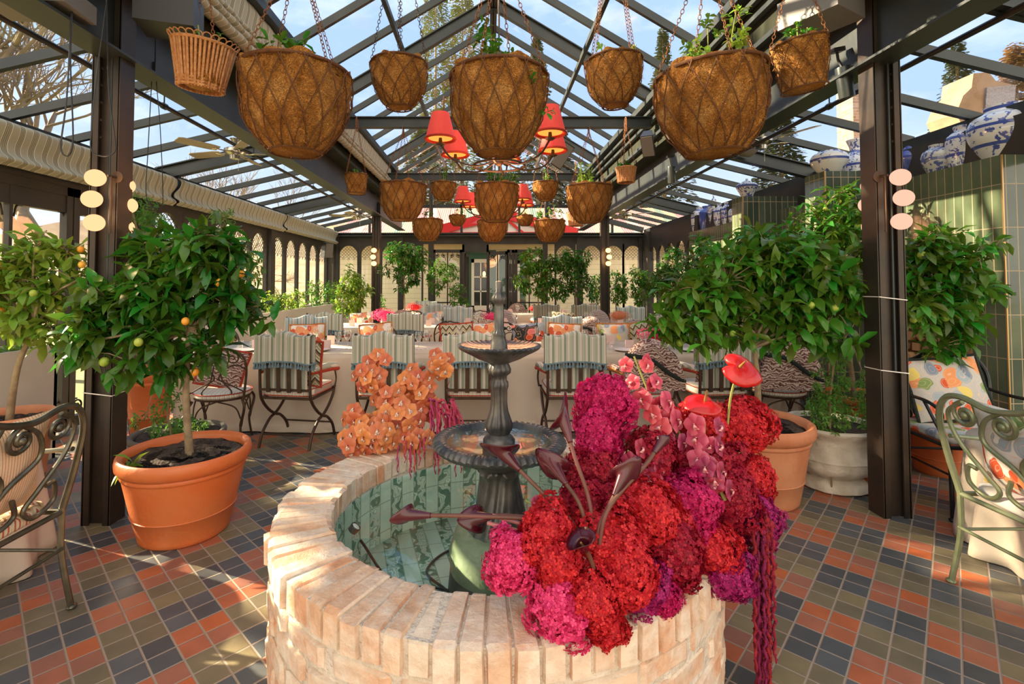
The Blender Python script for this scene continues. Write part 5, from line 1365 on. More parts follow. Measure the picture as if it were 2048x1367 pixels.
put(b0, 'b', at(440,800,4.5).x, 4.55, 0.25, 'scroll backed iron chair with red piped pad behind the left citrus trunk', G1)
put(p0, 'p', at(1284,700,4.62).x, 4.62, 0.05, 'round paisley covered chair with black sash behind the pink orchid spray', G1)
put(p0, 'p', at(1556,700,4.62).x, 4.66, -0.12, 'round paisley covered chair with black sash right of the citrus trunk', G1)
cushion('paisley cushion with red fringe on the scroll backed chair behind the left citrus trunk', (at(430,750,4.5).x-0.02, 4.56, 0.505), (-0.25, 0.25, 0.25), paisley, 0.40, 0.36, 0.12, fringe_red)
cushion('green and cream zigzag cushion with red fringe on the leftmost striped armchair', (row1[0][0]+0.03, 4.50, 0.548), (0.12, 0.10, -0.16), zig_m, 0.46, 0.42, 0.13, fringe_red)
for i, (x, lab) in enumerate(((row1[1][0], 'second'), (row1[2][0], 'third'), (row1[3][0], 'fourth'))):
    cushion('flat woven cushion leaning in the %s striped armchair from the left' % lab, (x, 4.55, 0.55), (0.12, 0, 0), (zig_m, stripe_blue, zig_warm)[i], 0.38, 0.30, 0.09)
cushion('paisley cushion on the striped armchair behind the red anthuriums', (row1[4][0], 4.58, 0.55), (0.12, 0, 0.1), paisley, 0.38, 0.32, 0.10)
# ---- far side of table one (facing us)
G2 = 'chairs along the far side of the first long table'
def cush_at(x, y, rz, mat, lab, fr=None, w=0.44, h=0.38, face=1, tilt=0.14):
    # a cushion propped against the back of a chair at x, y turned rz
    q = Vector((0, -0.10, 0)); q.rotate(Euler((0, 0, rz)))
    return cushion(lab, (x+q.x, y+q.y, 0.552), (tilt, rnd.uniform(-0.12, 0.12), rz), mat, w, h, 0.19, fr)
specs2 = [(604, 6.05, 'c', stripe_blue, 'blue striped armchair facing us with orange flowered cushion', floral_w, fringe_or, 'orange and white flower print cushion on the blue striped armchair left of the tables', PI+0.5),
          (742, 6.15, 'b', None, 'iron scroll chair facing us with mustard framed cushion', floral_w, fringe_or, 'white flower cushion with mustard trim left of the fountain', PI),
          (912, 6.15, 'b', None, 'iron scroll chair facing us left of the fountain column', zig_m, fringe_red, 'herringbone cushion with red fringe left of the fountain column', PI+0.05),
          (975, 6.25, 'p', None, 'round paisley chair half hidden by the fountain column', floral_w, None, 'pale flower cushion half hidden by the fountain column', PI),
          (1066, 6.15, 'b', None, 'dark scroll chair facing us right of the fountain column', floral_k, None, 'black flower print cushion right of the fountain column', PI),
          (1136, 6.15, 'c', stripe_blue, 'blue striped armchair facing us right of the fountain', floral_w, fringe_or, 'pale cushion with rust trim on the blue striped armchair right of the fountain', PI),
          (1240, 6.15, 'b', None, 'scroll chair facing us at the right part of the first table', floral_m, fringe_or, 'orange flowered cushion on the scroll chair near the pink flowers', PI-0.1),
          (1292, 6.3, 'p', None, 'grey medallion covered round chair at the right of the first table', zig_m, fringe_or, 'green zigzag cushion with rust fringe before the grey round chair', PI),
          (1405, 6.2, 'c', stripe_blue, 'blue striped armchair facing us behind the right citrus crown', None, None, None, PI)]
for px, Y, k, cov, lab, cm, fr, cl, rz in specs2:
    x = at(px, 650, Y).x
    o = put({'c': c0, 'b': b0, 'p': p0}[k], k, x, Y+0.25, rz, lab, G2, cov or (paisley_grey if 'medallion' in lab else None))
    if cm: cush_at(x, Y+0.25, rz, cm, cl, fr)
# ---- second table near side
G3 = 'chairs along the near side of the second table'
for px, k, cov, lab in ((655, 'c', None, 'striped armchair at the left end of the second table'), (818, 'c', None, 'striped armchair at the second table left of the fountain column'), (905, 'b', None, 'dark scroll chair at the second table beside the striped armchair'),
                        (1000, 'b', None, 'brown scroll chair at the second table behind the fountain column'), (1180, 'p', None, 'round paisley chair at the second table right of the fountain'), (1100, 'b', None, 'black scroll chair at the second table right of the fountain'), (1330, 'c', None, 'striped armchair at the second table before the right windows')):
    put({'c': c0, 'b': b0, 'p': p0}[k], k, at(px, 640, 7.45).x, 7.5, rnd.uniform(-0.1, 0.1), lab, G3, cov)
G4 = 'chairs along the far side of the second table'
for px, k, cov, cm, lab in ((800, 'p', None, None, 'paisley chair facing us across the second table'), (860, 'b', None, floral_m, 'scroll chair with orange cushion at the second table'), (912, 'c', stripe_blue, None, 'small blue striped armchair left of the fountain finial'), (1010, 'p', paisley_grey, None, 'grey patterned chair right of the fountain finial'),
                        (1128, 'b', None, zig_m, 'scroll chair with tan cushion right of the fountain finial'), (1205, 'p', paisley_grey, None, 'grey medallion chair near the far right post'), (1275, 'c', stripe_blue, None, 'blue striped armchair near the far right post'), (720, 'b', None, floral_w, 'scroll chair near the far left post')):
    x = at(px, 620, 8.85).x; put({'c': c0, 'b': b0, 'p': p0}[k], k, x, 8.95, PI+rnd.uniform(-0.15, 0.15), lab, G4, cov)
    if cm: cush_at(x, 8.95, PI, cm, 'cushion on the '+lab[:60], None)
G5 = 'chairs along the third table'
for px, Y, rz, k, cov, lab in ((830, 10.35, 0, 'b', None, 'distant scroll chair left before the cottage door'), (880, 10.35, 0, 'c', stripe_blue, 'distant blue striped armchair before the cottage door'), (958, 10.35, 0.1, 'b', None, 'distant scroll chair at the cottage doorway'), (1090, 10.35, 0, 'c', None, 'distant striped armchair right of the cottage doorway'),
                               (1165, 10.35, 0, 'c', None, 'distant striped armchair beside the far right post'), (1190, 11.9, PI, 'p', None, 'distant paisley chair behind the far right post'), (1035, 11.9, PI, 'p', None, 'distant paisley chair facing us at the third table'), (850, 11.9, PI, 'c', stripe_blue, 'distant blue chair facing us at the third table'), (930, 11.9, PI, 'b', None, 'distant scroll chair facing us at the third table')):
    put({'c': c0, 'b': b0, 'p': p0}[k], k, at(px, 600, Y).x, Y, rz, lab, G5, cov)
for x, y, rz, lab in ((-3.05, 6.3, -0.7, 'dark scroll chair in the left aisle behind the citrus crown'), (3.35, 7.3, 2.3, 'scroll chair in the right aisle by the tiled pier')):
    put(b0, 'b', x, y, rz, lab, None)

# ================================================================ TABLES WITH CLOTHS
def table(x0, x1, y0, y1, lab, clab, z=0.755, drop=0.745, group=None, n=6):
    t = T('dining_table', lab, 'table', ((x0+x1)/2, (y0+y1)/2, 0)); w, d = (x1-x0)/2, (y1-y0)/2
    P(t, 'tabletop', MB().box(-w+0.02, w-0.02, -d+0.02, d-0.02, z-0.035, z-0.004), timber, smooth=False)
    for sx in (-1, 1):
        for sy in (-1, 1): P(t, 'leg', MB().box(sx*(w-0.12)-0.03, sx*(w-0.12)+0.03, sy*(d-0.1)-0.03, sy*(d-0.1)+0.03, 0, z-0.035), timber, smooth=False)
    m = MB(); per = int((w+d)*4*14)
    out = []
    for i in range(per):
        s_ = i/per*(4*w+4*d)
        if s_ < 2*w: p, nn = (-w+s_, -d), (0,-1)
        elif s_ < 2*w+2*d: p, nn = (w, -d+s_-2*w), (1,0)
        elif s_ < 4*w+2*d: p, nn = (w-(s_-2*w-2*d), d), (0,1)
        else: p, nn = (-w, d-(s_-4*w-2*d)), (-1,0)
        cor = 1.0 if min(abs(abs(p[0])-w)+abs(abs(p[1])-d), 9) < 0.09 else 0.0
        out.append((p, nn, cor, s_))
    def fn(u, v):
        p, nn, cor, s_ = out[int(round(u*per)) % per]
        f = (math.sin(s_*6.1)+0.6*math.sin(s_*13.7+1))*0.022*v + (0.09*v if cor else 0) + 0.035*v + (0.05*max(0, v-0.94)/0.06)
        rd = 0.012*(1-math.exp(-v*14))
        return (p[0]+nn[0]*(f+rd), p[1]+nn[1]*(f+rd), z - drop*v)
    m.grid(fn, per, 14, closeu=True)
    top = len(m.v); 
    m.add([(-w,-d,z),(w,-d,z),(w,d,z),(-w,d,z)], [(0,1,2,3)])
    o = S('tablecloth', m, linen, clab, 'tablecloth', ((x0+x1)/2, (y0+y1)/2, 0.006), ang=55)
    md = o.modifiers.new('thickness', 'SOLIDIFY'); md.thickness = 0.003; md.offset = 1
    return t
table(-3.06, 3.05, 4.92, 5.90, 'long dining table nearest the fountain under cream linen', 'cream linen cloth hanging to the floor on the nearest long table')
table(-2.6, 2.9, 7.75, 8.60, 'second long dining table under white linen', 'linen cloth on the second long table')
table(-2.3, 2.9, 10.65, 11.45, 'third dining table nearest the cottage door', 'linen cloth on the farthest table')
def round_table(x, y, R, lab, clab, H=0.58):
    t = T('round_table', lab, 'table', (x, y, 0))
    P(t, 'tabletop', MB().lathe([(0,H-0.03),(R-0.02,H-0.03),(R-0.02,H),(0,H)], 40), timber); P(t, 'pedestal', MB().lathe([(0.22,0),(0.22,0.02),(0.05,0.05),(0.04,H-0.06),(0.1,H-0.03)], 20), timber)
    def fn(u, v):
        a = u*2*PI; w_ = (math.sin(a*11)+0.5*math.sin(a*17+1))*0.035*v
        return ((R+0.01+0.05*v+w_)*math.cos(a), (R+0.01+0.05*v+w_)*math.sin(a), (H+0.007)-H*v)
    m = MB().grid(fn, 160, 12, closeu=True); m.lathe([(0,H+0.007),(R+0.01,H+0.007)], 80, cap=False)
    o = S('tablecloth', m, linen, clab, 'tablecloth', (x, y, 0), ang=55)
    md = o.modifiers.new('thickness', 'SOLIDIFY'); md.thickness = 0.003; md.offset = 1
round_table(-2.78, 2.45, 0.40, 'small round table at the left edge', 'cream cloth hem at the left edge behind the grey scroll chair')
round_table(3.12, 2.60, 0.43, 'small round table at the right edge', 'cream cloth under the sage scroll chair at the right edge')
table(-4.0+0.45, -2.75, 6.9, 7.6, 'small table in the left aisle', 'white cloth on the small table in the left aisle', n=4) if False else None

# ---- foreground scroll armchairs
def make_scroll_armchair(iron, lab, w=1.0, seatmat=zig_warm, r=0.0125):
    """faces +y, back at y=-0.27; back plane slightly raked"""
    t = T('scroll_armchair', lab, 'chair'); h = w/2
    Fb = lambda x, z: (x, -0.25-0.16*(z-0.45), z)
    for s in (-1, 1):
        P(t, 'leg', MB().tube(sp([Fb(s*h,0.46), (s*h,-0.255,0.25), (s*(h+0.02),-0.29,0.0)], 5), r, 8).ell((s*(h+0.02),-0.29,0.012), 0.022, 0.022, 0.012, 10, 6), iron)
        P(t, 'leg', MB().tube(sp([(s*h,0.24,0.45), (s*h,0.25,0.25), (s*(h+0.02),0.28,0.0)], 5), r, 8).ell((s*(h+0.02),0.28,0.012), 0.022, 0.022, 0.012, 10, 6), iron)
        m = MB().tube(sp([Fb(s*h,0.72), (s*(h+0.02),-0.1,0.70), (s*(h+0.04),0.12,0.70), (s*(h+0.03),0.22,0.66), (s*(h+0.01),0.20,0.60), (s*h,0.15,0.62)], 6), r*0.9, 8)
        m.tube(sp([(s*h,0.24,0.45), (s*(h+0.03),0.20,0.55), (s*(h+0.04),0.10,0.70)], 5), r*0.8, 8)
        P(t, 'armrest', m, iron)
        P(t, 'side_stretcher', MB().tube([(s*h,-0.26,0.27),(s*h,0.25,0.27)], r*0.6, 8), iron)
    m = MB().tube([(-h,-0.25,0.44),(h,-0.25,0.44)], r, 8).tube([(-h,0.24,0.44),(h,0.24,0.44)], r, 8)
    for s in (-1, 1): m.tube([(s*h,-0.25,0.44),(s*h,0.24,0.44)], r, 8)
    P(t, 'seat_frame', m, iron)
    P(t, 'stretcher', MB().tube([(-h,-0.262,0.28),(h,-0.262,0.28)], r*0.65, 8), iron)
    m = MB().tube(sp([Fb(-h,0.44), Fb(-h-0.03,0.62), Fb(-h-0.04,0.80), Fb(-h*0.98,0.905), Fb(-h*0.80,0.93), Fb(-h*0.55,0.90), Fb(-h*0.3,0.92), Fb(0,0.97), Fb(h*0.3,0.92), Fb(h*0.55,0.90), Fb(h*0.80,0.93), Fb(h*0.98,0.905), Fb(h+0.04,0.80), Fb(h+0.03,0.62), Fb(h,0.44)], 6), r*1.15, 8)
    P(t, 'back_frame', m, iron)
    m = MB(); q = r*0.82
    for s in (-1, 1):
        m.tube(scroll2((s*h*0.80,0.845), 0.062, 0.014, PI/2, s*-1.45, Fb, 26), q, 8)
        m.tube(scroll2((s*h*0.46,0.84), 0.060, 0.014, PI/2, s*1.45, Fb, 26), q, 8)
        m.tube(sp([Fb(s*h*0.80,0.907), Fb(s*h*0.97,0.84), Fb(s*h*0.92,0.72), Fb(s*h*0.72,0.60), Fb(s*h*0.60,0.53), Fb(s*h*0.72,0.48), Fb(s*h*0.88,0.52), Fb(s*h*0.86,0.60), Fb(s*h*0.78,0.60)], 6), q, 8)
        m.tube(sp([Fb(s*h*0.46,0.90), Fb(s*h*0.62,0.84), Fb(s*h*0.66,0.74), Fb(s*h*0.42,0.66), Fb(s*h*0.30,0.58), Fb(s*h*0.38,0.50), Fb(s*h*0.52,0.53), Fb(s*h*0.48,0.60)], 6), q, 8)
        m.tube(sp([Fb(s*h*0.28,0.915), Fb(s*h*0.20,0.80), Fb(s*h*0.36,0.68), Fb(s*h*0.20,0.56), Fb(s*h*0.04,0.46)], 6), q, 8)
        m.ell(Fb(s*h*0.80,0.845), 0.02, n=10, m=7); m.ell(Fb(s*h*0.46,0.84), 0.02, n=10, m=7)
    m.tube(scroll2((0,0.80), 0.05, 0.05, 0, 1.0, Fb, 20), q, 8)
    P(t, 'back_scrollwork', m, iron)
    def cf(u, v):
        a = u*2*PI; ca, sa = math.cos(a), math.sin(a); r_ = (abs(ca)**8+abs(sa)**8)**(-1/8); b = 1-0.05*(2*v-1)**4
        return (ca*r_*(h-0.01)*b, sa*r_*0.245*b, 0.45+0.055*v)
    c = MB().grid(cf, 40, 6, closeu=True); c.v += [(0,0,0.515)]; k = len(c.v)-1; c.f += [(i*7+6, ((i+1) % 40)*7+6, k) for i in range(40)]
    P(t, 'seat_cushion', c, seatmat, ang=0)
    return t
t = make_scroll_armchair(iron_grey, 'worn grey iron scroll backed armchair at the left edge'); t.location = (-2.17, 1.74, 0); t.rotation_euler = (0, 0, PI/2)
cushion('long orange pinstriped bolster leaning in the grey scroll armchair at the left edge', (-1.995, 1.74, 0.515), (0.16, 0, PI/2), pin_orange, 0.92, 0.40, 0.18)
t = make_scroll_armchair(iron_sage, 'sage green scroll backed armchair at the right edge', seatmat=linen_w); t.location = (2.56, 1.93, 0); t.rotation_euler = (0, 0, -PI/2)
cushion('large cream flowered bolster leaning in the sage scroll armchair', (2.385, 1.93, 0.515), (0.16, 0, -PI/2), floral_w, 0.92, 0.40, 0.18)
t = make_scroll_armchair(iron_black, 'black scroll backed armchair beside the tiled corner', w=0.62, seatmat=floral_m); t.location = (3.22, 3.30, 0); t.rotation_euler = (0, 0, PI-0.12)
cushion('bird and flower print cushion with black fringe in the black scroll armchair', (3.22, 3.38, 0.52), (0.30, 0.10, PI-0.12), floral_m, 0.50, 0.44, 0.14, fringe_bk)
# ================================================================ TABLEWARE
def glass_mesh(h=0.19, r=0.036):
    return MB().lathe([(0.032,0.0),(0.030,0.004),(0.005,0.010),(0.004,h*0.42),(0.012,h*0.46),(r,h*0.66),(r*0.98,h*0.80),(r*0.78,h)], 20, cap=False)
WG = glass_mesh().mesh('wine_glass', wineglass, ang=0); WT = MB().lathe([(0,0.004),(0.028,0.004),(0.033,0.09)], 18, cap=False).mesh('water_tumbler', wineglass, ang=0)
CARD = MB().box(-0.045,0.045,-0.005,0.005,0,0.10).mesh('menu_card', paper_pink, smooth=False)
PLT = MB().lathe([(0,0.004),(0.08,0.004),(0.125,0.016),(0.127,0.018),(0.08,0.008),(0,0.008)], 32).mesh('dinner_plate', porcelain)
VOT = MB().lathe([(0,0),(0.035,0),(0.036,0.08),(0.033,0.08),(0.032,0.01),(0,0.01)], 20).mesh('candle_jar', mk('frosted_cream_glass', (0.75,0.68,0.58), rough=0.3, trans=0.5))
def inst(name, me, loc, lab, cat, group=None, rz=0, sc=1.0, rot=None):
    o = bpy.data.objects.new(name, me); COL.objects.link(o); o.location = loc
    o.rotation_euler = rot or (0, 0, rz); o.scale = (sc,)*3 if not isinstance(sc, tuple) else sc
    return tag(o, lab, cat, group)
ZT1 = 0.767
seats = [('behind the left citrus trunk', -2.5), ('before the leftmost striped armchair', row1[0][0]), ('before the striped armchair by the orange orchids', row1[1][0]), ('before the armchair hidden by the iron fountain', row1[2][0]),
         ('before the striped armchair right of the fountain', row1[3][0]), ('before the paisley chair by the pink orchids', 1.43), ('before the striped armchair by the right citrus trunk', row1[4][0])]
for lab, x in seats:
    inst('dinner_plate', PLT, (x, 5.08, ZT1), 'white plate '+lab, 'plate', 'plates on the nearest table')
    inst('menu_card', CARD, (x+0.06, 5.19, ZT1), 'blush menu card '+lab, 'menu card', 'menu cards on the nearest table', 0.1)
    inst('wine_glass', WG, (x+0.19, 5.16, ZT1), 'first wine glass '+lab, 'wine glass', 'wine glasses on the nearest table')
    inst('wine_glass', WG, (x+0.27, 5.24, ZT1), 'second wine glass '+lab, 'wine glass', 'wine glasses on the nearest table', 0, 1.1)
    inst('wine_glass', WG, (x-0.20, 5.62, ZT1), 'far side wine glass opposite the place '+lab, 'wine glass', 'wine glasses on the nearest table', 0, 1.05)
    inst('menu_card', CARD, (x-0.03, 5.62, ZT1), 'far side menu card opposite the place '+lab, 'menu card', 'menu cards on the nearest table', -0.1)
    inst('water_tumbler', WT, (x-0.13, 5.22, ZT1), 'water tumbler '+lab, 'tumbler', 'tumblers on the nearest table')
for x, lab in ((-1.3, 'left of the fountain'), (0.62, 'right of the fountain'), (1.62, 'near the pink flowers')): inst('candle_jar', VOT, (x, 5.40, ZT1), 'cream candle jar on the nearest table '+lab, 'candle jar', 'candle jars on the nearest table')
for (y0, y1, xs, nm) in ((7.95, 8.4, [-2.2+0.62*i for i in range(8)], 'second'), (10.85, 11.25, [-1.9+0.6*i for i in range(8)], 'third')):
    for i, x in enumerate(xs):
        for yy in (y0, y1):
            sd_ = ('near' if yy == y0 else 'far', nm, ORD[i])
            inst('wine_glass', WG, (x+0.16, yy, ZT1), 'wine glass on the %s side of the %s table, %s from the left' % sd_, 'wine glass', 'wine glasses on the %s table' % nm, 0, 1.1)
            inst('menu_card', CARD, (x, yy, ZT1), 'blush menu card on the %s side of the %s table, %s from the left' % sd_, 'menu card', 'menu cards on the %s table' % nm)
def posy(lab, loc, mat, r, n, seed):
    t = T('table_flowers', lab, 'flowers', loc); c = Vector((0, 0, r*1.1))
    P(t, 'vase', MB().lathe([(r*0.3,0),(r*0.42,0.02),(r*0.42,r*0.6),(r*0.38,r*0.6),(r*0.36,0.02),(0,0.02)], 16), wineglass)
    P(t, 'blossom', hydrangea(c+Vector((0,0,r*0.2)), r*1.5, r, r*0.8, seed, n), mat, ang=0)
for i, (px, py, Y, mt, r, lab) in enumerate(((1300, 662, 5.45, HC['k'], 0.10, 'pink blossoms on the right part of the nearest table'), (1325, 680, 5.3, HC['m'], 0.09, 'magenta blossoms beside the pink ones on the nearest table'), (768, 618, 8.2, HC['k'], 0.13, 'pink blossoms on the second table left of the fountain'),
       (785, 632, 8.0, HC['m'], 0.10, 'magenta blossoms on the second table left of the fountain'), (828, 600, 11.0, HC['r'], 0.12, 'coral blossoms on the far left of the third table'), (984, 600, 8.2, HC['k'], 0.10, 'pink blossoms behind the fountain finial'), (1238, 612, 8.2, orange_pet, 0.12, 'orange blossoms on the second table near the far right post'), (1070, 610, 11.0, HC['r'], 0.09, 'coral blossoms on the third table right of the door'))):
    p = at(px, py, Y); posy(lab, (p.x, Y, ZT1), mt, r, 420, 70+i)

# ================================================================ HANGING BASKETS
CH_L = MB().tube([(0.009*math.cos(a*PI/5), 0, 0.016*math.sin(a*PI/5)) for a in range(10)], 0.0022, 5, closed=True)
def chain(m, a, b, link=0.026, th=1.0):
    a = Vector(a); b = Vector(b); d = b-a; n = max(2, int(d.length/link)); R = d.to_track_quat('Z', 'Y').to_matrix().to_4x4()
    for i in range(n):
        M_ = Matrix.Translation(a + d*((i+0.5)/n)) @ R @ Matrix.Rotation(PI/2*(i % 2), 4, 'Z') @ Matrix.Scale(th, 4)
        m.merge(CH_L, M_)
def basket(label, loc, R, h, rb, top, kind='coir', plant=None, nch=4, tilt=(0,0), group='hanging coir baskets', seed=0, lat=15, chm=None, trail=0):
    """loc: centre of the rim; top: z of the hook (world)"""
    t = T('hanging_basket', label, 'hanging basket', loc, 0, group); rr = random.Random(seed)
    up = top - loc[2]
    Mt = Matrix.Rotation(tilt[0], 4, 'X') @ Matrix.Rotation(tilt[1], 4, 'Y')
    def prof(v):       # v 0 bottom .. 1 rim
        if kind == 'cone': return rb+(R-rb)*v**0.9
        return rb + (R-rb)*(1-(1-v)**2.9)
    def lump(a, v): return 0.012*math.sin(a*5+v*6+seed) + 0.009*math.sin(a*11+v*13+seed*2) + 0.006*math.sin(a*23-v*21)
    if kind != 'wicker':
        m = MB(); nz, na = 22, 72
        def fn(u, v):
            a = u*2*PI; r = prof(v)*0.97 + lump(a, v)*R/0.33; z = -h + h*v + (0.02+0.03*math.sin(a*3+seed)*math.sin(a*7))*max(0, v-0.92)/0.08*(R/0.33)
            return Mt @ Vector((r*math.cos(a), r*math.sin(a), z))
        m.grid(fn, na, nz, closeu=True)
        b0_ = len(m.v); m.v.append(tuple(Mt @ Vector((0,0,-h)))); m.f += [((i+1) % na*(nz+1), i*(nz+1), b0_) for i in range(na)]
        for i in range(int(2600*(R/0.33)**1.5)):
            v = rr.random()**0.8; a = rr.random()*6.283; r = prof(v)*0.97 + lump(a, v)*R/0.33
            n_ = Vector((math.cos(a), math.sin(a), -0.25)); tg = Vector((-math.sin(a), math.cos(a), 0))*rr.uniform(-1,1) + Vector((0,0,rr.uniform(-1,1)))
            p0_ = Vector((r*math.cos(a), r*math.sin(a), -h+h*v)); l_ = rr.uniform(0.015, 0.045)
            m.add([Mt @ (p0_ - tg*0.002), Mt @ (p0_ + tg.cross(n_)*0.004), Mt @ (p0_ + n_*l_*0.45 + tg*l_)], [(0,1,2)])
        P(t, 'coir_liner', m, coir, ang=0)
        w = MB()
        w.tube([Mt @ Vector(((R*1.0)*math.cos(a*PI/24), R*math.sin(a*PI/24), 0)) for a in range(48)], 0.010*R/0.33+0.002, 8, closed=True)
        w.tube([Mt @ Vector(((rb+0.012)*math.cos(a*PI/16), (rb+0.012)*math.sin(a*PI/16), -h-0.002)) for a in range(32)], 0.005, 6, closed=True)
        for k in range(lat):
            for sg in (-1, 1):
                pts = []
                for q in range(13):
                    v = q/12; a = 2*PI*k/lat + sg*v*2*PI/lat*1.6; r = prof(v) + 0.010*R/0.33 + lump(a, v)*0.6*R/0.33
                    pts.append(Mt @ Vector((r*math.cos(a), r*math.sin(a), -h+h*v)))
                w.tube(pts, 0.0036*R/0.33+0.0008, 5)
        P(t, 'wire_frame', w, wire_m)
    else:
        m = MB(); n = 44
        for k in range(n):
            a = 2*PI*k/n; pts = [Mt @ Vector(((rb+(R-rb)*v+0.004*(k % 2))*math.cos(a), (rb+(R-rb)*v+0.004*(k % 2))*math.sin(a), -h+h*v)) for v in (0, 0.25, 0.5, 0.75, 1)]
            m.tube(pts, R*0.052, 5)
        for q in range(3): m.tube([Mt @ Vector(((rb+0.008+0.006*math.sin(a*8))*math.cos(a*PI/24), (rb+0.008+0.006*math.sin(a*8))*math.sin(a*PI/24), -h+0.012+0.018*q)) for a in range(48)], 0.009, 5, closed=True)
        m.tube([Mt @ Vector((R*1.02*math.cos(a*PI/24), R*1.02*math.sin(a*PI/24), 0)) for a in range(48)], 0.010, 6, closed=True)
        P(t, 'wicker_body', m, wicker_m)
        P(t, 'liner', MB().lathe([(0, -h+0.02), (rb*0.86, -h+0.02), (R*0.88, -0.02)], 32, cap=False), coir, ang=0)
        if R > 0.15:
            m = MB()
            for k in range(26):
                a = 2*PI*k/26; c = Vector((R*1.08*math.cos(a), R*1.08*math.sin(a), 0.015)); tx = Vector((-math.sin(a), math.cos(a), 0)); rd = Vector((math.cos(a), math.sin(a), 0))
                m.tube([Mt @ (c + tx*0.022*math.cos(q*PI/5) + (Vector((0,0,1))*0.8+rd*0.6)*0.022*math.sin(q*PI/5)) for q in range(10)], 0.0035, 5, closed=True)
            P(t, 'looped_rim', m, wicker_m)
    P(t, 'soil', MB().add([Mt @ Vector((R*0.93*math.cos(a*PI/12), R*0.93*math.sin(a*PI/12), -0.04)) for a in range(24)], [tuple(range(24))]), soil_m, smooth=False)
    for k in range(nch):
        a = 2*PI*k/nch + 0.6 + seed*0.3; m = MB()
        chain(m, Mt @ Vector((R*math.cos(a), R*math.sin(a), 0.0)), (0.0, 0.0, up*0.92 if up < 1.2 else 1.15), 0.030 if R > 0.25 else 0.026, 1.15 if R > 0.25 else 1.0)
        P(t, 'chain', m, chm or rust)
    m = MB()
    if up >= 1.2: chain(m, (0,0,1.15), (0,0,up), 0.03, 1.1)
    m.tube([(0,0,up*0.92 if up < 1.2 else up-0.1), (0,0,up)], 0.005, 6)
    m.tube([(-0.06*0, 0.055*math.cos(q*PI/6)*1.0, up-0.08+0.10*math.sin(q*PI/6)) for q in range(12)], 0.005, 6, closed=True)
    P(t, 'hook', m, rust)
    if plant:
        n, hgt, L_, mt, sp_ = plant; bl = []
        for i in range(max(3, int(n/45))):
            a = rr.random()*6.28; q = rr.random()*R*sp_; bl.append((q*math.cos(a), q*math.sin(a), hgt*rr.uniform(0.25, 0.7), R*0.22, R*0.22, hgt*rr.uniform(0.3, 0.5)))
        if trail:
            for i in range(3): a = -0.9+0.4*i; bl.append((R*1.05*math.cos(a), R*1.05*math.sin(a), -trail*0.5, R*0.08, R*0.08, trail*0.5))
        m, _ = foliage(bl, n, L_, L_*0.48, seed+300, 6, 0.8, droop=0.15); P(t, 'foliage', m, mt, ang=0)
        st_ = MB()
        for b_ in bl[:8]: st_.tube([(b_[0]*0.6, b_[1]*0.6, -0.03), (b_[0], b_[1], b_[2]+b_[5]*0.6)], 0.004, 5)
        P(t, 'stem', st_, stem_g)
    return t
tie_z = ZT - 0.05
def rowb(px, py, Y): p = at(px, py, Y); return (p.x, Y, p.z)
basket('largest front left coir hanging basket lit by the sun on its left side', rowb(593,150,3.1), 0.335, 0.50, 0.15, tie_z, plant=(70, 0.22, 0.075, leaf_m, 0.8), seed=1)
basket('largest front centre coir hanging basket hung under the ridge', rowb(997,155,3.1), 0.305, 0.49, 0.13, tie_z, plant=(260, 0.34, 0.055, leaf_m, 0.7), seed=2, trail=0.3)
basket('largest front right coir hanging basket tilted with bushy yellow green plants', rowb(1418,152,3.1), 0.335, 0.50, 0.16, tie_z, plant=(260, 0.36, 0.055, leaf_lt, 0.9), seed=3, tilt=(0, -0.06))
basket('medium coir hanging basket right of the front left one', rowb(799,130,3.5), 0.20, 0.31, 0.08, 4.35, plant=(30, 0.05, 0.05, leaf_lt, 0.9), seed=4, lat=10, chm=iron_brown)
basket('medium coir hanging basket left of the front right one', rowb(1226,124,3.5), 0.20, 0.32, 0.08, 4.35, plant=(30, 0.10, 0.045, leaf_lt, 0.9), seed=5, lat=10, tilt=(0, -0.04))
basket('wicker hanging basket with looped rim by the left beam', rowb(408,92,3.0), 0.17, 0.27, 0.12, 3.6, 'wicker', plant=(24, 0.10, 0.03, fern_m, 0.9), nch=2, seed=6, tilt=(0.10, 0.12))
basket('tapered coir hanging basket tilted by the right beam near the ceiling', rowb(1597,88,3.0), 0.155, 0.28, 0.115, 3.6, 'cone', plant=(80, 0.16, 0.045, leaf_m, 0.8), nch=2, seed=7, lat=9, tilt=(0.05, -0.14))
basket('middle row left coir hanging basket', rowb(806,370,6.95), 0.32, 0.50, 0.16, tie_z, plant=(40, 0.06, 0.05, leaf_m, 0.6), seed=8)
basket('middle row centre coir hanging basket', rowb(993,372,6.95), 0.31, 0.50, 0.16, tie_z, plant=(320, 0.26, 0.06, leaf_m, 0.9), seed=9)
basket('middle row right coir hanging basket with flowering plant', rowb(1178,374,6.95), 0.32, 0.50, 0.15, tie_z, plant=(260, 0.38, 0.06, leaf_lt, 0.8), seed=10)
basket('small wicker hanging basket by the left beam behind the front row', rowb(713,350,6.6), 0.15, 0.25, 0.11, 3.7, 'cone', plant=(50, 0.08, 0.04, leaf_m, 0.9), nch=2, seed=11, lat=9)
basket('small wicker hanging basket with green plant by the right beam', rowb(1252,336,6.6), 0.13, 0.20, 0.10, 3.7, 'wicker', plant=(120, 0.09, 0.045, leaf_m, 0.9), nch=3, seed=12)
basket('small shallow coir basket between the middle left and centre baskets', rowb(887,367,7.4), 0.19, 0.26, 0.08, 4.3, plant=(60, 0.26, 0.05, leaf_m, 0.3), seed=13, lat=10)
basket('small coir basket between the middle centre and right baskets', rowb(1091,366,7.4), 0.19, 0.26, 0.08, 4.3, plant=(80, 0.24, 0.05, leaf_m, 0.4), seed=14, lat=10)
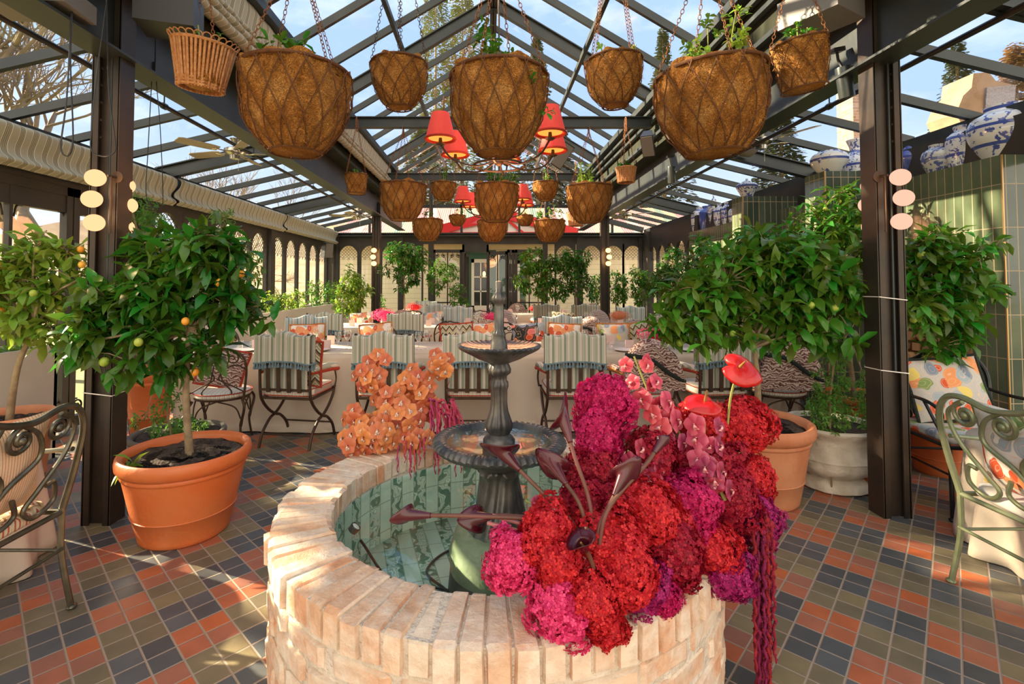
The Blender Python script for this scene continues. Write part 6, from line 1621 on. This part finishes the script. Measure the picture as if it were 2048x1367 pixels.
basket('far row left coir hanging basket', rowb(855,440,10.5), 0.32, 0.44, 0.15, tie_z, plant=(60, 0.3, 0.06, leaf_m, 0.4), seed=15)
basket('far row centre coir hanging basket', rowb(985,442,10.5), 0.32, 0.44, 0.15, tie_z, plant=(60, 0.2, 0.06, leaf_m, 0.6), seed=16)
basket('far row right coir hanging basket', rowb(1099,442,10.5), 0.33, 0.44, 0.15, tie_z, plant=(280, 0.4, 0.06, leaf_m, 0.8), seed=17)
basket('tiny coir basket left in the far row', rowb(915,431,10.7), 0.18, 0.22, 0.08, 4.2, plant=(60, 0.16, 0.05, leaf_m, 0.6), seed=18, lat=9)
basket('tiny coir basket right in the far row', rowb(1050,431,10.7), 0.18, 0.22, 0.08, 4.2, plant=(50, 0.12, 0.05, leaf_m, 0.6), seed=19, lat=9)
basket('small sunlit wicker basket behind the middle row right basket', rowb(1152,428,9.0), 0.16, 0.22, 0.12, 3.7, 'wicker', nch=3, seed=20)

# ================================================================ LIGHTS, FANS, FITTINGS
def globes(label, x, y, s, pz, mt, cy_=-0.10, r=0.056, strength=0):
    t = T('globe_wall_light', label, 'wall light', (x, y, 0))
    xs = [0.0, -0.018, 0.0]
    for i, z in enumerate(pz):
        P(t, 'globe', MB().ell((s*xs[i]*-1, cy_, z), r, r*0.9, r*0.90, 24, 14), mt)
    P(t, 'backplate', MB().lathe([(0.0,0.0),(0.035,0.0),(0.035,0.012),(0.0,0.012)], 20).__class__().tube([(s*-0.075, cy_+0.07, pz[0]+0.02), (s*-0.075, cy_+0.082, pz[0]+0.02)], 0.036, 18), iron_brown)
    P(t, 'rod', MB().tube([(s*-0.06, cy_+0.045, pz[0]+0.02), (s*-0.06, cy_+0.045, pz[2]-0.06)], 0.006, 6).tube([(s*-0.075, cy_+0.08, pz[0]+0.02), (s*-0.05, cy_+0.03, pz[0]+0.02)], 0.008, 6), iron_brown)
    if strength:
        l = bpy.data.lights.new('globe_light', 'POINT'); l.energy = strength; l.color = (1.0, 0.62, 0.32); l.shadow_soft_size = 0.08
        lo = bpy.data.objects.new('globe_light', l); COL.objects.link(lo); lo.parent = t; lo.location = (0, cy_-0.10, pz[1])
    return t
GZ = [at(200,357,2.92).z, at(200,399,2.92).z, at(200,446,2.92).z]
a_ = at(195,399,2.92)
globes('three lit globes on the front of the left steel post', a_.x, 3.0, -1, GZ, globe_m, strength=5)
globes('three lit globes on the right side of the left steel post', at(246,399,3.12).x, 3.24, 1, GZ, globe_m)
a_ = at(1799,399,3.0); GZ2 = [at(1799,355,3.0).z, at(1799,396,3.0).z, at(1799,443,3.0).z]
globes('three pale pink globes on the front of the right steel post', a_.x, 3.09, 1, GZ2, globe_soft, strength=2)
globes('three pale pink globes on the left side of the right steel post', at(1743,399,3.25).x, 3.36, -1, GZ2, globe_soft)
GZ3 = [at(750,501,10.25).z, at(750,514,10.25).z, at(750,527,10.25).z]
globes('three small lit globes on the far left post', -2.37, 10.30, -1, GZ3, bulb_m, -0.13, 0.055, strength=6)
globes('three small lit globes on the far right post', 2.50, 10.30, 1, GZ3, bulb_m, -0.13, 0.055, strength=6)
def fan(label, x, y, z, rz, ztop):
    t = T('ceiling_fan', label, 'ceiling fan', (x, y, z), rz, 'ceiling fans')
    P(t, 'rod', MB().tube([(0,0,0.06),(0,0,ztop-z)], 0.011, 10), chrome)
    P(t, 'canopy', MB().lathe([(0.03,-0.07),(0.05,-0.02),(0.065,0.0),(0,0.0)], 20, (0,0,ztop-z)), chrome)
    P(t, 'motor', MB().lathe([(0,-0.085),(0.055,-0.08),(0.06,-0.035),(0.10,-0.025),(0.125,0.0),(0.125,0.035),(0.09,0.055),(0.03,0.075),(0,0.075)], 32), chrome)
    for k in range(5):
        a = 2*PI*k/5; ca, sa = math.cos(a), math.sin(a)
        f = lambda r, s_, zz: (r*ca - s_*sa, r*sa + s_*ca, zz + s_*0.22)
        m = MB()
        V = []
        for zz in (0, 0.008):
            V += [f(0.20,-0.05,zz), f(0.28,-0.065,zz), f(0.62,-0.07,zz), f(0.66,-0.05,zz), f(0.66,0.05,zz), f(0.62,0.07,zz), f(0.28,0.065,zz), f(0.20,0.05,zz)]
        m.add(V, [tuple(range(7,-1,-1)), tuple(range(8,16))] + [(i, (i+1) % 8, 8+(i+1) % 8, 8+i) for i in range(8)])
        b = P(t, 'blade', m, blade_m, smooth=False)
        P(b, 'blade_bracket', MB().tube([f(0.08,0,-0.01), f(0.14,0.02,-0.012), f(0.22,0,-0.004)], 0.009, 6).tube([f(0.22,0,-0.004), f(0.26,0.03,-0.002)], 0.007, 6).tube([f(0.22,0,-0.004), f(0.26,-0.03,-0.002)], 0.007, 6), chrome)
    P(t, 'pull_chain', MB().tube([(0.04,0,-0.08),(0.04,0,-0.22)], 0.0025, 5), chrome)
    return t
for (px, py, X, rz, lab) in ((470,305,-3.0,0.35,'ceiling fan in the near left aisle'), (1522,285,3.1,0.1,'ceiling fan in the near right aisle above the jars'), (717,432,-2.95,0.8,'ceiling fan in the far left aisle'), (1252,430,3.1,0.5,'ceiling fan in the far right aisle')):
    Y = X*F/(px-CX)*1.02; p = at(px, py, Y); fan(lab, p.x, Y, p.z, rz, 3.22 if abs(p.x) > 2.9 else 3.26)
# chandeliers
def chandelier(label, x, y, z, R=0.62, n=6):
    t = T('chandelier', label, 'chandelier', (x, y, z), 0, 'red shaded chandeliers')
    P(t, 'stem', MB().tube([(0,0,-0.42),(0,0,ZR-z-0.12)], 0.010, 8).ell((0,0,-0.30), 0.05, 0.05, 0.07, 12, 8).ell((0,0,0.1), 0.03, 0.03, 0.06, 12, 8), iron_brown)
    P(t, 'ring', MB().tube([(0.26*math.cos(a*PI/20), 0.26*math.sin(a*PI/20), -0.36) for a in range(40)], 0.013, 8, closed=True), iron_brown)
    for k in range(n):
        a = 2*PI*k/n + 0.35; ca, sa = math.cos(a), math.sin(a)
        arm = P(t, 'arm', MB().tube(sp([(0.02*ca,0.02*sa,-0.30), (R*0.4*ca,R*0.4*sa,-0.38), (R*0.8*ca,R*0.8*sa,-0.33), (R*ca,R*sa,-0.20)], 6), 0.010, 8).lathe([(0.03,-0.21),(0.05,-0.195),(0.02,-0.18),(0.012,-0.10),(0,-0.10)], 14, (R*ca, R*sa, 0)), iron_brown)
        s_ = P(t, 'lamp_shade', MB().lathe([(0.145,-0.14),(0.085,0.11),(0.082,0.11),(0.141,-0.14)], 36, (R*ca, R*sa, 0), fn=lambda r, z_, q: (r*(1+0.012*math.cos(q*36)), z_), cap=False), red_shade, label='ruffled red lamp shade')
        P(s_, 'fringe', MB().tube([(R*ca+0.147*math.cos(q*PI/16), R*sa+0.147*math.sin(q*PI/16), -0.145) for q in range(32)], 0.012, 6, closed=True), red_fringe)
        P(s_, 'glow_panel', MB().lathe([(0.118,-0.138),(0.0,-0.135)], 24, (R*ca, R*sa, 0), cap=False), orange_lit)
    l = bpy.data.lights.new('chandelier_light', 'POINT'); l.energy = 25; l.color = (1.0, 0.45, 0.2); l.shadow_soft_size = 0.3
    lo = bpy.data.objects.new('chandelier_light', l); COL.objects.link(lo); lo.parent = t; lo.location = (0, 0, -0.6)
p = at(998, 262, 5.0); chandelier('large red shaded chandelier behind the front centre basket', p.x, 5.0, p.z, 0.62)
p = at(990, 390, 8.7); chandelier('smaller looking red shaded chandelier further back', p.x, 8.7, p.z, 0.60)

# ---- blue and white jars on the right ledge
def jar(label, px0, px1, pyt, pyb, Y, prof, mat, lid=False, name='ginger_jar', cat='jar', group='blue and white jars on the tiled ledge'):
    c = at((px0+px1)/2, pyb, Y); R = (px1-px0)/2*Y/F*0.97; h = at(0, pyt, Y).z - c.z
    t = T(name, label, cat, (c.x, Y, c.z), 0.4, group)
    pr_ = [(r*R, z*h) for r, z in prof]; q = sp([(a, 0, b) for a, b in pr_], 3)
    P(t, 'jar_body', MB().lathe([(max(0.0, v.x), v.z) for v in q], 40), mat, ang=60)
    if lid: P(t, 'lid', MB().lathe([(0.0, h*1.16), (R*0.10, h*1.14), (R*0.13, h*1.09), (R*0.07, h*1.05), (R*0.25, h*1.01), (R*0.45, h*0.95), (R*0.50, h*0.89), (R*0.46, h*0.87), (0, h*0.87)], 32), mat, ang=60)
    return t
wide = [(0.0,0),(0.5,0),(0.55,0.04),(0.72,0.22),(0.93,0.42),(1.0,0.60),(0.90,0.78),(0.62,0.87),(0.53,0.90),(0.53,0.97),(0.54,1.0),(0.48,1.0)]
hexj = [(0.0,0),(0.72,0),(0.82,0.10),(0.95,0.35),(1.0,0.62),(0.92,0.78),(0.60,0.88),(0.52,0.91),(0.58,0.98),(0.55,1.0),(0.45,1.0)]
temple = [(0.0,0),(0.5,0),(0.52,0.05),(0.68,0.30),(0.95,0.60),(0.98,0.72),(0.80,0.84),(0.48,0.88),(0.46,0.92),(0.0,0.92)]
vase = [(0.0,0),(0.60,0),(0.62,0.05),(0.82,0.25),(0.98,0.50),(0.95,0.60),(0.60,0.72),(0.42,0.78),(0.42,0.86),(0.62,0.97),(0.66,1.0),(0.55,1.0)]
JX = TX + 0.30
def Yx(px, X): return X*F/(px-CX)
def zjar(label, px, pyt, wpx, prof, mat, X=JX, zb=TZ, **k):
    Y = Yx(px, X); c = at(px, 565, Y)
    # bottom rests on the ledge; its pixel row follows from the ledge height
    pyb = None; lo, hi = 0.0, 565.0
    for _ in range(40):
        mid = (lo+hi)/2
        if at(px, mid, Y).z > zb: lo = mid
        else: hi = mid
    return jar(label, px-wpx/2, px+wpx/2, pyt, lo, Y, prof, mat, **k)
zjar('largest round blue and white jar at the right edge of the ledge', 2012, 212, 118, wide, china[1], X=TX+0.34)
zjar('hexagonal blue and white jar left of the largest one', 1931, 252, 62, hexj, china[0])
zjar('grey blue patterned wide jar left of the hexagonal one', 1877, 290, 56, wide, china[3], X=TX+0.22)
zjar('deep blue lidded jar right of the right steel post', 1824, 292, 56, temple, china[2], lid=True)
zjar('tall necked blue and white vase just left of the right steel post', 1712, 280, 46, vase, china[0], X=TX+0.1)
t = zjar('squat round blue and white jar on the nearer tiled pier', 1659, 303, 68, [(0.0,0),(0.5,0),(0.55,0.05),(0.75,0.25),(0.95,0.50),(1.0,0.68),(0.88,0.86),(0.62,0.95),(0.58,1.0),(0.4,1.0)], china[1], X=3.66, zb=2.63)
t = zjar('small lidded blue and white jar on the farther tiled pier', 1494, 362, 42, temple, china[4], X=3.56, zb=2.64, lid=True)
for i, (px, w_, top, k_, ld) in enumerate(((1470,22,412,0,False),(1457,24,405,4,False),(1443,26,408,0,False),(1428,22,398,4,True),(1414,26,412,2,False),(1400,30,414,0,False))):
    zjar(['small jar nearest the farther tiled pier', 'small round jar second from the farther pier', 'small jar third from the farther pier', 'small lidded jar with pointed lid in the far group', 'small dark blue jar second from the left in the far group', 'leftmost small jar of the far group on the ledge'][i], px, top, w_*1.15, temple if ld else hexj, china[k_], lid=ld)

# ---- speakers, spotlights, boxes, cords
def speaker(label, loc, rot, w=0.2, d=0.2, h=0.32):
    t = T('loudspeaker', label, 'speaker', loc); t.rotation_euler = rot
    P(t, 'cabinet', MB().add([(x*w/2*(1 if y < 0 else 0.7), y*d/2, z*h/2) for x in (-1,1) for y in (-1,1) for z in (-1,1)], [(0,1,3,2),(4,6,7,5),(0,4,5,1),(2,3,7,6),(0,2,6,4),(1,5,7,3)]), black_pl, smooth=False)
    P(t, 'grille', MB().box(-w*0.45,w*0.45,-d/2-0.008,-d/2-0.001,-h*0.46,h*0.46), grey_pl, smooth=False)
    P(t, 'bracket', MB().tube([(0,d/2,0),(0,d/2+0.08,0)], 0.012, 8), black_pl)
speaker('black loudspeaker on the far left window post', tuple(at(653,500,11.7)), (0.15, 0, 0.9), 0.22, 0.22, 0.36)
speaker('black loudspeaker under the right beam behind the front right basket', tuple(at(1297,287,5.6)), (0.7, 0, -0.5), 0.14, 0.14, 0.26)
speaker('dark blue loudspeaker high in the centre right of the chandelier', tuple(at(1122,310,7.2)), (0.4, 0.5, 0.3), 0.18, 0.2, 0.38)
speaker('small loudspeaker on the right beam', tuple(at(1345,262,5.4)), (0.4, 0, -0.8), 0.1, 0.12, 0.16)
def spot(label, p, mat, rot=(0.3, 0.2, 0)):
    t = T('spotlight', label, 'spotlight', tuple(p)); t.rotation_euler = rot
    P(t, 'barrel', MB().lathe([(0,0.11),(0.045,0.11),(0.048,0.10),(0.048,-0.10),(0.042,-0.10),(0.040,-0.085),(0,-0.085)], 24), mat)
    P(t, 'lamp_face', MB().lathe([(0.036,-0.090),(0,-0.088)], 16, cap=False), mk_once('spot_lens', (0.5,0.35,0.15), rough=0.2))
    P(t, 'mount', MB().tube([(0,0.0,0.10),(0.0,0.03,0.17),(0,0.03,0.24)], 0.01, 6).box(-0.04,0.04,0,0.06,0.22,0.25), black_pl)
blk = mk('satin_black', (0.03,0.04,0.04), rough=0.3)
spot('black cylinder spotlight under the right beam beside the near post', at(1690,166,3.35), blk, (0.1, -0.2, 0))
spot('green grey spotlight under the right beam near the middle', at(1343,350,6.2), blk, (0.2, -0.1, 0)); spot('second grey spotlight further along the right beam', at(1291,380,8.0), blk, (0.1, 0.1, 0))
S('projector_box', MB().box(-0.16,0.16,-0.18,0.18,-0.09,0.09), grey_pl, 'grey brown box fixed high above the right beam', 'fixture box', tuple(at(1640,22,3.1)), 0.5, smooth=False)
S('projector_box', MB().box(-0.22,0.22,-0.12,0.12,-0.05,0.05), grey_pl, 'flat dark heater box hanging in the top left corner', 'heater', tuple(at(75,5,2.6)), 0.1, smooth=False)
S('blind_motor', MB().box(-0.16,0.16,-0.12,0.12,-0.12,0.12), black_pl, 'black blind motor box beneath the striped fabric blind top left', 'motor box', tuple(at(340,25,3.0)), 0.3, smooth=False)
def cord(label, pxs, Y, r=0.004, mat=None):
    S('looped_cable', MB().tube(sp([at(a, b, Y) for a, b in pxs], 8), r, 6), mat or black_pl, label, 'cable')
cord('dark looped cord hanging left of the left steel post', [(143,0),(140,80),(133,200),(122,290),(132,312),(143,300),(146,260),(141,120),(145,0)], 2.6)
cord('pale blind cord looped in front of the left steel post', [(213,0),(205,60),(192,160),(183,260),(183,300),(205,312),(228,305),(230,280),(218,180),(214,60),(213,5)], 2.75, 0.0035)
cord('long thin blind cord hanging right of the left steel post', [(309,60),(304,150),(296,300),(292,380),(300,410),(318,415),(326,395),(320,250),(312,150),(312,60)], 3.4, 0.003)
S('cord_cleat', MB().box(-0.02,0.02,-0.02,0.02,-0.05,0.05), black_pl, 'black cord guide hanging right of the left steel post', 'cord guide', tuple(at(309,140,3.4)), smooth=False)
# ================================================================ OUTSIDE
def clap():
    k = NT('cream_weatherboard'); s_ = k.sep()
    f = k.math('FRACT', k.math('DIVIDE', s_[2], 0.16))
    c = k.mix(k.ramp(f, [(0,(0,0,0)),(0.88,(0,0,0)),(0.95,(1,1,1))]), (0.72,0.64,0.47,1), (0.50,0.43,0.30,1))
    return k.pbr(c, 0.7, nrm=k.bump(k.math('SUBTRACT', 1.0, f), 0.5, 0.03))
clap_m = clap()
def stripe_roof(name, cols, axis=0, per=2.4):
    k = NT(name); s_ = k.sep(); f = k.math('FRACT', k.math('DIVIDE', s_[axis], per))
    c = k.ramp(f, cols, 'CONSTANT'); w = k.math('SINE', k.math('MULTIPLY', s_[axis], 80.0))
    return k.pbr(c, 0.6, nrm=k.bump(w, 0.3, 0.01))
roof_a = stripe_roof('painted_corrugated_iron', [(0,(0.62,0.32,0.28)),(0.3,(0.58,0.42,0.27)),(0.45,(0.24,0.34,0.26)),(0.55,(0.58,0.42,0.27)),(0.7,(0.50,0.24,0.24)),(0.85,(0.66,0.52,0.42))])
roof_b = stripe_roof('painted_corrugated_iron_side', [(0,(0.62,0.34,0.28)),(0.3,(0.62,0.46,0.30)),(0.45,(0.24,0.34,0.26)),(0.55,(0.62,0.46,0.30)),(0.75,(0.50,0.24,0.24)),(0.85,(0.66,0.52,0.42))], 1, 2.2)
red_paint = mk('red_paint', (0.66,0.012,0.015), rough=0.4); white_paint = mk('white_paint', (0.72,0.68,0.60), rough=0.5); green_paint = mk('green_paint', (0.035,0.11,0.07), rough=0.4); dark_glass = mk('dark_window_glass', (0.03,0.035,0.03), rough=0.06)
YH = 16.2
ct = T('cottage', 'cream weatherboard cottage with green trimmed glazed doors and striped roof behind the glasshouse', 'building', (0.5, YH, 0))
LX = at(676, 600, YH).x - 0.5
P(ct, 'front_wall', MB().box(LX, 11.0, 0, 5.5, -0.15, 2.75), clap_m, smooth=False)
m = MB(); m.add([(LX-0.3,-0.5,2.7),(11.5,-0.5,2.7),(11.5,2.8,4.3),(LX-0.3,2.8,4.3),(LX-0.3,-0.5,2.78),(11.5,-0.5,2.78),(11.5,2.8,4.38),(LX-0.3,2.8,4.38)], [(0,3,2,1),(4,5,6,7),(0,1,5,4),(1,2,6,5),(2,3,7,6),(3,0,4,7)])
P(ct, 'roof', m, roof_a, smooth=False)
gx = at(1003, 440, YH).x-0.5
m = MB()
zt, zb = at(0, 428, 15.3).z, at(0, 466, 15.3).z
for s in (-1, 1): m.bar((gx, -0.95, zt), (gx+s*2.35, -0.95, zb), 0.08, 0.28, (0,0,1))
m.bar((gx-2.3,-0.95,zb-0.03), (gx+2.3,-0.95,zb-0.03), 0.07, 0.12)
for s in (-1, 1): m.bar((gx+s*0.65,-0.94,zb), (gx,-0.94,zt-0.05), 0.05, 0.08)
P(ct, 'gable_board', m, red_paint, smooth=False, label='red painted gable trim')
P(ct, 'gable_panel', MB().slab([(gx-2.2, zb), (gx+2.2, zb), (gx, zt)], 0.04, lambda u, v, w: (u, -0.92+w, v)), white_paint, smooth=False)
m = MB()
for s in (-1, 1): m.add([(gx, -1.0, zt+0.16), (gx+s*2.45, -1.0, zb+0.12), (gx+s*2.45, 1.2, zb+0.12), (gx, 1.2, zt+0.16)], [(0,1,2,3)])
P(ct, 'porch_roof', m, roof_b, smooth=False)
def cdoor(x0, x1, zt_, nm):
    fr_ = P(ct, nm, MB().box(x0-0.12, x1+0.12, -0.06, -0.005, 0, zt_+0.14).box(x0-0.2, x1+0.2, -0.03, -0.003, 0, zt_+0.3), green_paint, smooth=False)
    m = MB(); w = x1-x0
    m.box(x0, x0+0.09, -0.09, -0.065, 0, zt_); m.box(x1-0.09, x1, -0.09, -0.065, 0, zt_); m.box(x0, x1, -0.09, -0.065, zt_-0.12, zt_); m.box(x0, x1, -0.09, -0.065, 0, 0.72)
    m.box((x0+x1)/2-0.02, (x0+x1)/2+0.02, -0.088, -0.067, 0.7, zt_); 
    for k in (1, 2): m.box(x0, x1, -0.088, -0.067, 0.72+(zt_-0.84)*k/3-0.02, 0.72+(zt_-0.84)*k/3+0.02)
    P(fr_, 'sash', m, white_paint, smooth=False)
    P(fr_, 'pane', MB().box(x0+0.05, x1-0.05, -0.072, -0.066, 0.7, zt_-0.05), dark_glass, smooth=False)
a0, a1 = at(943, 560, YH).x-0.5, at(980, 560, YH).x-0.5
cdoor(a0, a1, at(0, 518, YH).z, 'door'); cdoor(a1+0.5, a1+0.98, at(0, 520, YH).z, 'side_window')
P(ct, 'hanging_lantern', MB().ell((a0+0.42, -0.35, 1.75), 0.05, 0.05, 0.09, 12, 8), bulb_m, label='lit amber lantern by the cottage door')
# side wing with striped roof, chimney
wg = T('side_wing', 'long building wing with pink and tan striped roof beyond the right glass', 'building', (7.4, 9, 0))
P(wg, 'wing_wall', MB().box(0, 4.5, 0.5, 9.5, -0.15, 2.4), clap_m, smooth=False)
m = MB(); m.add([(-0.5,0.2,2.45),(-0.5,9.8,2.45),(3.6,9.8,4.9),(3.6,0.2,4.9),(-0.5,0.2,2.53),(-0.5,9.8,2.53),(3.6,9.8,4.98),(3.6,0.2,4.98)], [(0,1,2,3),(7,6,5,4),(0,4,5,1),(1,5,6,2),(2,6,7,3),(3,7,4,0)])
P(wg, 'wing_roof', m, roof_b, smooth=False)
brk = NT('chimney_brick'); bb_ = brk.n('TexBrick', {'Vector': brk.comb(brk.math('ADD', brk.sep()[0], brk.sep()[1]), brk.sep()[2], 0.0), 'Color1': (0.20,0.13,0.10,1), 'Color2': (0.28,0.20,0.15,1), 'Mortar': (0.32,0.27,0.21,1), 'Scale': 1.0, 'Brick Width': 0.23, 'Row Height': 0.08, 'Mortar Size': 0.008}).outputs[0]
brk = brk.pbr(bb_, 0.9)
cx = at(1718, 300, 13.0)
t = T('brick_chimney', 'tall brick chimney behind the right steel post', 'chimney', (cx.x, 13.0, 2.4)); zc = at(1715, 150, 13.0).z-2.4
P(t, 'shaft', MB().box(-0.36,0.36,-0.3,0.3,0,zc-0.25), brk, smooth=False); P(t, 'cap', MB().box(-0.42,0.42,-0.36,0.36,zc-0.25,zc-0.1).box(-0.37,0.37,-0.3,0.3,zc-0.1,zc), brk, smooth=False)
cc = at(1935, 262, 9.0)
t = T('sandstone_chimney_cowl', 'carved sandstone and slate chimney top seen through the right aisle roof', 'chimney', (cc.x, 9.0, cc.z-0.15))
sand = mk('sandstone', (0.24,0.14,0.08), (0.31,0.19,0.115), rough=0.85, scale=4, bump=0.4); hh = at(1935,158,9.0).z - cc.z + 0.15
pr_ = [(-0.62,0),(-0.60,0.14),(-0.42,0.20),(-0.50,0.38),(-0.36,hh*0.62),(-0.20,hh*0.75),(-0.16,hh*0.98),(0.12,hh),(0.25,hh*0.86),(0.55,hh*0.80),(0.42,hh*0.30),(0.60,0.1),(0.62,0)]
P(t, 'cowl_body', MB().slab(pr_, 0.6, lambda u, v, w: (u*0.98, w-0.3, v)), sand, smooth=False)
P(t, 'slate_side', MB().slab([(0.0,hh*0.42),(0.50,hh*0.35),(0.56,hh*0.78),(0.04,hh*0.74)], 0.04, lambda u, v, w: (u, -0.34+w, v)), mk('wet_slate', (0.16,0.13,0.14), (0.24,0.2,0.2), rough=0.3, scale=30), smooth=False)
P(t, 'shaft', MB().box(-0.45, 0.45, -0.28, 0.28, -(cc.z-0.15)-0.1, 0), brk, smooth=False)
# ---- trees
bare_m = mk('bare_bark', (0.17,0.135,0.10), (0.27,0.22,0.165), rough=0.9, scale=5)
def bare_tree(label, x, y, h, seed, r0=0.16, depth=6, spread=0.55):
    rr = random.Random(seed); m = MB()
    def br(p, d, L_, r, k):
        q = [p]; dd = d.copy()
        for i in range(3): dd = (dd + Vector((rr.gauss(0,.10), rr.gauss(0,.10), 0.05))).normalized(); q.append(q[-1] + dd*L_/3)
        m.tube(q, [r, r*0.9, r*0.8, r*0.68], 6 if k > 3 else 4)
        if k == 0: return
        for _ in range(3 if k > 1 else 4):
            nd = (dd + Vector((rr.gauss(0,spread), rr.gauss(0,spread), rr.gauss(0.12,spread*0.6)))).normalized()
            br(q[-1] if rr.random() < 0.6 else q[2], nd, L_*rr.uniform(0.62, 0.85), r*0.58, k-1)
    br(Vector((0,0,-0.2)), Vector((0,0,1)), h*0.28, r0, depth)
    S('bare_tree', m, bare_m, label, 'tree', (x, y, 0), group='bare trees outside', ang=0)
bare_tree('big bare winter tree outside the near left glass', -9.0, 6.4, 10.5, 1, 0.24, 6)
bare_tree('bare tree close outside the near left windows, left of the biggest', -8.3, 4.6, 9.5, 12, 0.15, 6)
bare_tree('thin bare tree between the big ones outside the left glass', -8.0, 8.3, 8.8, 14, 0.14, 6)
bare_tree('bare tree beyond the left windows further back', -9.5, 10.0, 9.0, 2, 0.17, 6)
bare_tree('bare tree by the lawn near the far left corner', -8.0, 15.0, 7.0, 3, 0.11, 6)
bare_tree('slim bare tree on the sunny lawn', -11.0, 19.0, 8.0, 4, 0.12, 5)
con_m = mk('conifer_needles', (0.10,0.135,0.06), (0.20,0.21,0.10), rough=0.9, scale=2, isl=0.6); con_b = mk('bronze_needles', (0.34,0.24,0.14), (0.45,0.32,0.20), rough=0.9, scale=2, isl=0.5); pop_m = mk('poplar_foliage', (0.17,0.20,0.08), (0.28,0.28,0.13), rough=0.9, scale=2, isl=0.6)
def conifer(label, px, pyt, Y, w, seed, mat=con_m, dens=1.0, taper=1.0):
    top = at(px, pyt, Y); h = top.z; rr = random.Random(seed); t = T('conifer', label, 'tree', (top.x, Y, -0.15), 0, 'conifers outside')
    V = []; Fc = []; base = 0; n = int(2000*dens)
    for i in range(n):
        u = (i+0.5)/n; z = h*(0.12+0.88*u); layer = 0.65+0.35*abs(math.sin(u*34+rr.uniform(-.3,.3)))
        r = w*((1-u)**taper)*layer*rr.uniform(0.25, 1.0)+0.05; a = rr.random()*6.28
        c = np.array([r*math.cos(a), r*math.sin(a), z-0.22*r]); s_ = rr.uniform(0.25, 0.5)*(0.5+0.5*(1-u))*w*0.42
        o_ = np.array([math.cos(a), math.sin(a), -0.25]); sd = np.array([-math.sin(a), math.cos(a), rr.uniform(-.3,.3)])
        for kk in range(5):
            q = c + o_*s_*rr.uniform(-.4,.4) + sd*s_*rr.uniform(-.5,.5) + np.array([0,0,rr.uniform(-.1,.1)])*w; e = s_*0.55
            V += [tuple(q), tuple(q+o_*e+sd*e*0.4), tuple(q+o_*e*1.3), tuple(q+o_*e-sd*e*0.45)]; Fc.append((base, base+1, base+2, base+3)); base += 4
    m = MB(); m.v = V; m.f = Fc; P(t, 'needles', m, mat, ang=0)
    P(t, 'trunk', MB().tube([(0,0,0),(0,0,h*0.97)], [w*0.07, 0.03], 8), bark_m)
conifer('conifer seen above the right aisle by the near right post', 1912, 80, 17, 2.1, 1); conifer('dark conifer behind the tiled piers', 1560, 205, 20, 3.0, 2); conifer('tall conifer seen between the front right basket and the ridge', 1325, 55, 22, 2.2, 3)
conifer('tall poplar like tree seen left of the ridge', 872, -40, 24, 1.9, 4, pop_m, 1.3, 0.45); conifer('leafy tree seen just left of the centre basket', 925, -25, 26, 2.2, 5, pop_m, 1.3, 0.45); conifer('conifer right of the ridge behind the rafters', 1075, 60, 25, 2.4, 6)
conifer('bronze leaved conifer at the right edge beyond the chimney top', 2030, 90, 19, 3.0, 7, con_b); conifer('dark tree low behind the far gable at left', 845, 250, 24, 2.8, 8, pop_m, 1.2, 0.6); conifer('bronze tree behind the right beam', 1265, 235, 26, 3.0, 9, con_b, 1.0, 0.7)
conifer('dark tree low behind the far gable at right', 1120, 250, 26, 3.2, 10)
hedge_m = mk('hedge_leaf', (0.14,0.16,0.05), (0.28,0.26,0.08), rough=0.8, scale=3, isl=0.5)
for i, (x, y, rx, ry, rz, mt, lab) in enumerate(((-8.5, 16.5, 2.2, 1.0, 1.0, hedge_m, 'clipped garden hedge beyond the far left windows'), (-1.9, 15.3, 0.55, 0.45, 0.75, leaf_lt, 'pale green clipped shrub left of the cottage door'), (-9.5, 3.6, 1.2, 2.0, 1.1, hedge_m, 'garden shrubs outside the near left windows'), (-10.5, 8.5, 1.0, 2.4, 1.0, hedge_m, 'low garden hedge outside the left windows'))):
    t = T('garden_shrub', lab, 'shrub', (x, y, -0.1)); m, _ = foliage([(0, 0, rz*0.6, rx, ry, rz*0.8)], 900, 0.14, 0.07, 90+i, 6); P(t, 'foliage', m, mt, ang=0); P(t, 'stem', MB().tube([(0,0,0),(0,0,rz*0.6)], 0.05, 8), bark_m)
